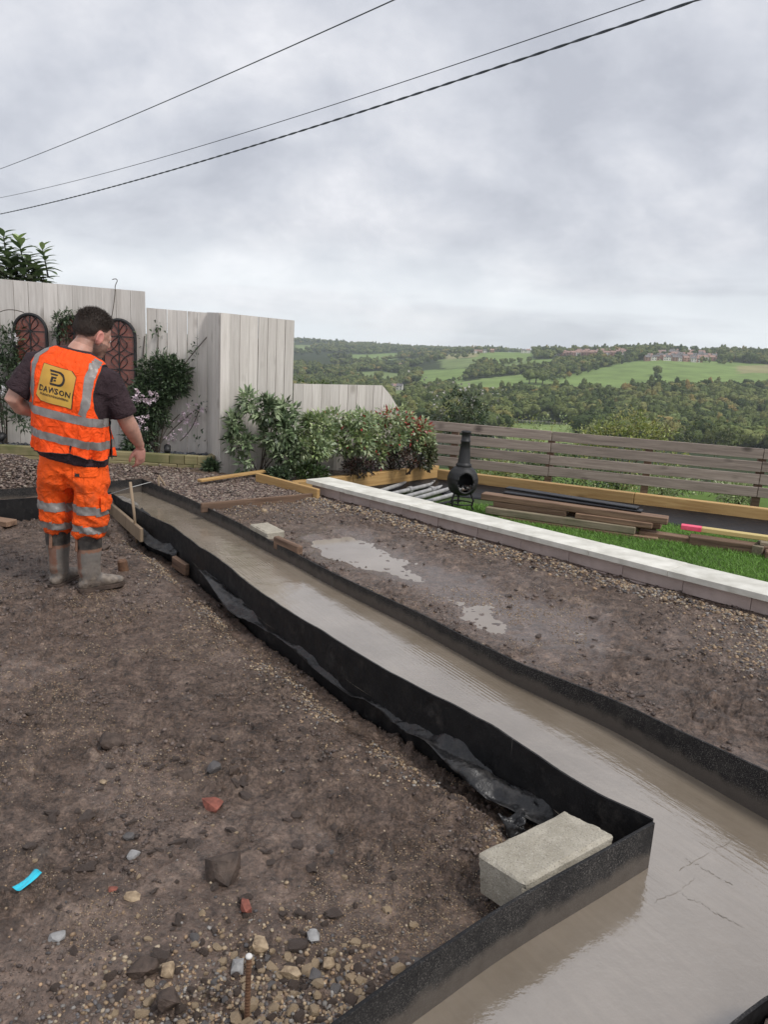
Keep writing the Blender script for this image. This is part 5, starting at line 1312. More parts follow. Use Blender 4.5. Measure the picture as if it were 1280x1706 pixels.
# shrub with paddle leaves in front of the boxed fence
shrub('evergreen_shrub', 'tall open shrub with paddle leaves before the boxed-out fence', ((-1.540, 8.850, 0.068)), [B((-1.675, 8.720, 0.989), .09, .1, .09), B((-1.833, 8.680, 0.724), .10, .1, .16), B((-1.739, 8.650, 0.484), .14, .1, .12), B((-1.481, 8.750, 0.878), .17, .12, .13), B((-1.305, 8.800, 0.635), .22, .15, .2), B((-1.231, 8.900, 0.845), .13, .12, .14), B((-1.631, 8.660, 0.275), .08, .08, .10), B((-1.189, 8.800, 0.352), .17, .15, .12)], 210, 10, .07, .12, .42, GREY[:3] + DARK[1:3] + [(0.10, 0.13, 0.07)], 12, 12, up=.3, spread=.06, flat_y=9.0)
# photinia hedge: separate bushes
for i, (b, bl, tipf, sd, lab) in enumerate((
  ((-0.913, 9.000, 0.079), [B((-0.957, 8.950, 0.470), .26, .18, 0.180), B((-0.866, 9.050, 0.722), .2, .15, 0.123), B((-1.017, 8.900, 0.216), .15, .15, 0.082)], None, 21, 'grey-green bush next to the paddle-leaved shrub'),
  ((-0.413, 9.400, 0.080), [B((-0.508, 9.350, 0.523), .34, .2, 0.221), B((-0.368, 9.400, 0.755), .25, .18, 0.115), B((-0.709, 9.350, 0.778), .12, .1, 0.082)], lambda c: 0.02 + 0 * c[:, 0], 22, 'dense olive bush in the middle of the timber-edged bed'),
  ((0.090, 9.800, 0.085), [B((-0.016, 9.750, 0.545), .33, .2, 0.221), B((0.090, 9.800, 0.784), .28, .18, 0.115), B((-0.198, 9.600, 0.315), .2, .15, 0.123)], lambda c: 0.05 + 0.16 * (c[:, 2] > 0.72), 23, 'photinia bush with a few red shoots below the cut-off fence end'),
  ((0.462, 10.100, 0.118), [B((0.370, 10.050, 0.492), .24, .2, 0.197), B((0.343, 10.050, 0.654), .22, .18, 0.098), B((0.509, 10.000, 0.342), .12, .14, 0.164)], lambda c: 0.06 + 0.28 * (c[:, 2] > 0.62), 24, 'photinia bush with bright red tips at the slat fence corner'))):
    shrub('photinia_shrub', lab, b, bl, 230, 10, .05, .09, .44, GREY + OLIVE, sd, 12, tips=tipf, spread=.07, group='shrubs in the timber-edged bed')
for i, (p, rx, rz, cols, lab) in enumerate((((-1.256, 8.550, 0.170), .12, .06, DARK, 'low dark ground plant beside the loose plank'), ((-0.889, 8.750, 0.173), .20, .09, [(0.05, 0.09, 0.025), (0.035, 0.06, 0.02)], 'low bright green bushy plant behind the timber edging'), ((-0.330, 9.100, 0.224), .24, .10, [(0.035, 0.025, 0.025), (0.025, 0.03, 0.02), (0.06, 0.03, 0.025)], 'low purple-brown plant under the olive bush'), ((0.275, 9.600, 0.286), .22, .11, [(0.03, 0.022, 0.022), (0.025, 0.035, 0.02), (0.07, 0.035, 0.02)], 'low dark reddish plant under the red-tipped photinia'), ((-2.094, 8.720, 0.182), .06, .06, DARK, 'small weed at the corner of the boxed fence'), ((0.572, 9.900, 0.301), .10, .16, [(0.10, 0.11, 0.05), (0.07, 0.08, 0.035)], 'yellowish wispy plant at the bed corner'))):
    shrub('low_plant', lab, (p[0], p[1], 0.08), [B(p, rx, rx * .7, rz)], 70, 9, .035, .07, .4, cols, 40 + i, 5, cat='plant')

# laurel behind the fence, each big leaf a piece of its own
lp = (-5.121, 10.200, 2.278)
lau = thing('laurel_bush', 'glossy large-leaved laurel rising behind the tall white fence', 'bush', (lp[0], lp[1], 0.0))
r_ = np.random.RandomState(9)
lv, lf = [], []
for i in range(7):
    u = i / 6; w = 0.5 * math.sin(math.pi * min(1, u * .93 + .05)) ** 0.8
    for sgn in (-1, 0, 1): lv.append((sgn * w * 0.46, u, 0.10 * abs(sgn) * w - 0.22 * u * u))
for i in range(6):
    for j in range(2): a = i * 3 + j; lf.append((a, a + 1, a + 4, a + 3))
lmes = []
for k, c in enumerate(((0.10, 0.15, 0.065), (0.15, 0.21, 0.09), (0.30, 0.38, 0.16), (0.24, 0.29, 0.18))):
    me = bpy.data.meshes.new('leaf'); me.from_pydata(lv, [], lf); me.update(); me.materials.append(simple('laurel_%d' % k, c, tuple(x * 1.4 for x in c), 6, 0.3, 0))
    me.polygons.foreach_set('use_smooth', np.ones(len(me.polygons), bool)); lmes.append(me)
m = MB(); base_l = np.array(lau.location)
def laurel_shoot(tip, bend, nl, ln, young=False):
    tip = np.array(tip) - base_l; st_ = np.array([tip[0] + r_.normal(0, .08), 0.1, tip[2] - r_.uniform(.25, .4)])
    pts_ = bez(st_, (st_ + tip) / 2 + np.array([bend, 0, 0]), tip, 8); m.tube(pts_, list(np.linspace(.012, .005, 8)), 5)
    for k in range(nl):
        u = 1 - (k / nl) * 0.85; j = min(int(u * 7), 6); p = Vector(pts_[j]).lerp(Vector(pts_[min(j + 1, 7)]), u * 7 - j)
        a = k * 2.4 + r_.uniform(-.4, .4); elev = 0.9 - 1.0 * k / nl
        d = Vector((math.cos(a), math.sin(a) * .8, elev * (1.1 if young else .7))).normalized()
        o = bpy.data.objects.new('leaf', lmes[2 if young and k < 6 else r_.choice([0, 0, 1, 1, 3])]); COLL.objects.link(o); o.parent = lau
        l_ = ln * r_.uniform(.75, 1.2); o.location = p; o.scale = (l_ * .95, l_, l_); o.rotation_mode = 'QUATERNION'; o.rotation_quaternion = d.to_track_quat('Y', 'Z')
for (tp, nl, ln, y_) in (((-4.965, 10.100, 2.803), 14, .15, True), ((-4.655, 10.100, 2.730), 14, .14, True), ((-5.209, 10.200, 2.879), 14, .15, False), ((-4.810, 10.000, 2.575), 14, .16, False), ((-5.042, 10.000, 2.600), 14, .17, False), ((-4.683, 10.050, 2.453), 13, .15, False), ((-5.328, 10.100, 2.635), 14, .17, False), ((-4.897, 10.000, 2.384), 14, .16, False), ((-5.144, 9.950, 2.403), 14, .17, False), ((-5.491, 10.200, 2.789), 14, .16, False), ((-4.766, 10.000, 2.338), 12, .15, False), ((-5.075, 10.100, 2.498), 14, .17, False)):
    laurel_shoot(tp, r_.normal(0, .05), nl + 5, ln * 1.3, y_)
for k in range(26):
    a, b = r_.uniform(0, 1), r_.uniform(0, 1)
    tp = np.array((-5.519, 10.050, 2.273)) + a * (np.array((-4.617, 10.050, 2.321)) - np.array((-5.519, 10.050, 2.273))) + np.array([0, r_.uniform(-.12, .2), 0.06 + b * 0.42 * (1 - 0.75 * a)])
    laurel_shoot(tp, r_.normal(0, .08), 11, .19, False)
m.tube([(0, 0.15, 0), (0.02, 0.12, 1.2), (0, 0.1, 2.0)], [.04, .03, .02], 8)
m.tube([(0, 0.15, 0.2), (-0.2, 0.12, 1.2), (-.3, 0.1, 2.1)], [.03, .025, .015], 8)
m.build('stems', MAT['bark'], lau)

# bushes beyond the slat fence
YG = [(0.263, 0.298, 0.079), (0.35, 0.367, 0.105), (0.193, 0.236, 0.07), (0.298, 0.28, 0.105)]
def gz(p): return (p[0], p[1], terr_pt(p[0], p[1]) - 0.1)
p = (1.294, 13.500, 0.620)
bd = shrub('bramble_bush', 'dark bush with pale fluffy seed heads behind the slat fence corner', gz(p), [B((1.282, 13.500, 0.782), .38, .3, .28), B((0.990, 13.500, 0.603), .3, .3, .2), B((1.533, 13.500, 0.633), .25, .3, .25), B((1.402, 13.400, 0.091), .5, .3, .5)], 240, 11, .05, .10, .35, DARK + [(0.05, 0.06, 0.03), (0.075, 0.085, 0.045)], 51, 16, cat='bush', spread=.10)
P_ = np.array([np.array((1.305, 13.400, 0.929)) + r_.normal(0, 1, 3) * np.array([.45, .2, .2]) for k in range(80)])
o = leaf_mesh('seed_heads', P_ - np.array(bd.location), r_.normal(size=(80, 3)), .05, .05, np.tile([[0.42, 0.40, 0.36]], (80, 1)), MAT['leaf'], bd, rs=r_); o['kind'] = 'stuff'
p = (7.712, 24.000, -0.437)
shrub('yellow_bush', 'large yellow-green bush just beyond the slat fence', gz(p), [B((7.620, 24.000, -0.481), 1.4, .8, .55), B((7.954, 24.000, -0.036), .7, .6, .45), B((6.860, 24.000, -0.641), .8, .6, .4), B((8.498, 24.000, -0.491), .8, .6, .4), B((7.702, 23.600, -1.361), 2.0, .9, 1.2)], 420, 12, .09, .17, .34, YG, 53, 20, cat='bush', spread=.2, up=.8, stem_r=.02)
atY_TABLE = [(2.571, 14.000, -0.203), (3.362, 13.000, -0.233), (4.979, 13.000, -0.358), (1.926, 12.600, -0.304), (12.926, 30.000, -0.962), (5.980, 12.500, -0.350), (4.613, 22.000, -0.672)]
for i, (px_, yy_, Y_, rx, rz, cols, lab) in enumerate(((870, 765, 14, .8, .5, YG + OLIVE, 'yellowish scrub seen through slats near the flue'), (960, 785, 13, .9, .4, [(0.07, 0.11, 0.03), (0.05, 0.085, 0.025)], 'green scrub growing under the middle of the slat fence'), (1110, 805, 13, .5, .25, OLIVE, 'grey-olive scrub under the slat fence'), (830, 790, 12.6, .35, .25, YG + OLIVE, 'scrub tuft right behind the flue'), (1180, 720, 30, 1.5, .6, [(0.13, 0.15, 0.05), (0.16, 0.16, 0.07), (0.10, 0.12, 0.045)], 'wispy yellow scrub with seed stalks above the fence'), (1225, 818, 12.5, .35, .15, OLIVE, 'small scrub tuft under the last visible fence bay'), (905, 735, 22, 1.2, .8, YG + OLIVE, 'loose scrub beyond the slats left of the yellow bush'))):
    p = np.array(atY_TABLE[i])
    shrub('scrub', lab, gz(p), [B(tuple(p), rx, .5, rz)], 130, 11, .05, .11, .34, cols, 60 + i, 8, cat='scrub', spread=.14, up=.8)
p = (-1.480, 14.000, 0.986)
shrub('pale_bush', 'bright green bush top showing over the low white fence', gz(p), [B((-1.474, 14.000, 0.819), .7, .4, .22), B((-1.461, 14.000, 0.427), .9, .4, .4)], 120, 11, .06, .11, .4, [(0.10, 0.15, 0.04), (0.13, 0.18, 0.06), (0.07, 0.11, 0.03)], 71, 8, cat='bush', spread=.12)

# ------------------------------------------------------------------ far trees
MAT['canopy'] = None
q = Nodes('canopy'); v = q.coord()
hue = q.ramp(q.rand(), [(0.0, (0.043, 0.063, 0.022)), (0.25, (0.08, 0.104, 0.035)), (0.5, (0.116, 0.142, 0.047)), (0.78, (0.141, 0.162, 0.055)), (0.95, (0.171, 0.171, 0.06)), (1.0, (0.257, 0.188, 0.066))])
col = q.mix(1.0, hue, q.ramp(q.noise(v, 0.55, 4), [(0.3, 0.6), (0.7, 1.5)]), 'MULTIPLY')
MAT['canopy'] = q.set(col, 0.85, None, Specular_IOR_Level=0.1)
def crown_mesh(seed, rx, rz, zc, nl=360, ls=1.0, core=True):
    r_ = np.random.RandomState(seed); V, F = [], []
    lob = [(np.array([0, 0, zc]), 0.86)] + [(np.array([r_.normal(0, .38) * rx, r_.normal(0, .38) * rx, zc + r_.normal(.05, .30) * rz]), r_.uniform(.34, .55)) for _ in range(11)]
    v0, f0 = ico(2); k = 0; vs, fs = [], []
    for c, s_ in lob:
        nz = 1 + 0.22 * (fbm(v0[:, 0] * 3 + c[0] + 9, v0[:, 1] * 3 + v0[:, 2] * 2.3 + c[1], seed, 3) - .5) * 2
        vs.append(c + v0 * nz[:, None] * s_ * 0.92 * np.array([rx, rx, rz])); fs.append(f0 + k); k += len(v0)
        n = nl // len(lob); d = r_.normal(size=(n, 3)); d /= np.linalg.norm(d, axis=1, keepdims=True); p = c + d * s_ * r_.uniform(.9, 1.12, (n, 1)) * np.array([rx, rx, rz])
        a = np.cross(d, r_.normal(size=(n, 3))); a /= np.linalg.norm(a, axis=1, keepdims=True); b = np.cross(d, a) + d * .5
        sz = r_.uniform(.35, .8, (n, 1)) * ls; T_ = np.stack([p - a * sz, p + a * sz, p + b * sz * 1.4], 1).reshape(-1, 3); vs.append(T_); fs.append(np.arange(n * 3).reshape(-1, 3) + k); k += n * 3
    V = np.concatenate(vs); F = np.concatenate(fs)
    me = bpy.data.meshes.new('crown'); me.from_pydata(V.tolist(), [], F.tolist()); me.update(); me.materials.append(MAT['canopy']); return me
crowns = [crown_mesh(s_, rx, rz, zc) for s_, rx, rz, zc in ((1, 4.6, 4.2, 6.2), (2, 5.4, 4.4, 6.4), (3, 4.0, 4.6, 6.8), (4, 5.0, 3.8, 5.6), (5, 3.4, 4.8, 7.0))]
tm = MB(); tm.tube([(0, 0, -1), (0, 0, 1.2), (0.2, 0, 5), (0.3, .2, 8)], [.5, .4, .3, .12], 6); tm.tube([(0, 0, 3), (1.2, .4, 6)], [.2, .08], 5); tm.tube([(0, 0, 3.4), (-1.2, -.5, 6.4)], [.2, .08], 5)
tmp = tm.build('tmp_trunk', MAT['bark']); trunk_me = tmp.data; bpy.data.objects.remove(tmp)
# woodland: one mass
r_ = np.random.RandomState(33)
def wood_points(n, d0, d1):
    D = np.sqrt(r_.uniform(d0 ** 2, d1 ** 2, n)); t = r_.uniform(-0.42, 0.80, n); return t * D, D
x1, y1 = wood_points(14500, 395, 1420); x2, y2 = wood_points(15000, 1420, 3150)
x, y = np.concatenate([x1, x2]), np.concatenate([y1, y2])
k = np.ones(len(x), bool)
for poly, _ in FIELDS: k &= ~inpoly(x, y, poly)
for poly in (VILLAGE, VILLAGE2): k &= ~(inpoly(x, y, poly) & (r_.uniform(0, 1, len(x)) < 0.93))
t_ = x / y
rightside = (t_ > 0.10) & (y > 1380) & (r_.uniform(0, 1, len(x)) < 0.5)
thin = (fbm(x / 160, y / 160, 17, 3) > 0.60) & (y > 900) & (t_ < 0.12)
k &= ~thin & ~rightside
x, y = x[k], y[k]; z = terr(x / y, y)
sc = r_.uniform(.65, 1.25, len(x)) * np.where(y > 1400, 1.2, np.where(y < 780, 1.25, 1.0))
wm = bpy.data.meshes.new('woodland'); wm.from_pydata(np.stack([x, y, z], 1).tolist(), [], []); wm.update()
at_ = wm.attributes.new('sc', 'FLOAT', 'POINT'); at_.data.foreach_set('value', sc.astype(np.float32))
wood = link('woodland', wm); tag(wood, 'mixed green woodland covering the valley sides', 'woodland', kind='stuff')
pc_ = bpy.data.collections.new('tree_prototypes')
for i, me in enumerate(crowns):
    po = bpy.data.objects.new('crown_prototype', me); pc_.objects.link(po)
ng = bpy.data.node_groups.new('scatter_trees', 'GeometryNodeTree')
ng.interface.new_socket('Geometry', in_out='INPUT', socket_type='NodeSocketGeometry'); ng.interface.new_socket('Geometry', in_out='OUTPUT', socket_type='NodeSocketGeometry')
gi = ng.nodes.new('NodeGroupInput'); go = ng.nodes.new('NodeGroupOutput'); ip = ng.nodes.new('GeometryNodeInstanceOnPoints'); ci_ = ng.nodes.new('GeometryNodeCollectionInfo')
ci_.inputs['Collection'].default_value = pc_; ci_.inputs['Separate Children'].default_value = True; ci_.inputs['Reset Children'].default_value = True
ip.inputs['Pick Instance'].default_value = True
rv = ng.nodes.new('FunctionNodeRandomValue'); rv.data_type = 'FLOAT_VECTOR'; rv.inputs[1].default_value = (0, 0, 6.283)
na = ng.nodes.new('GeometryNodeInputNamedAttribute'); na.data_type = 'FLOAT'; na.inputs['Name'].default_value = 'sc'
ng.links.new(gi.outputs[0], ip.inputs['Points']); ng.links.new(ci_.outputs[0], ip.inputs['Instance']); ng.links.new(rv.outputs[0], ip.inputs['Rotation']); ng.links.new(na.outputs[0], ip.inputs['Scale']); ng.links.new(ip.outputs[0], go.inputs[0])
wood.modifiers.new('trees', 'NODES').node_group = ng
# trees one can tell apart
def far_tree(p, s, label, group=None, k=None, name='tree', sz=1.0):
    x, y = p[:2]; t = thing(name, label, 'tree', (x, y, terr_pt(x, y) - 0.3), r_.uniform(0, 6.28), group); t.scale = (s, s, s * sz)
    link('trunk', trunk_me, None, t); link('crown', crowns[r_.randint(0, 5) if k is None else k], None, t); return t
far_tree((338.4, 962.4, -6.2), 1.15, 'lone round tree standing in the big green field', k=1)
far_tree((317.1, 899.3, -11.9), 0.9, 'tree at the wood edge right below the lone field tree', k=3)
for p_, s_ in (((167.3, 910.1, -25.0), 1.9), ((176.6, 917.4, -23.9), 2.0), ((181.1, 899.3, -24.5), 1.7)): far_tree(p_, s_, 'big dark oak in the clump at the lower field corner', 'oak clump between the fields', 0, 'oak_tree')
far_tree((556.7, 1179.7, 17.2), 1.7, 'broad dark tree by the bare bank at the field top', k=1)
pt = far_tree((193.1, 512.2, -43.8), 1.7, 'rounded pale green tree at the near edge of the wood', k=3)
pm_ = crowns[3].copy(); pm_.materials.clear(); pm_.materials.append(simple('pale_canopy', (0.13, 0.18, 0.05), (0.22, 0.27, 0.09), .6, .8, 0)); [c_ for c_ in pt.children if c_.name.startswith('crown')][0].data = pm_
far_tree((-20.2, 1138.1, -38.9), 1.4, 'dark round tree beside the small farm', k=1)
def row(pts, n, s0, s1, jit, label, group, sz=1.0):
    P = np.array([p[:2] for p in pts]); S = np.concatenate([[0], np.cumsum(np.hypot(*np.diff(P, axis=0).T))])
    for s_ in np.linspace(0, S[-1], n):
        far_tree((np.interp(s_, S, P[:, 0]) + r_.normal(0, jit), np.interp(s_, S, P[:, 1]) + r_.normal(0, jit)), r_.uniform(s0, s1), label, group, None, 'tree', sz)
row([(196.3, 935.9, -21.3), (248.9, 1017.7, -12.0), (312.0, 1102.3, 0.4), (379.4, 1179.7, 12.1)], 30, .55, .85, 5, 'tree in the belt along the upper left side of the big field', 'tree belt beside the big field')
row([(203.9, 985.8, -18.1), (258.5, 1059.2, -8.1), (325.4, 1151.8, 5.0), (395.9, 1232.7, 16.3)], 26, .55, .85, 5, 'tree in the belt along the upper left side of the big field', 'tree belt beside the big field')
row([(83.9, 1001.6, -30.1), (120.7, 1025.9, -23.1), (194.5, 1076.2, -13.0)], 24, .5, .9, 6, 'hedgerow tree between the two small middle fields', 'hedgerow trees between the middle fields')
row([(149.6, 1335.1, -3.9), (170.8, 1218.0, -7.2), (236.9, 1293.2, 3.4)], 20, .5, .9, 6, 'hedgerow tree below the high pasture', 'hedgerow trees below the high pasture')
row([(114.8, 1730.7, 0.9), (170.9, 1535.4, 8.3)], 12, .5, .8, 6, 'hedgerow tree by the straw-coloured strip', 'hedgerow trees by the straw-coloured strip')
row([(137.5, 2307.0, 12.4), (204.7, 1779.7, 15.9), (570.4, 3200.5, 34.0)], 34, .8, 1.5, 14, 'skyline tree on the middle ridge', 'skyline trees on the middle ridge')
row([(583.2, 3200.5, 34.2), (772.4, 3200.5, 37.1), (509.5, 1591.5, 34.2)], 34, .8, 1.4, 14, 'skyline tree behind the red-roofed houses', 'skyline trees behind the red-roofed houses')
row([(495.5, 1547.7, 32.6), (590.1, 1572.6, 37.8), (687.9, 1597.9, 40.1)], 26, .9, 1.4, 12, 'skyline tree behind the terraced rows', 'skyline trees behind the terraced rows', 1.05)
row([(535.6, 1252.5, 22.9), (684.7, 1481.2, 36.5), (819.1, 1535.4, 39.0)], 26, .8, 1.1, 10, 'tall slender tree on the bare-bank ridge', 'tall slender trees on the ridge', 1.35)
row([(468.0, 1156.4, 14.6), (486.3, 1156.4, 14.7), (511.9, 1151.8, 14.5)], 10, .5, .8, 6, 'scrubby tree at the foot of the terraced rows', 'scrubby trees under the terraced rows')
# houses
MAT['house_w'] = simple('render_white', (0.62, 0.58, 0.54), (0.75, 0.72, 0.68), .3, 0.8, 0, var=.1)
MAT['house_b'] = simple('house_brick', (0.28, 0.15, 0.115), (0.40, 0.23, 0.18), .3, 0.8, 0, var=.15)
MAT['roof_r'] = simple('roof_tile', (0.24, 0.14, 0.115), (0.36, 0.23, 0.19), .3, 0.8, 0, var=.2)
MAT['roof_g'] = simple('roof_slate', (0.11, 0.10, 0.105), (0.18, 0.17, 0.17), .3, 0.8, 0, var=.2)
MAT['pane'] = simple('dark_pane', (0.02, 0.022, 0.026), (0.03, 0.033, 0.04), 1, 0.2, 0)
def house_protos(w, d, h, rh):
    a = MB(); a.box((0, 0, h / 2 - 1), (w, d, h + 2)); a.add([(-w/2, -d/2, h), (-w/2, d/2, h), (-w/2, 0, h + rh), (w/2, -d/2, h), (w/2, d/2, h), (w/2, 0, h + rh)], [(0, 2, 1), (3, 4, 5)])
    b = MB(); e_ = .35; b.add([(-w/2 - .1, -d/2 - e_, h - .15), (w/2 + .1, -d/2 - e_, h - .15), (w/2 + .1, 0, h + rh + .15), (-w/2 - .1, 0, h + rh + .15), (-w/2 - .1, d/2 + e_, h - .15), (w/2 + .1, d/2 + e_, h - .15)], [(0, 1, 2, 3), (3, 2, 5, 4)])
    b.box((w * .35, 0, h + rh + .5), (.9, .7, 1.4))
    return a, b
hp_ = []
for (w, d, h, rh, wm_, rm) in ((8, 8, 5.2, 2.6, 'house_w', 'roof_r'), (9, 8, 5.4, 2.8, 'house_b', 'roof_r'), (7.5, 8, 5.2, 2.6, 'house_w', 'roof_g'), (8, 9, 5.6, 2.6, 'house_b', 'roof_g'), (10, 8, 4.2, 2.6, 'house_b', 'roof_r')):
    a, b = house_protos(w, d, h, rh); A_ = a.build('wall', MAT[wm_]); B_ = b.build('roof', MAT[rm])
    win = MB()
    win.box((0, 0, 0), (1.5, .12, 1.3)); W_ = win.build('window', MAT['pane'])
    hp_.append((A_.data, B_.data, W_.data, w, d)); [bpy.data.objects.remove(o_) for o_ in (A_, B_, W_)]
def house(p, label, group, k=None, ang=None):
    x, y = p[:2]; i = r_.choice(len(hp_)) if k is None else k
    t = thing('house', label, 'house', (x, y, terr_pt(x, y)), r_.normal(-.15, .12) if ang is None else ang, group)
    A_, B_, W_, w, d = hp_[i]; wl = link('wall', A_, None, t); link('roof', B_, None, t)
    for sx in (-.27, .27):
        for zz_ in (1.5, 4.0):
            o = link('window', W_, None, t); o.location = (sx * w, -d / 2 - .03, zz_)
    return t
def hrow(a, b, n, lab, grp, ks): 
    a = np.array(a[:2]); b = np.array(b[:2])
    for u in np.linspace(0, 1, n): house(a + (b - a) * u + r_.normal(0, 2.5, 2), lab, grp, ks[r_.randint(0, len(ks))])
for a, b, n in (((391.5, 1165.7, 12.7), (470.7, 1156.4, 14.6), 15), ((403.8, 1203.5, 15.8), (505.6, 1203.5, 18.8), 16), ((428.0, 1247.5, 20.2), (530.7, 1252.5, 22.8), 15), ((447.3, 1293.2, 24.0), (549.7, 1298.4, 26.5), 14), ((497.0, 1345.9, 29.3), (558.7, 1345.9, 30.0), 10)):
    hrow(a, b, n, 'house in the pale terraced rows above the big field', 'terraced houses above the big field', (0, 2, 0, 1, 3))
for a, b, n in (((312.7, 1423.2, 15.8), (392.0, 1319.3, 19.9), 13), ((333.3, 1475.3, 19.0), (418.8, 1356.6, 23.8), 14), ((372.3, 1541.5, 23.6), (451.1, 1481.2, 28.3), 10)):
    hrow(a, b, n, 'red-roofed house in the village behind the tree belt', 'red-roofed village houses behind the tree belt', (1, 4, 0, 1))
for p_, k_ in (((-1.0, 928.5, -43.0), 2), ((5.0, 943.4, -42.8), 0), ((11.0, 935.9, -42.0), 2)): house(p_, 'pale farm building by the lane on the valley floor', 'farm buildings on the valley floor', k_)
for p_, k_ in (((190.3, 1737.6, 13.7), 0), ((184.6, 1604.3, 13.2), 4), ((193.2, 1591.5, 13.8), 2), ((210.8, 1610.7, 15.3), 1), ((273.7, 1591.5, 18.7), 2), ((283.8, 1591.5, 19.4), 0), ((435.2, 1351.2, 25.3), 0), ((435.1, 1324.5, 24.2), 2)): house(p_, 'hilltop house among the skyline trees', 'houses among the skyline trees', k_)
for p_, k_ in (((-64.8, 2706.4, 16.7), 0), ((-50.2, 2728.1, 17.4), 2), ((-32.4, 2695.6, 16.3), 1), ((-32.7, 1597.9, -22.9), 2), ((17.5, 1511.0, -23.6), 0)): house(p_, 'lone house on the far wooded hillside', 'houses on the far wooded hillside', k_)
# rail fence across the near meadow
tf = thing('rail_fence', 'long pale rail fence crossing the valley meadow beyond the slats', 'fence', (90.6, 557.0, -42.9))
fp = [(90.0, 552.6, -43.0), (114.6, 552.6, -42.8), (138.7, 541.6, -42.8)]
o0 = np.array(fp[0])
m = MB()
for a, b in zip(fp[:-1], fp[1:]):
    for hz in (.6, 1.2): m.bar(tuple(np.array(a) - o0 + np.array([0, 0, hz])), tuple(np.array(b) - o0 + np.array([0, 0, hz])), .1, .16)
m.build('rail', MAT['white_board'], tf)
m = MB(); m.box((0, 0, .6), (.2, .2, 1.6)); pm = None
for a, b in zip(fp[:-1], fp[1:]):
    for u in np.linspace(0, 1, 10, endpoint=False):
        if pm is None: o = m.build('post', MAT['white_board'], tf); pm = o.data
        else: o = link('post', pm, None, tf)
        o.location = tuple(np.array(a) + (np.array(b) - np.array(a)) * u - o0)
# ================================================================== WORKER
def mat_cloth(name, c, rough=0.8, dirt=None, bump=0.25, var=0.15, sheen=0.0):
    q = Nodes(name); v = q.coord()
    col = q.mix(1.0, (*c, 1), q.ramp(q.noise(v, 7, 5), [(0.3, 1 - var), (0.7, 1 + var * .6)]), 'MULTIPLY')
    if dirt:
        col = q.mix(q.rng(q.noise(v, 5, 6, 0.65), dirt[1], dirt[2], 0, dirt[3]), col, dirt[0])
    wv = q.noise(v, 700, 2); nb = q.bump(wv, bump, 0.001)
    nb = q.bump(q.noise(v, 13, 4, 0.55, 1.5), 0.9, 0.03, nb)
    return q.set(col, rough, nb, Specular_IOR_Level=0.2)
MAT['hivis'] = mat_cloth('hivis_orange', (0.98, 0.095, 0.012), 0.7, None, var=.08)
MAT['trouser'] = mat_cloth('trouser_orange', (0.92, 0.11, 0.012), 0.75, ((0.22, 0.075, 0.035), 0.52, 0.70, 0.65))
MAT['tee'] = mat_cloth('tee_cloth', (0.042, 0.026, 0.030), 0.85)
q = Nodes('reflective_tape'); v = q.coord()
q.set(q.ramp(q.noise(v, 18, 4), [(0.3, (0.19, 0.17, 0.155)), (0.7, (0.28, 0.26, 0.245))]), 0.45, q.bump(q.noise(v, 22, 4), .4, .012), Metallic=0.25)
MAT['tape'] = q.m
MAT['trim'] = simple('black_trim', (0.01, 0.01, 0.01), (0.018, 0.017, 0.017), 20, 0.7, 0)
q = Nodes('skin'); v = q.coord()
q.set(q.mix(1.0, q.attr('Col'), q.ramp(q.noise(v, 22, 5), [(0.3, 0.84), (0.7, 1.13)]), 'MULTIPLY'), 0.5, q.bump(q.noise(v, 160, 4), .3, .002), Subsurface_Weight=0.08, Subsurface_Radius=(0.012, 0.004, 0.002))
MAT['skin'] = q.m
MAT['hair'] = simple('hair', (0.016, 0.011, 0.008), (0.065, 0.045, 0.034), 90, 0.55, 0.6, 240, 0.003)
MAT['hair_cap'] = mat_vcol('hair_cap', 0.6, 220, 0.8, 0.004, 0.3, 0.6)
def mat_boot():
    q = Nodes('muddy_boot'); v = q.coord()
    col = q.attr('Col'); mudc = q.rng(q.noise(v, 14, 6, .65), .36, .52, 0, .95)
    se = q.n('ShaderNodeSeparateXYZ'); tcx = q.n('ShaderNodeTexCoord'); q.l(tcx.outputs['Object'], se.inputs[0])
    lowm = q.rng(q.math('ADD', se.outputs['Z'], q.math('MULTIPLY', q.noise(v, 18, 5), 0.16)), 0.14, 0.30, 1.0, 0.22)
    col = q.mix(q.math('MULTIPLY', mudc, lowm), col, q.ramp(q.noise(v, 30, 4), [(0.3, (0.10, 0.075, 0.06)), (0.7, (0.30, 0.25, 0.20))]))
    return q.set(col, 0.6, q.bump(q.noise(v, 40, 5), .5, .006))
MAT['boot'] = mat_boot()
MAT['panel'] = None
q = Nodes('gold_print'); v = q.coord()
q.set(q.ramp(q.noise(v, 4, 3), [(0.3, (0.48, 0.20, 0.035)), (0.7, (0.60, 0.36, 0.05))]), 0.6); MAT['panel'] = q.m
MAT['print'] = simple('black_print', (0.015, 0.011, 0.009), (0.03, 0.02, 0.016), 20, 0.7, 0)

mx, my = (-1.999, 4.651, -0.000)[:2]
man = thing('person', 'worker in orange hi-vis vest, orange trousers and muddy boots looking down at the trench', 'person', (mx, my, float(ground_h(mx, my, False)) - 0.002), R(-4))

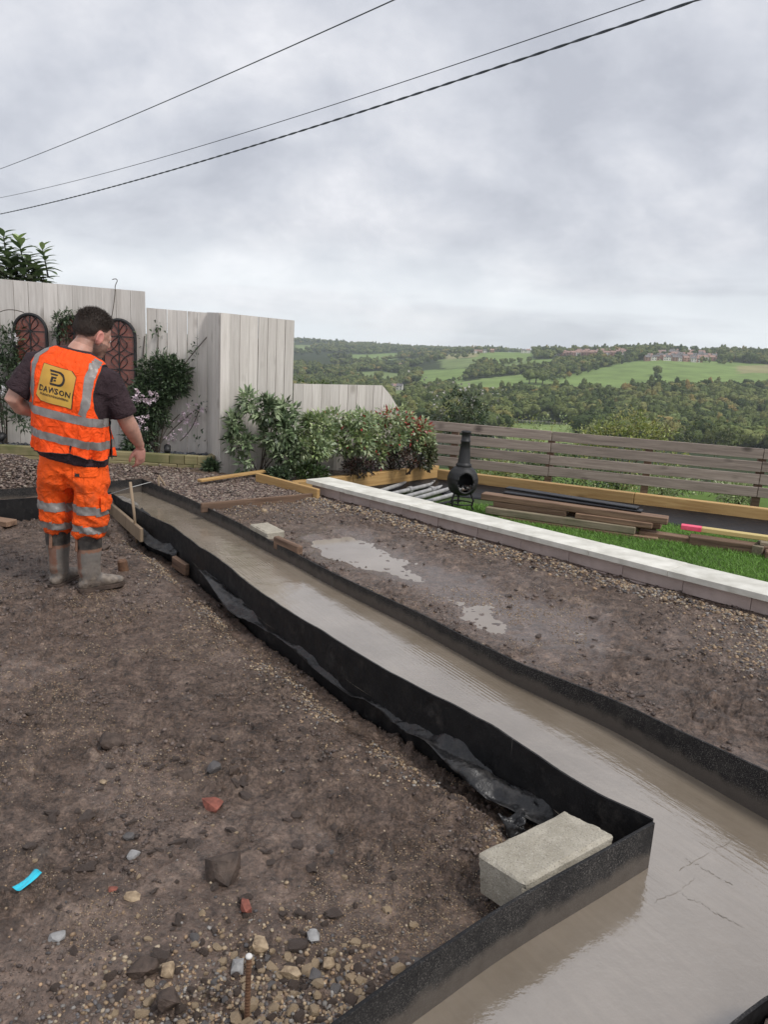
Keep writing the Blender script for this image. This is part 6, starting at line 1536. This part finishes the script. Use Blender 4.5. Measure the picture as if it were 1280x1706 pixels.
# torso profile: height, half width, half depth, centre x, centre y
PR = np.array([(.84,.205,.160,.0,.0), (.92,.212,.165,.0,.0), (1.02,.213,.168,.0,-.004), (1.14,.212,.162,.002,-.01), (1.25,.215,.155,.004,-.012), (1.34,.218,.148,.008,-.008), (1.41,.214,.135,.010,.0), (1.46,.195,.120,.014,.012), (1.50,.155,.100,.020,.028), (1.525,.115,.082,.024,.040), (1.545,.080,.068,.028,.050)])
def ring(z):
    return [np.interp(z, PR[:, 0], PR[:, i]) for i in range(1, 5)]
def tors(th, z, off=0.0, fold=0.0, shear=0.19):
    a, b, cx, cy = ring(z)
    s, c = np.sin(th), np.cos(th); p = 0.82
    x = cx + (a + off) * np.sign(s) * np.abs(s) ** p
    y = cy - (b + off) * np.sign(c) * np.abs(c) ** p
    if fold:
        f_ = fold * (0.55 * (fbm(th * 2.6 + z * 1.4, z * 7 - th * 1.2, 3, 3) - .5) + 0.45 * (fbm(th * 7 - z * 5, z * 6, 5, 2) - .5)) * (1 + 1.2 * sstep(1.12, .92, z))
        f_ = f_ + 0.010 * np.sin(th * 9 + z * 3) * sstep(1.0, .86, z)
        x = x + f_ * np.sign(s) * np.abs(s) ** p; y = y - f_ * np.sign(c) * np.abs(c) ** p
    return np.stack(np.broadcast_arrays(x, y, z - shear * x), -1)
# vest, back then two fronts
ths = np.linspace(-R(180), R(180), 241); zsv = np.concatenate([np.linspace(.905, 1.40, 110, endpoint=False), np.linspace(1.40, 1.542, 46)])
TH, ZV = np.meshgrid(ths, zsv)
def vest_ok(th, z):
    d = np.abs(np.degrees(th))
    arm = ((d - 92) / 37) ** 2 + ((z - 1.305) / .185) ** 2 < 1
    slit = (np.abs(d - 100) < 4.5) & (z < 1.16)
    openf = d > 172 - 25 * sstep(1.2, 1.53, z)
    neck = z > 1.538 - 0.10 * sstep(60, 170, d)
    return ~(arm | slit | openf | neck)
hem = 0.012 * np.sin(TH * 4 + .6) + 0.012 * np.sin(TH * 1.5)
ZH = ZV + hem * sstep(1.0, .905, ZV)
def vest_pt(th, z, off=0.0):
    return tors(th, z, 0.018 + off + 0.010 * sstep(1.15, .9, z), 0.040)
PV = vest_pt(TH, ZH).reshape(-1, 3); nv_, nt_ = TH.shape
ids = np.arange(nv_ * nt_).reshape(nv_, nt_); qd = np.stack([ids[:-1, :-1], ids[:-1, 1:], ids[1:, 1:], ids[1:, :-1]], -1).reshape(-1, 4)
thc = (TH[:-1, :-1] + TH[1:, 1:]) / 2; zc_ = (ZV[:-1, :-1] + ZV[1:, 1:]) / 2
ok = vest_ok(thc, zc_).ravel(); qd = qd[ok]
us = np.unique(qd); rm = -np.ones(nv_ * nt_, int); rm[us] = np.arange(len(us))
vest = mesh('vest', PV[us], rm[qd], MAT['hivis'], man, True); sd = vest.modifiers.new('t', 'SOLIDIFY'); sd.thickness = 0.004; sd.offset = 0
vest['label'] = 'open orange hi-vis vest with grey reflective bands'
def vest_strip(name, path, width, mat, parent, off=0.0045, n=60):
    """ribbon sewn on the vest: path of (theta deg, z), width in metres"""
    P = np.array(path, float); S = np.linspace(0, len(P) - 1, n)
    t = R(1) * np.interp(S, range(len(P)), P[:, 0]); z = np.interp(S, range(len(P)), P[:, 1])
    e_ = 1e-3; c = vest_pt(t, z); dt = (vest_pt(t + e_, z) - c) / e_; dz = (vest_pt(t, z + e_) - c) / e_
    nn = np.cross(dt, dz); nn /= np.linalg.norm(nn, axis=1, keepdims=True)
    tang = np.gradient(c, axis=0); tang /= np.linalg.norm(tang, axis=1, keepdims=True)
    side = np.cross(nn, tang)
    ldt = np.linalg.norm(dt, axis=1); ldz = np.linalg.norm(dz, axis=1)
    v = []; m = 5
    for j in range(m):
        w = (j / (m - 1) - .5) * width
        tt_ = t + (side * dt).sum(1) / ldt ** 2 * w; zz2 = z + (side * dz).sum(1) / ldz ** 2 * w
        v.append(vest_pt(tt_, zz2) + nn * off)
    V = np.stack(v, 1).reshape(-1, 3); f = []
    for i in range(n - 1):
        for j in range(m - 1): a = i * m + j; f.append((a, a + m, a + m + 1, a + 1))
    return mesh(name, V, f, mat, parent, True)
vest_strip('reflective_band', [(-94, 1.142), (0, 1.142), (93, 1.142)], .052, MAT['tape'], vest, n=110)
vest_strip('reflective_band', [(-94, 1.0), (0, 1.0), (94, 1.0)], .052, MAT['tape'], vest, n=110)
vest_strip('reflective_band', [(106, 1.0), (170, 1.0)], .052, MAT['tape'], vest)
vest_strip('reflective_band', [(-170, 1.0), (-106, 1.0)], .052, MAT['tape'], vest)
vest_strip('reflective_band', [(-44, 1.17), (-45, 1.30), (-44, 1.42), (-52, 1.49), (-78, 1.515)], .05, MAT['tape'], vest, n=80)
vest_strip('reflective_band', [(35, 1.17), (42, 1.28), (44, 1.40), (54, 1.475), (80, 1.51)], .055, MAT['tape'], vest, n=80)
for s_ in (-1, 1):
    m = MB(); el = np.linspace(0, 2 * math.pi, 60)
    m.tube([tuple(p) for p in vest_pt(s_ * R(92) + R(37) * np.cos(el), 1.305 + .185 * np.sin(el))], .0045, 6); m.build('armhole_binding', MAT['trim'], vest)
hz_ = np.linspace(-R(95), R(95), 90); z_e = .905 + .012 * np.sin(hz_ * 4 + .6) + .012 * np.sin(hz_ * 1.5)
def bind(P_, r=.004):
    m = MB(); m.tube([tuple(p) for p in P_], r, 6); m.build('edge_binding', MAT['trim'], vest)
bind(vest_pt(hz_, z_e))
for s_ in (-1, 1):
    bind(vest_pt(np.full(20, s_ * R(104.5)), np.linspace(.905, 1.15, 20)))
    h2 = s_ * np.linspace(R(105), R(171), 30); bind(vest_pt(h2, .905 + .012 * np.sin(h2 * 4 + .6) + .012 * np.sin(h2 * 1.5)))
nk = np.linspace(-R(150), R(150), 60); bind(vest_pt(nk, 1.538 - 0.10 * sstep(60, 170, np.abs(np.degrees(nk)))), .0045)
# printed panel on the back
def on_back(x, y, off):     # flat print coordinates (m) -> point on the vest back; origin at panel centre
    ca, sa = math.cos(R(-2)), math.sin(R(-2)); x, y = x * ca - y * sa, x * sa + y * ca
    z0 = 1.315; t0 = R(-3)
    z = z0 + y
    a = ring(z)[0] + 0.022
    xr = np.clip(np.asarray(x) / a, -.95, .95)
    t = np.sign(xr) * np.arcsin(np.abs(xr) ** (1 / 0.82)) + t0
    c = vest_pt(t, z); e_ = 2e-3
    dt = vest_pt(t + e_, z) - c; dz = vest_pt(t, z + e_) - c
    nn = np.cross(dt, dz); nn = nn / (np.linalg.norm(nn, axis=-1, keepdims=True) + 1e-12)
    return c + nn * off
def print_poly(name, poly, mat, parent, off, res=10):
    poly = np.array(poly, float); lo, hi = poly.min(0), poly.max(0)
    bm = bmesh.new(); vs = [bm.verts.new((p[0], p[1], 0)) for p in poly]; bm.faces.new(vs)
    for ax, (l_, h_) in enumerate(zip(lo, hi)):
        for u in np.linspace(l_, h_, res)[1:-1]:
            no = (1, 0, 0) if ax == 0 else (0, 1, 0); co = (u, 0, 0) if ax == 0 else (0, u, 0)
            bmesh.ops.bisect_plane(bm, geom=list(bm.verts) + list(bm.edges) + list(bm.faces), plane_co=co, plane_no=no)
    c = np.array([v_.co[:] for v_ in bm.verts]); P = on_back(c[:, 0], c[:, 1], off)
    for v_, p in zip(bm.verts, P): v_.co = p
    me = bpy.data.meshes.new(name); bm.to_mesh(me); bm.free(); return link(name, me, mat, parent, True)
w, h, cch = .112, .108, .028
oct_ = [(-w + cch, h), (w - cch * 1.1, h), (w, h - cch * 1.3), (w, -h), (-w + cch, -h), (-w, -h + cch * 1.3), (-w, h * .2)]
oct_ = [(-w * .92, h), (w - cch, h), (w, h - cch), (w * .95, -h), (-w + cch, -h), (-w, -h + cch)]
print_poly('panel_edge', [(p[0] * 1.03, p[1] * 1.03) for p in oct_], MAT['print'], vest, .0055, 14)
logo = print_poly('logo_panel', oct_, MAT['panel'], vest, .0075, 14)
def arc_band(cx, cy, r0, r1, a0, a1, n=18):
    A = np.linspace(R(a0), R(a1), n); return [(cx + r1 * math.cos(a), cy + r1 * math.sin(a)) for a in A] + [(cx + r0 * math.cos(a), cy + r0 * math.sin(a)) for a in A[::-1]]
for k, poly in enumerate((
    [(-.040, .088), (.016, .088), (.016, .076), (-.034, .076)], arc_band(.016, .044, .031, .044, -90, 90),
    [(.016, .0), (-.030, .0), (-.036, .013), (.016, .013)],
    [(-.034, .068), (.018, .068), (.013, .058), (-.030, .058)], [(-.028, .050), (.012, .050), (.008, .040), (-.012, .040), (-.016, .018), (-.032, .018)], [(-.008, .034), (.010, .034), (.006, .025), (-.010, .025)])):
    print_poly('emblem', poly, MAT['print'], logo, .0092, 8)
def print_text(s, size, cx, cy, parent, track=1.0, sx=1.0):
    cu = bpy.data.curves.new('t', 'FONT'); cu.body = s; cu.size = size; cu.align_x = 'CENTER'; cu.align_y = 'CENTER'; cu.space_character = track; cu.resolution_u = 2; cu.offset = size * .028
    ob = bpy.data.objects.new('t', cu); COLL.objects.link(ob); dg = bpy.context.evaluated_depsgraph_get(); me = bpy.data.meshes.new_from_object(ob.evaluated_get(dg), depsgraph=dg); bpy.data.objects.remove(ob)
    c = cos_of(me); set_cos(me, on_back(c[:, 0] * sx + cx, c[:, 1] + cy, .0092)); me.materials.clear(); return link('lettering', me, MAT['print'], parent)
print_text('DAWSON', .048, .0, -.034, logo, 1.10, .86)
print_text('FOUNDATION ENGINEERING', .0165, .0, -.066, logo, 1.0, .82)

# T-shirt
def tube_add(mb, pts, rad, n=16):
    pts = [Vector(p) for p in pts]; rad = list(rad)
    d0 = (pts[0] - pts[1]).normalized(); d1 = (pts[-1] - pts[-2]).normalized()
    P = [pts[0] + d0 * rad[0] * .55] + pts + [pts[-1] + d1 * rad[-1] * .55]; Rr = [rad[0] * .6] + rad + [rad[-1] * .6]
    mb.tube(P, Rr, n); return mb
def loft_torso(mb, z0, z1, off, n=40, m=40):
    th = np.linspace(-math.pi, math.pi, n, endpoint=False); base = len(mb.v); zz_ = np.linspace(z0, z1, m)
    for z in zz_:
        mb.v += [tuple(p) for p in tors(th, np.full(n, z), off)]
    for i in range(m - 1):
        for k in range(n): a = base + i * n + k; b = base + i * n + (k + 1) % n; mb.f.append((a, b, b + n, a + n))
    mb.f.append(tuple(base + k for k in range(n))[::-1]); mb.f.append(tuple(base + (m - 1) * n + k for k in range(n)))
tee = MB(); loft_torso(tee, .85, 1.545, .004)
tee.tube([(.13, .02, 1.40), (.21, .045, 1.350), (.252, .075, 1.25), (.285, .10, 1.155), (.290, .105, 1.135)], [.075, .092, .088, .086, .086], 18)
tee.tube([(-.13, .01, 1.455), (-.20, -.005, 1.435), (-.250, -.045, 1.345), (-.300, -.078, 1.262), (-.307, -.082, 1.252)], [.075, .092, .087, .085, .085], 18)
me = remeshed(tee, .011, 5); c = cos_of(me); nn = nor_of(me)
f_ = .016 * (fbm(c[:, 0] * 14 + c[:, 2] * 9, c[:, 1] * 14 + c[:, 2] * 6, 7, 3) - .5) * (0.25 + 0.75 * (np.abs(c[:, 0]) > .2)) + .010 * (fbm(c[:, 0] * 5, c[:, 2] * 22 + c[:, 1] * 8, 9, 2) - .5)
set_cos(me, c + nn * f_[:, None]); link('t_shirt', me, MAT['tee'], man, True)

# trousers
tr = MB()
def oval(mb, rings, n=28):
    base = len(mb.v)
    for (cx, cy, z, a, b) in rings:
        for k in range(n):
            t = 2 * math.pi * k / n; s, c2 = math.sin(t), math.cos(t); mb.v.append((cx + a * math.copysign(abs(c2) ** .85, c2), cy + b * math.copysign(abs(s) ** .85, s), z))
    for i in range(len(rings) - 1):
        for k in range(n): a = base + i * n + k; b = base + i * n + (k + 1) % n; mb.f.append((a, b, b + n, a + n))
    mb.f.append(tuple(base + k for k in range(n))[::-1]); mb.f.append(tuple(base + (len(rings) - 1) * n + k for k in range(n)))
oval(tr, [(0, .01, .66, .15, .12), (0, .0, .70, .192, .145), (0, -.005, .78, .206, .160), (0, .0, .84, .200, .150), (0, .0, .95, .185, .138)])
RL = [(.110, -.045, .365, .090, .096), (.113, -.045, .40, .098, .104), (.116, -.04, .44, .098, .108), (.12, -.03, .52, .102, .116), (.120, -.02, .60, .106, .126), (.114, -.01, .70, .106, .138), (.092, .0, .80, .108, .142), (.092, .0, .86, .10, .13)]
LL = [(-.122, .005, .365, .084, .092), (-.124, .005, .40, .090, .098), (-.125, .008, .44, .097, .106), (-.124, .01, .52, .104, .118), (-.118, .01, .60, .100, .124), (-.112, .01, .70, .104, .138), (-.092, .0, .80, .108, .142), (-.092, .0, .86, .10, .13)]
oval(tr, RL); oval(tr, LL)
me = remeshed(tr, .011, 6); c = cos_of(me); nn = nor_of(me)
x, y, z = c.T
side = np.where(x > 0, 1.0, -1.0); ang = np.arctan2(y, x - side * .115)
kf = np.exp(-((z - .40) / .10) ** 2) + .55 * np.exp(-((z - .62) / .12) ** 2)
rid = lambda n_: 1 - np.abs(2 * n_ - 1) * 1.6
f_ = .020 * (rid(fbm(ang * 1.3 + side * 3, z * 22 + ang * 1.8, 14, 2)) - .5) * kf + .016 * (rid(fbm(x * 7 + z * 5, z * 7 + y * 5, 15, 2)) - .5) + .016 * (fbm(x * 6, z * 6 + y * 4, 16, 2) - .5)
f_ = f_ - .022 * np.exp(-((x - .012 + (z - .7) * .06) / .020) ** 2) * (y < 0) * sstep(.55, .66, z) * sstep(.86, .76, z)
c = c + nn * f_[:, None]; set_cos(me, c)
trousers = link('trousers', me, MAT['trouser'], man, True)
def skin_band(src, name, sel, off, mat, parent):
    bm = bmesh.new(); bm.from_mesh(src); bm.normal_update(); cc_ = np.array([f.calc_center_median()[:] for f in bm.faces]); k = sel(cc_)
    bmesh.ops.delete(bm, geom=[f for f, q_ in zip(list(bm.faces), k) if not q_], context='FACES')
    for v_ in bm.verts: v_.co += v_.normal * off
    me = bpy.data.meshes.new(name); bm.to_mesh(me); bm.free(); me.materials.clear(); return link(name, me, mat, parent, True)
for sgn, nm in ((1, 'r'), (-1, 'l')):
    s0 = (lambda g_: lambda q_: (np.sign(q_[:, 0] + .003) == g_))(sgn)
    for z0, z1 in ((.525, .58), (.405, .452)):
        skin_band(me, 'reflective_band', lambda q_: s0(q_) & (q_[:, 2] + .10 * (q_[:, 0] - sgn * .115) > z0) & (q_[:, 2] + .10 * (q_[:, 0] - sgn * .115) < z1), .004, MAT['tape'], trousers)
skin_band(me, 'back_pocket', lambda q_: (q_[:, 0] > .075) & (q_[:, 0] < .185) & (q_[:, 1] < -.03) & (q_[:, 2] > .665) & (q_[:, 2] < .79), .005, MAT['trouser'], trousers)
pk = skin_band(me, 'pocket_flap', lambda q_: (q_[:, 0] > .07) & (q_[:, 0] < .19) & (q_[:, 1] < -.03) & (q_[:, 2] > .765) & (q_[:, 2] < .825), .010, MAT['trouser'], trousers)
skin_band(me, 'pocket_badge', lambda q_: (q_[:, 0] > .082) & (q_[:, 0] < .112) & (q_[:, 1] < -.03) & (q_[:, 2] > .768) & (q_[:, 2] < .788), .013, MAT['print'], trousers)
skin_band(me, 'knee_pocket', lambda q_: (q_[:, 0] > .185) & (q_[:, 1] < .03) & (q_[:, 1] > -.10) & (q_[:, 2] > .54) & (q_[:, 2] < .63), .016, MAT['trouser'], trousers)

# boots
def boot(cx, cy, yaw, name_l):
    t = bpy.data.objects.new('boot', None); m = MB()
    oval(m, [(0, .0, .085, .052, .068), (0, -.005, .13, .052, .070), (0, -.005, .20, .058, .072), (0, .0, .29, .068, .078), (0, .0, .415, .076, .083)], 20)
    # foot
    n = 20; base = len(m.v); sec = [(-.075, .030, .030, .055), (-.055, .042, .012, .10), (0, .044, .012, .125), (.06, .044, .012, .115), (.12, .050, .012, .090), (.17, .050, .012, .075), (.205, .040, .014, .064), (.228, .02, .02, .05)]
    for (yy_, a, z0, z1) in sec:
        for k in range(n):
            u = 2 * math.pi * k / n; m.v.append((a * math.cos(u), yy_, (z0 + z1) / 2 + (z1 - z0) / 2 * math.sin(u)))
    for i in range(len(sec) - 1):
        for k in range(n): a = base + i * n + k; b = base + i * n + (k + 1) % n; m.f.append((a, a + n, b + n, b))
    m.f.append(tuple(base + k for k in range(n))); m.f.append(tuple(base + (len(sec) - 1) * n + k for k in range(n))[::-1])
    me = remeshed(m, .008, 3); c = cos_of(me); nn = nor_of(me)
    f2 = .006 * (fbm(c[:, 0] * 12, c[:, 2] * 22, 4, 3) - .5); set_cos(me, c + nn * f2[:, None]); c = cos_of(me)
    col = np.tile(np.array([[0.17, 0.155, 0.14]]), (len(c), 1))
    col[c[:, 2] > .29] = (0.020, 0.018, 0.017)
    col[(c[:, 2] > .268) & (c[:, 2] < .29) & (c[:, 0] > -.01)] = (0.26, 0.13, 0.08)
    col[(c[:, 1] < -.035) & (np.abs(c[:, 0]) < .028) & (c[:, 2] > .10) & (c[:, 2] < .29)] = (0.20, 0.09, 0.055)
    col[(c[:, 2] > .395)] = (0.24, 0.12, 0.07)
    col[(c[:, 2] < .06) & (c[:, 1] < -.01)] = (0.035, 0.026, 0.022)
    col[(c[:, 2] < .03)] = (0.05, 0.035, 0.03)
    o = link('boot', me, MAT['boot'], man, True); vcol(o, col); o.location = (cx, cy, 0); o.rotation_euler = (0, 0, yaw)
    s2 = MB(); sc2 = [(-.085, .030), (-.07, .044), (0, .050), (.06, .048), (.12, .056), (.17, .055), (.21, .042), (.235, .018)]
    for zz_, g_ in ((.0, 1.0), (.024, 1.03)):
        s2.v += [(w_ * g_, yy_, zz_) for yy_, w_ in sc2] + [(-w_ * g_, yy_, zz_) for yy_, w_ in sc2[::-1]]
    k2 = len(sc2) * 2; s2.f += [tuple(range(k2))[::-1], tuple(range(k2, 2 * k2))] + [(i, (i + 1) % k2, k2 + (i + 1) % k2, k2 + i) for i in range(k2)]
    s2.build('sole', MAT['rock'], o)
    s3 = MB(); s3.box((0, -.084, .335), (.02, .012, .12), Matrix.Rotation(R(-4), 3, 'X'), .003); s3.build('pull_strap', simple('tan_strap', (.20, .10, .06), (.26, .14, .09), 30, .7), o)
    return o
boot(.112, -.045, R(-38), 'right'); boot(-.122, .005, R(-4), 'left')

# body: head, neck, arms, hands in one skin
bd_ = MB()
Rh = Matrix.Rotation(R(-34), 3, 'Z') @ Matrix.Rotation(R(-20), 3, 'X') @ Matrix.Rotation(R(4), 3, 'Y')
hc = Vector((.078, .160, 1.628))
HS = 1.12
def H_(p): return hc + Rh @ (Vector(p) * HS)
bd_.ell(H_((0, -.012, .028)), (0.0896, 0.1120, 0.1086), Rh, 22, 14)
bd_.ell(H_((0, .022, -.040)), (0.0739, 0.0874, 0.0918), Rh, 20, 12)
bd_.ell(H_((0, .048, -.082)), (0.0538, 0.0538, 0.0470), Rh, 16, 10)
bd_.ell(H_((0, .074, .012)), (0.0582, 0.0269, 0.0381), Rh, 14, 9)
bd_.tube([H_((0, .085, .018)), H_((0, .108, -.020)), H_((0, .106, -.034))], [.009, .014, .013], 10)
bd_.ell(H_((0, .088, -.062)), (0.0291, 0.0157, 0.0134), Rh, 12, 8)
for s_ in (-1, 1):
    Re = Rh @ Matrix.Rotation(R(18 * s_), 3, 'Z')
    ep = [H_((s_ * (.080 + .010 * (math.sin(a) > -.5)), -.006 - .019 * math.cos(a) * .9, -.012 + .034 * math.sin(a))) for a in np.linspace(0, 2 * math.pi, 15)]
    bd_.tube(ep, .0075, 8); bd_.ell(H_((s_ * .078, -.006, -.012)), (0.0112, 0.0190, 0.0336), Re, 12, 8); bd_.ell(H_((s_ * .080, .000, -.040)), (0.0078, 0.0101, 0.0112), Re, 10, 7)
bd_.tube([(.016, .03, 1.46), (.034, .065, 1.53), H_((0, -.025, -.06)), H_((0, -.01, 0.0))], [.082, .070, .066, .060], 18)
loft_torso(bd_, .86, 1.53, -.035, 32, 24)
tube_add(bd_, [(.15, .03, 1.355), (.215, .055, 1.31), (.272, .085, 1.21), (.298, .108, 1.125), (.312, .15, 1.06), (.322, .21, .99), (.325, .262, .935)], [.055, .058, .057, .053, .054, .043, .031], 18)
tube_add(bd_, [(-.17, .0, 1.45), (-.235, -.03, 1.385), (-.278, -.068, 1.30), (-.322, -.095, 1.212), (-.310, -.045, 1.17), (-.262, .03, 1.138), (-.222, .095, 1.11)], [.065, .062, .057, .052, .053, .043, .032], 18)
def hand(wr, d, pn, sidev, curl, thumb_sign):
    """wr wrist, d finger direction, pn palm normal, sidev towards the thumb"""
    wr, d, pn, sv = (Vector(a) for a in (wr, d, pn, sidev)); d.normalize(); sv = (sv - d * sv.dot(d)).normalized(); pn = d.cross(sv).normalized() * thumb_sign
    Mh = Matrix((sv, pn, d)).transposed()
    bd_.ell(wr + d * .052, (.041, .017, .055), Mh, 16, 10); bd_.tube([wr - d * .02, wr + d * .02], [.030, .026], 14)
    for i, (o_, ln) in enumerate(((.029, .074), (.010, .083), (-.010, .078), (-.028, .060))):
        p0 = wr + d * .088 + sv * o_; a = curl * (1 + .18 * i); pts_ = [p0 - d * .02]; dirn = d.copy(); p = p0
        for j, fr in enumerate((.45, .32, .25)):
            dirn = (Matrix.Rotation(0, 3, 'X') @ dirn); ang = a * (j + .6) * .55; dv = d * math.cos(ang) + pn * math.sin(ang); p = p + dv * ln * fr; pts_.append(p + sv * o_ * .15 * j)
        bd_.tube(pts_, [.0098, .0096, .0088, .0072], 9); bd_.ell(pts_[-1], (.0074, .0074, .0074), None, 8, 6)
    t0 = wr + d * .028 + sv * .028; bd_.tube([t0, t0 + sv * .026 + d * .026 + pn * .008, t0 + sv * .040 + d * .058 + pn * .016, t0 + sv * .042 + d * .080 + pn * .020], [.015, .0125, .0105, .0082], 10)
hand((.326, .272, .925), (-.02, .12, -1), (-1, 0, 0), (-.55, -.75, -.1), .75, 1)
hand((-.222, .105, 1.108), (.85, .5, -.25), (0, -1, 0), (.1, .1, 1), .5, -1)
me = remeshed(bd_, .0068, 2, .4); c = cos_of(me)
body = link('body', me, MAT['skin'], man, True)
hl = (np.array(Rh.transposed()) @ (c - np.array(hc)).T).T / HS
col = np.tile(np.array([[0.50, 0.265, 0.195]]), (len(c), 1))
isarm = (np.abs(c[:, 0]) > .2) & (c[:, 2] < 1.4); col[isarm] = (0.46, 0.25, 0.185)
handm = ((c[:, 2] < .93) & (c[:, 0] > .2)); col[handm] = (0.44, 0.21, 0.165)
head = (c[:, 2] > 1.50)
ear = head & (np.abs(hl[:, 0]) > .080) & (np.abs(hl[:, 1]) < .03); col[ear] = (0.58, 0.24, 0.19)
beard = head & (hl[:, 2] < -.028 - .02 * (hl[:, 1] < .02)) & (hl[:, 1] > -.01 + .0 * hl[:, 0]) & (hl[:, 2] > -.13) & ~((hl[:, 1] > .085) & (hl[:, 2] > -.05))
bmask = beard * (.55 + .35 * (fbm(hl[:, 0] * 90 + hl[:, 1] * 60, hl[:, 2] * 90, 4, 2) - .3)); col = col * (1 - bmask[:, None]) + np.array([0.055, 0.036, 0.028]) * bmask[:, None]
nape = head & (hl[:, 1] < -.0) & (hl[:, 2] < -.03) & (hl[:, 2] > -.075); col[nape] = col[nape] * .72
vcol(body, col)
for s_ in (-1, 1):
    m = MB(); m.ell(H_((s_ * .031, .083, .002)), (.0134, .0112, .0112)); m.build('eye', simple('eye_white', (.55, .53, .5), (.6, .58, .55), 20, .2, 0), body, True)
# hair: cropped cap with short strands
v0, f0 = ico(5)
cap = v0 * np.array([.0845, .105, .101]) + np.array([0, -.013, .030])
az = np.arctan2(cap[:, 0], cap[:, 1]); front = cap[:, 1] > .0
lim = np.where(cap[:, 1] > .045, .072, np.where(cap[:, 1] > .012, .040 - .9 * (.012 - np.minimum(cap[:, 1], .03)) , np.where(cap[:, 1] > -.035, .010, -.050)))
lim = np.interp(cap[:, 1], [-.13, -.06, -.035, -.02, .012, .035, .06, .10], [-.052, -.045, -.03, .012, .018, .028, .066, .085])
keepv = cap[:, 2] > lim
kf_ = keepv[f0].all(1); f1 = f0[kf_]; us = np.unique(f1); rm = -np.ones(len(v0), int); rm[us] = np.arange(len(us))
cp = cap[us]; dn3 = v0[us]
fade = sstep(0.0, .05, cp[:, 2] - lim[us]); top = sstep(.03, .10, cp[:, 2])
cp = cp + dn3 * ((.002 + .012 * top + .010 * (fbm(cp[:, 0] * 60 + cp[:, 2] * 31, cp[:, 1] * 60 + cp[:, 2] * 17, 6, 3) - .5)) * fade - .006 * (1 - fade))[:, None]
Rn = np.array(Rh); hv = (Rn @ cp.T).T * HS + np.array(hc)
hair = mesh('hair', hv, rm[f1], MAT['hair_cap'], man, True)
vcol(hair, np.array([0.16, 0.095, 0.072]) * (1 - fade[:, None]) ** 2 + np.array([0.034, 0.023, 0.017]) * (1 - (1 - fade[:, None]) ** 2))
r_ = np.random.RandomState(5); k = r_.randint(0, len(cp), 9000); b0 = cp[k]; dd = dn3[k] + r_.normal(0, .45, (9000, 3)) + np.array([0, .25, .1]); dd /= np.linalg.norm(dd, axis=1, keepdims=True)
ln_ = (.004 + .015 * top[k] * r_.uniform(.5, 1.2, 9000))[:, None]; sdv = np.cross(dd, r_.normal(size=(9000, 3))); sdv /= np.linalg.norm(sdv, axis=1, keepdims=True)
T3 = np.stack([b0 - sdv * .0011, b0 + sdv * .0011, b0 + dd * ln_], 1).reshape(-1, 3); T3 = (Rn @ T3.T).T * HS + np.array(hc)
o = mesh('hair_strands', T3, np.arange(27000).reshape(-1, 3), MAT['hair'], hair); o['kind'] = 'stuff'
# ================================================================== AIR
hm = MB(); hm.box((0, 1500, 10), (9400, 4400, 200))
hz = hm.build('haze', None)
mt = bpy.data.materials.new('haze'); mt.use_nodes = True; nt2 = mt.node_tree
nt2.nodes.remove(nt2.nodes['Principled BSDF'])
pv = nt2.nodes.new('ShaderNodeVolumePrincipled'); pv.inputs['Color'].default_value = (0.86, 0.92, 1.0, 1); pv.inputs['Density'].default_value = 0.00014; pv.inputs['Anisotropy'].default_value = 0.1
nt2.links.new(pv.outputs[0], nt2.nodes['Material Output'].inputs['Volume'])
hz.data.materials.append(mt)
tag(hz, 'thin pale haze over the valley', 'haze', kind='stuff')
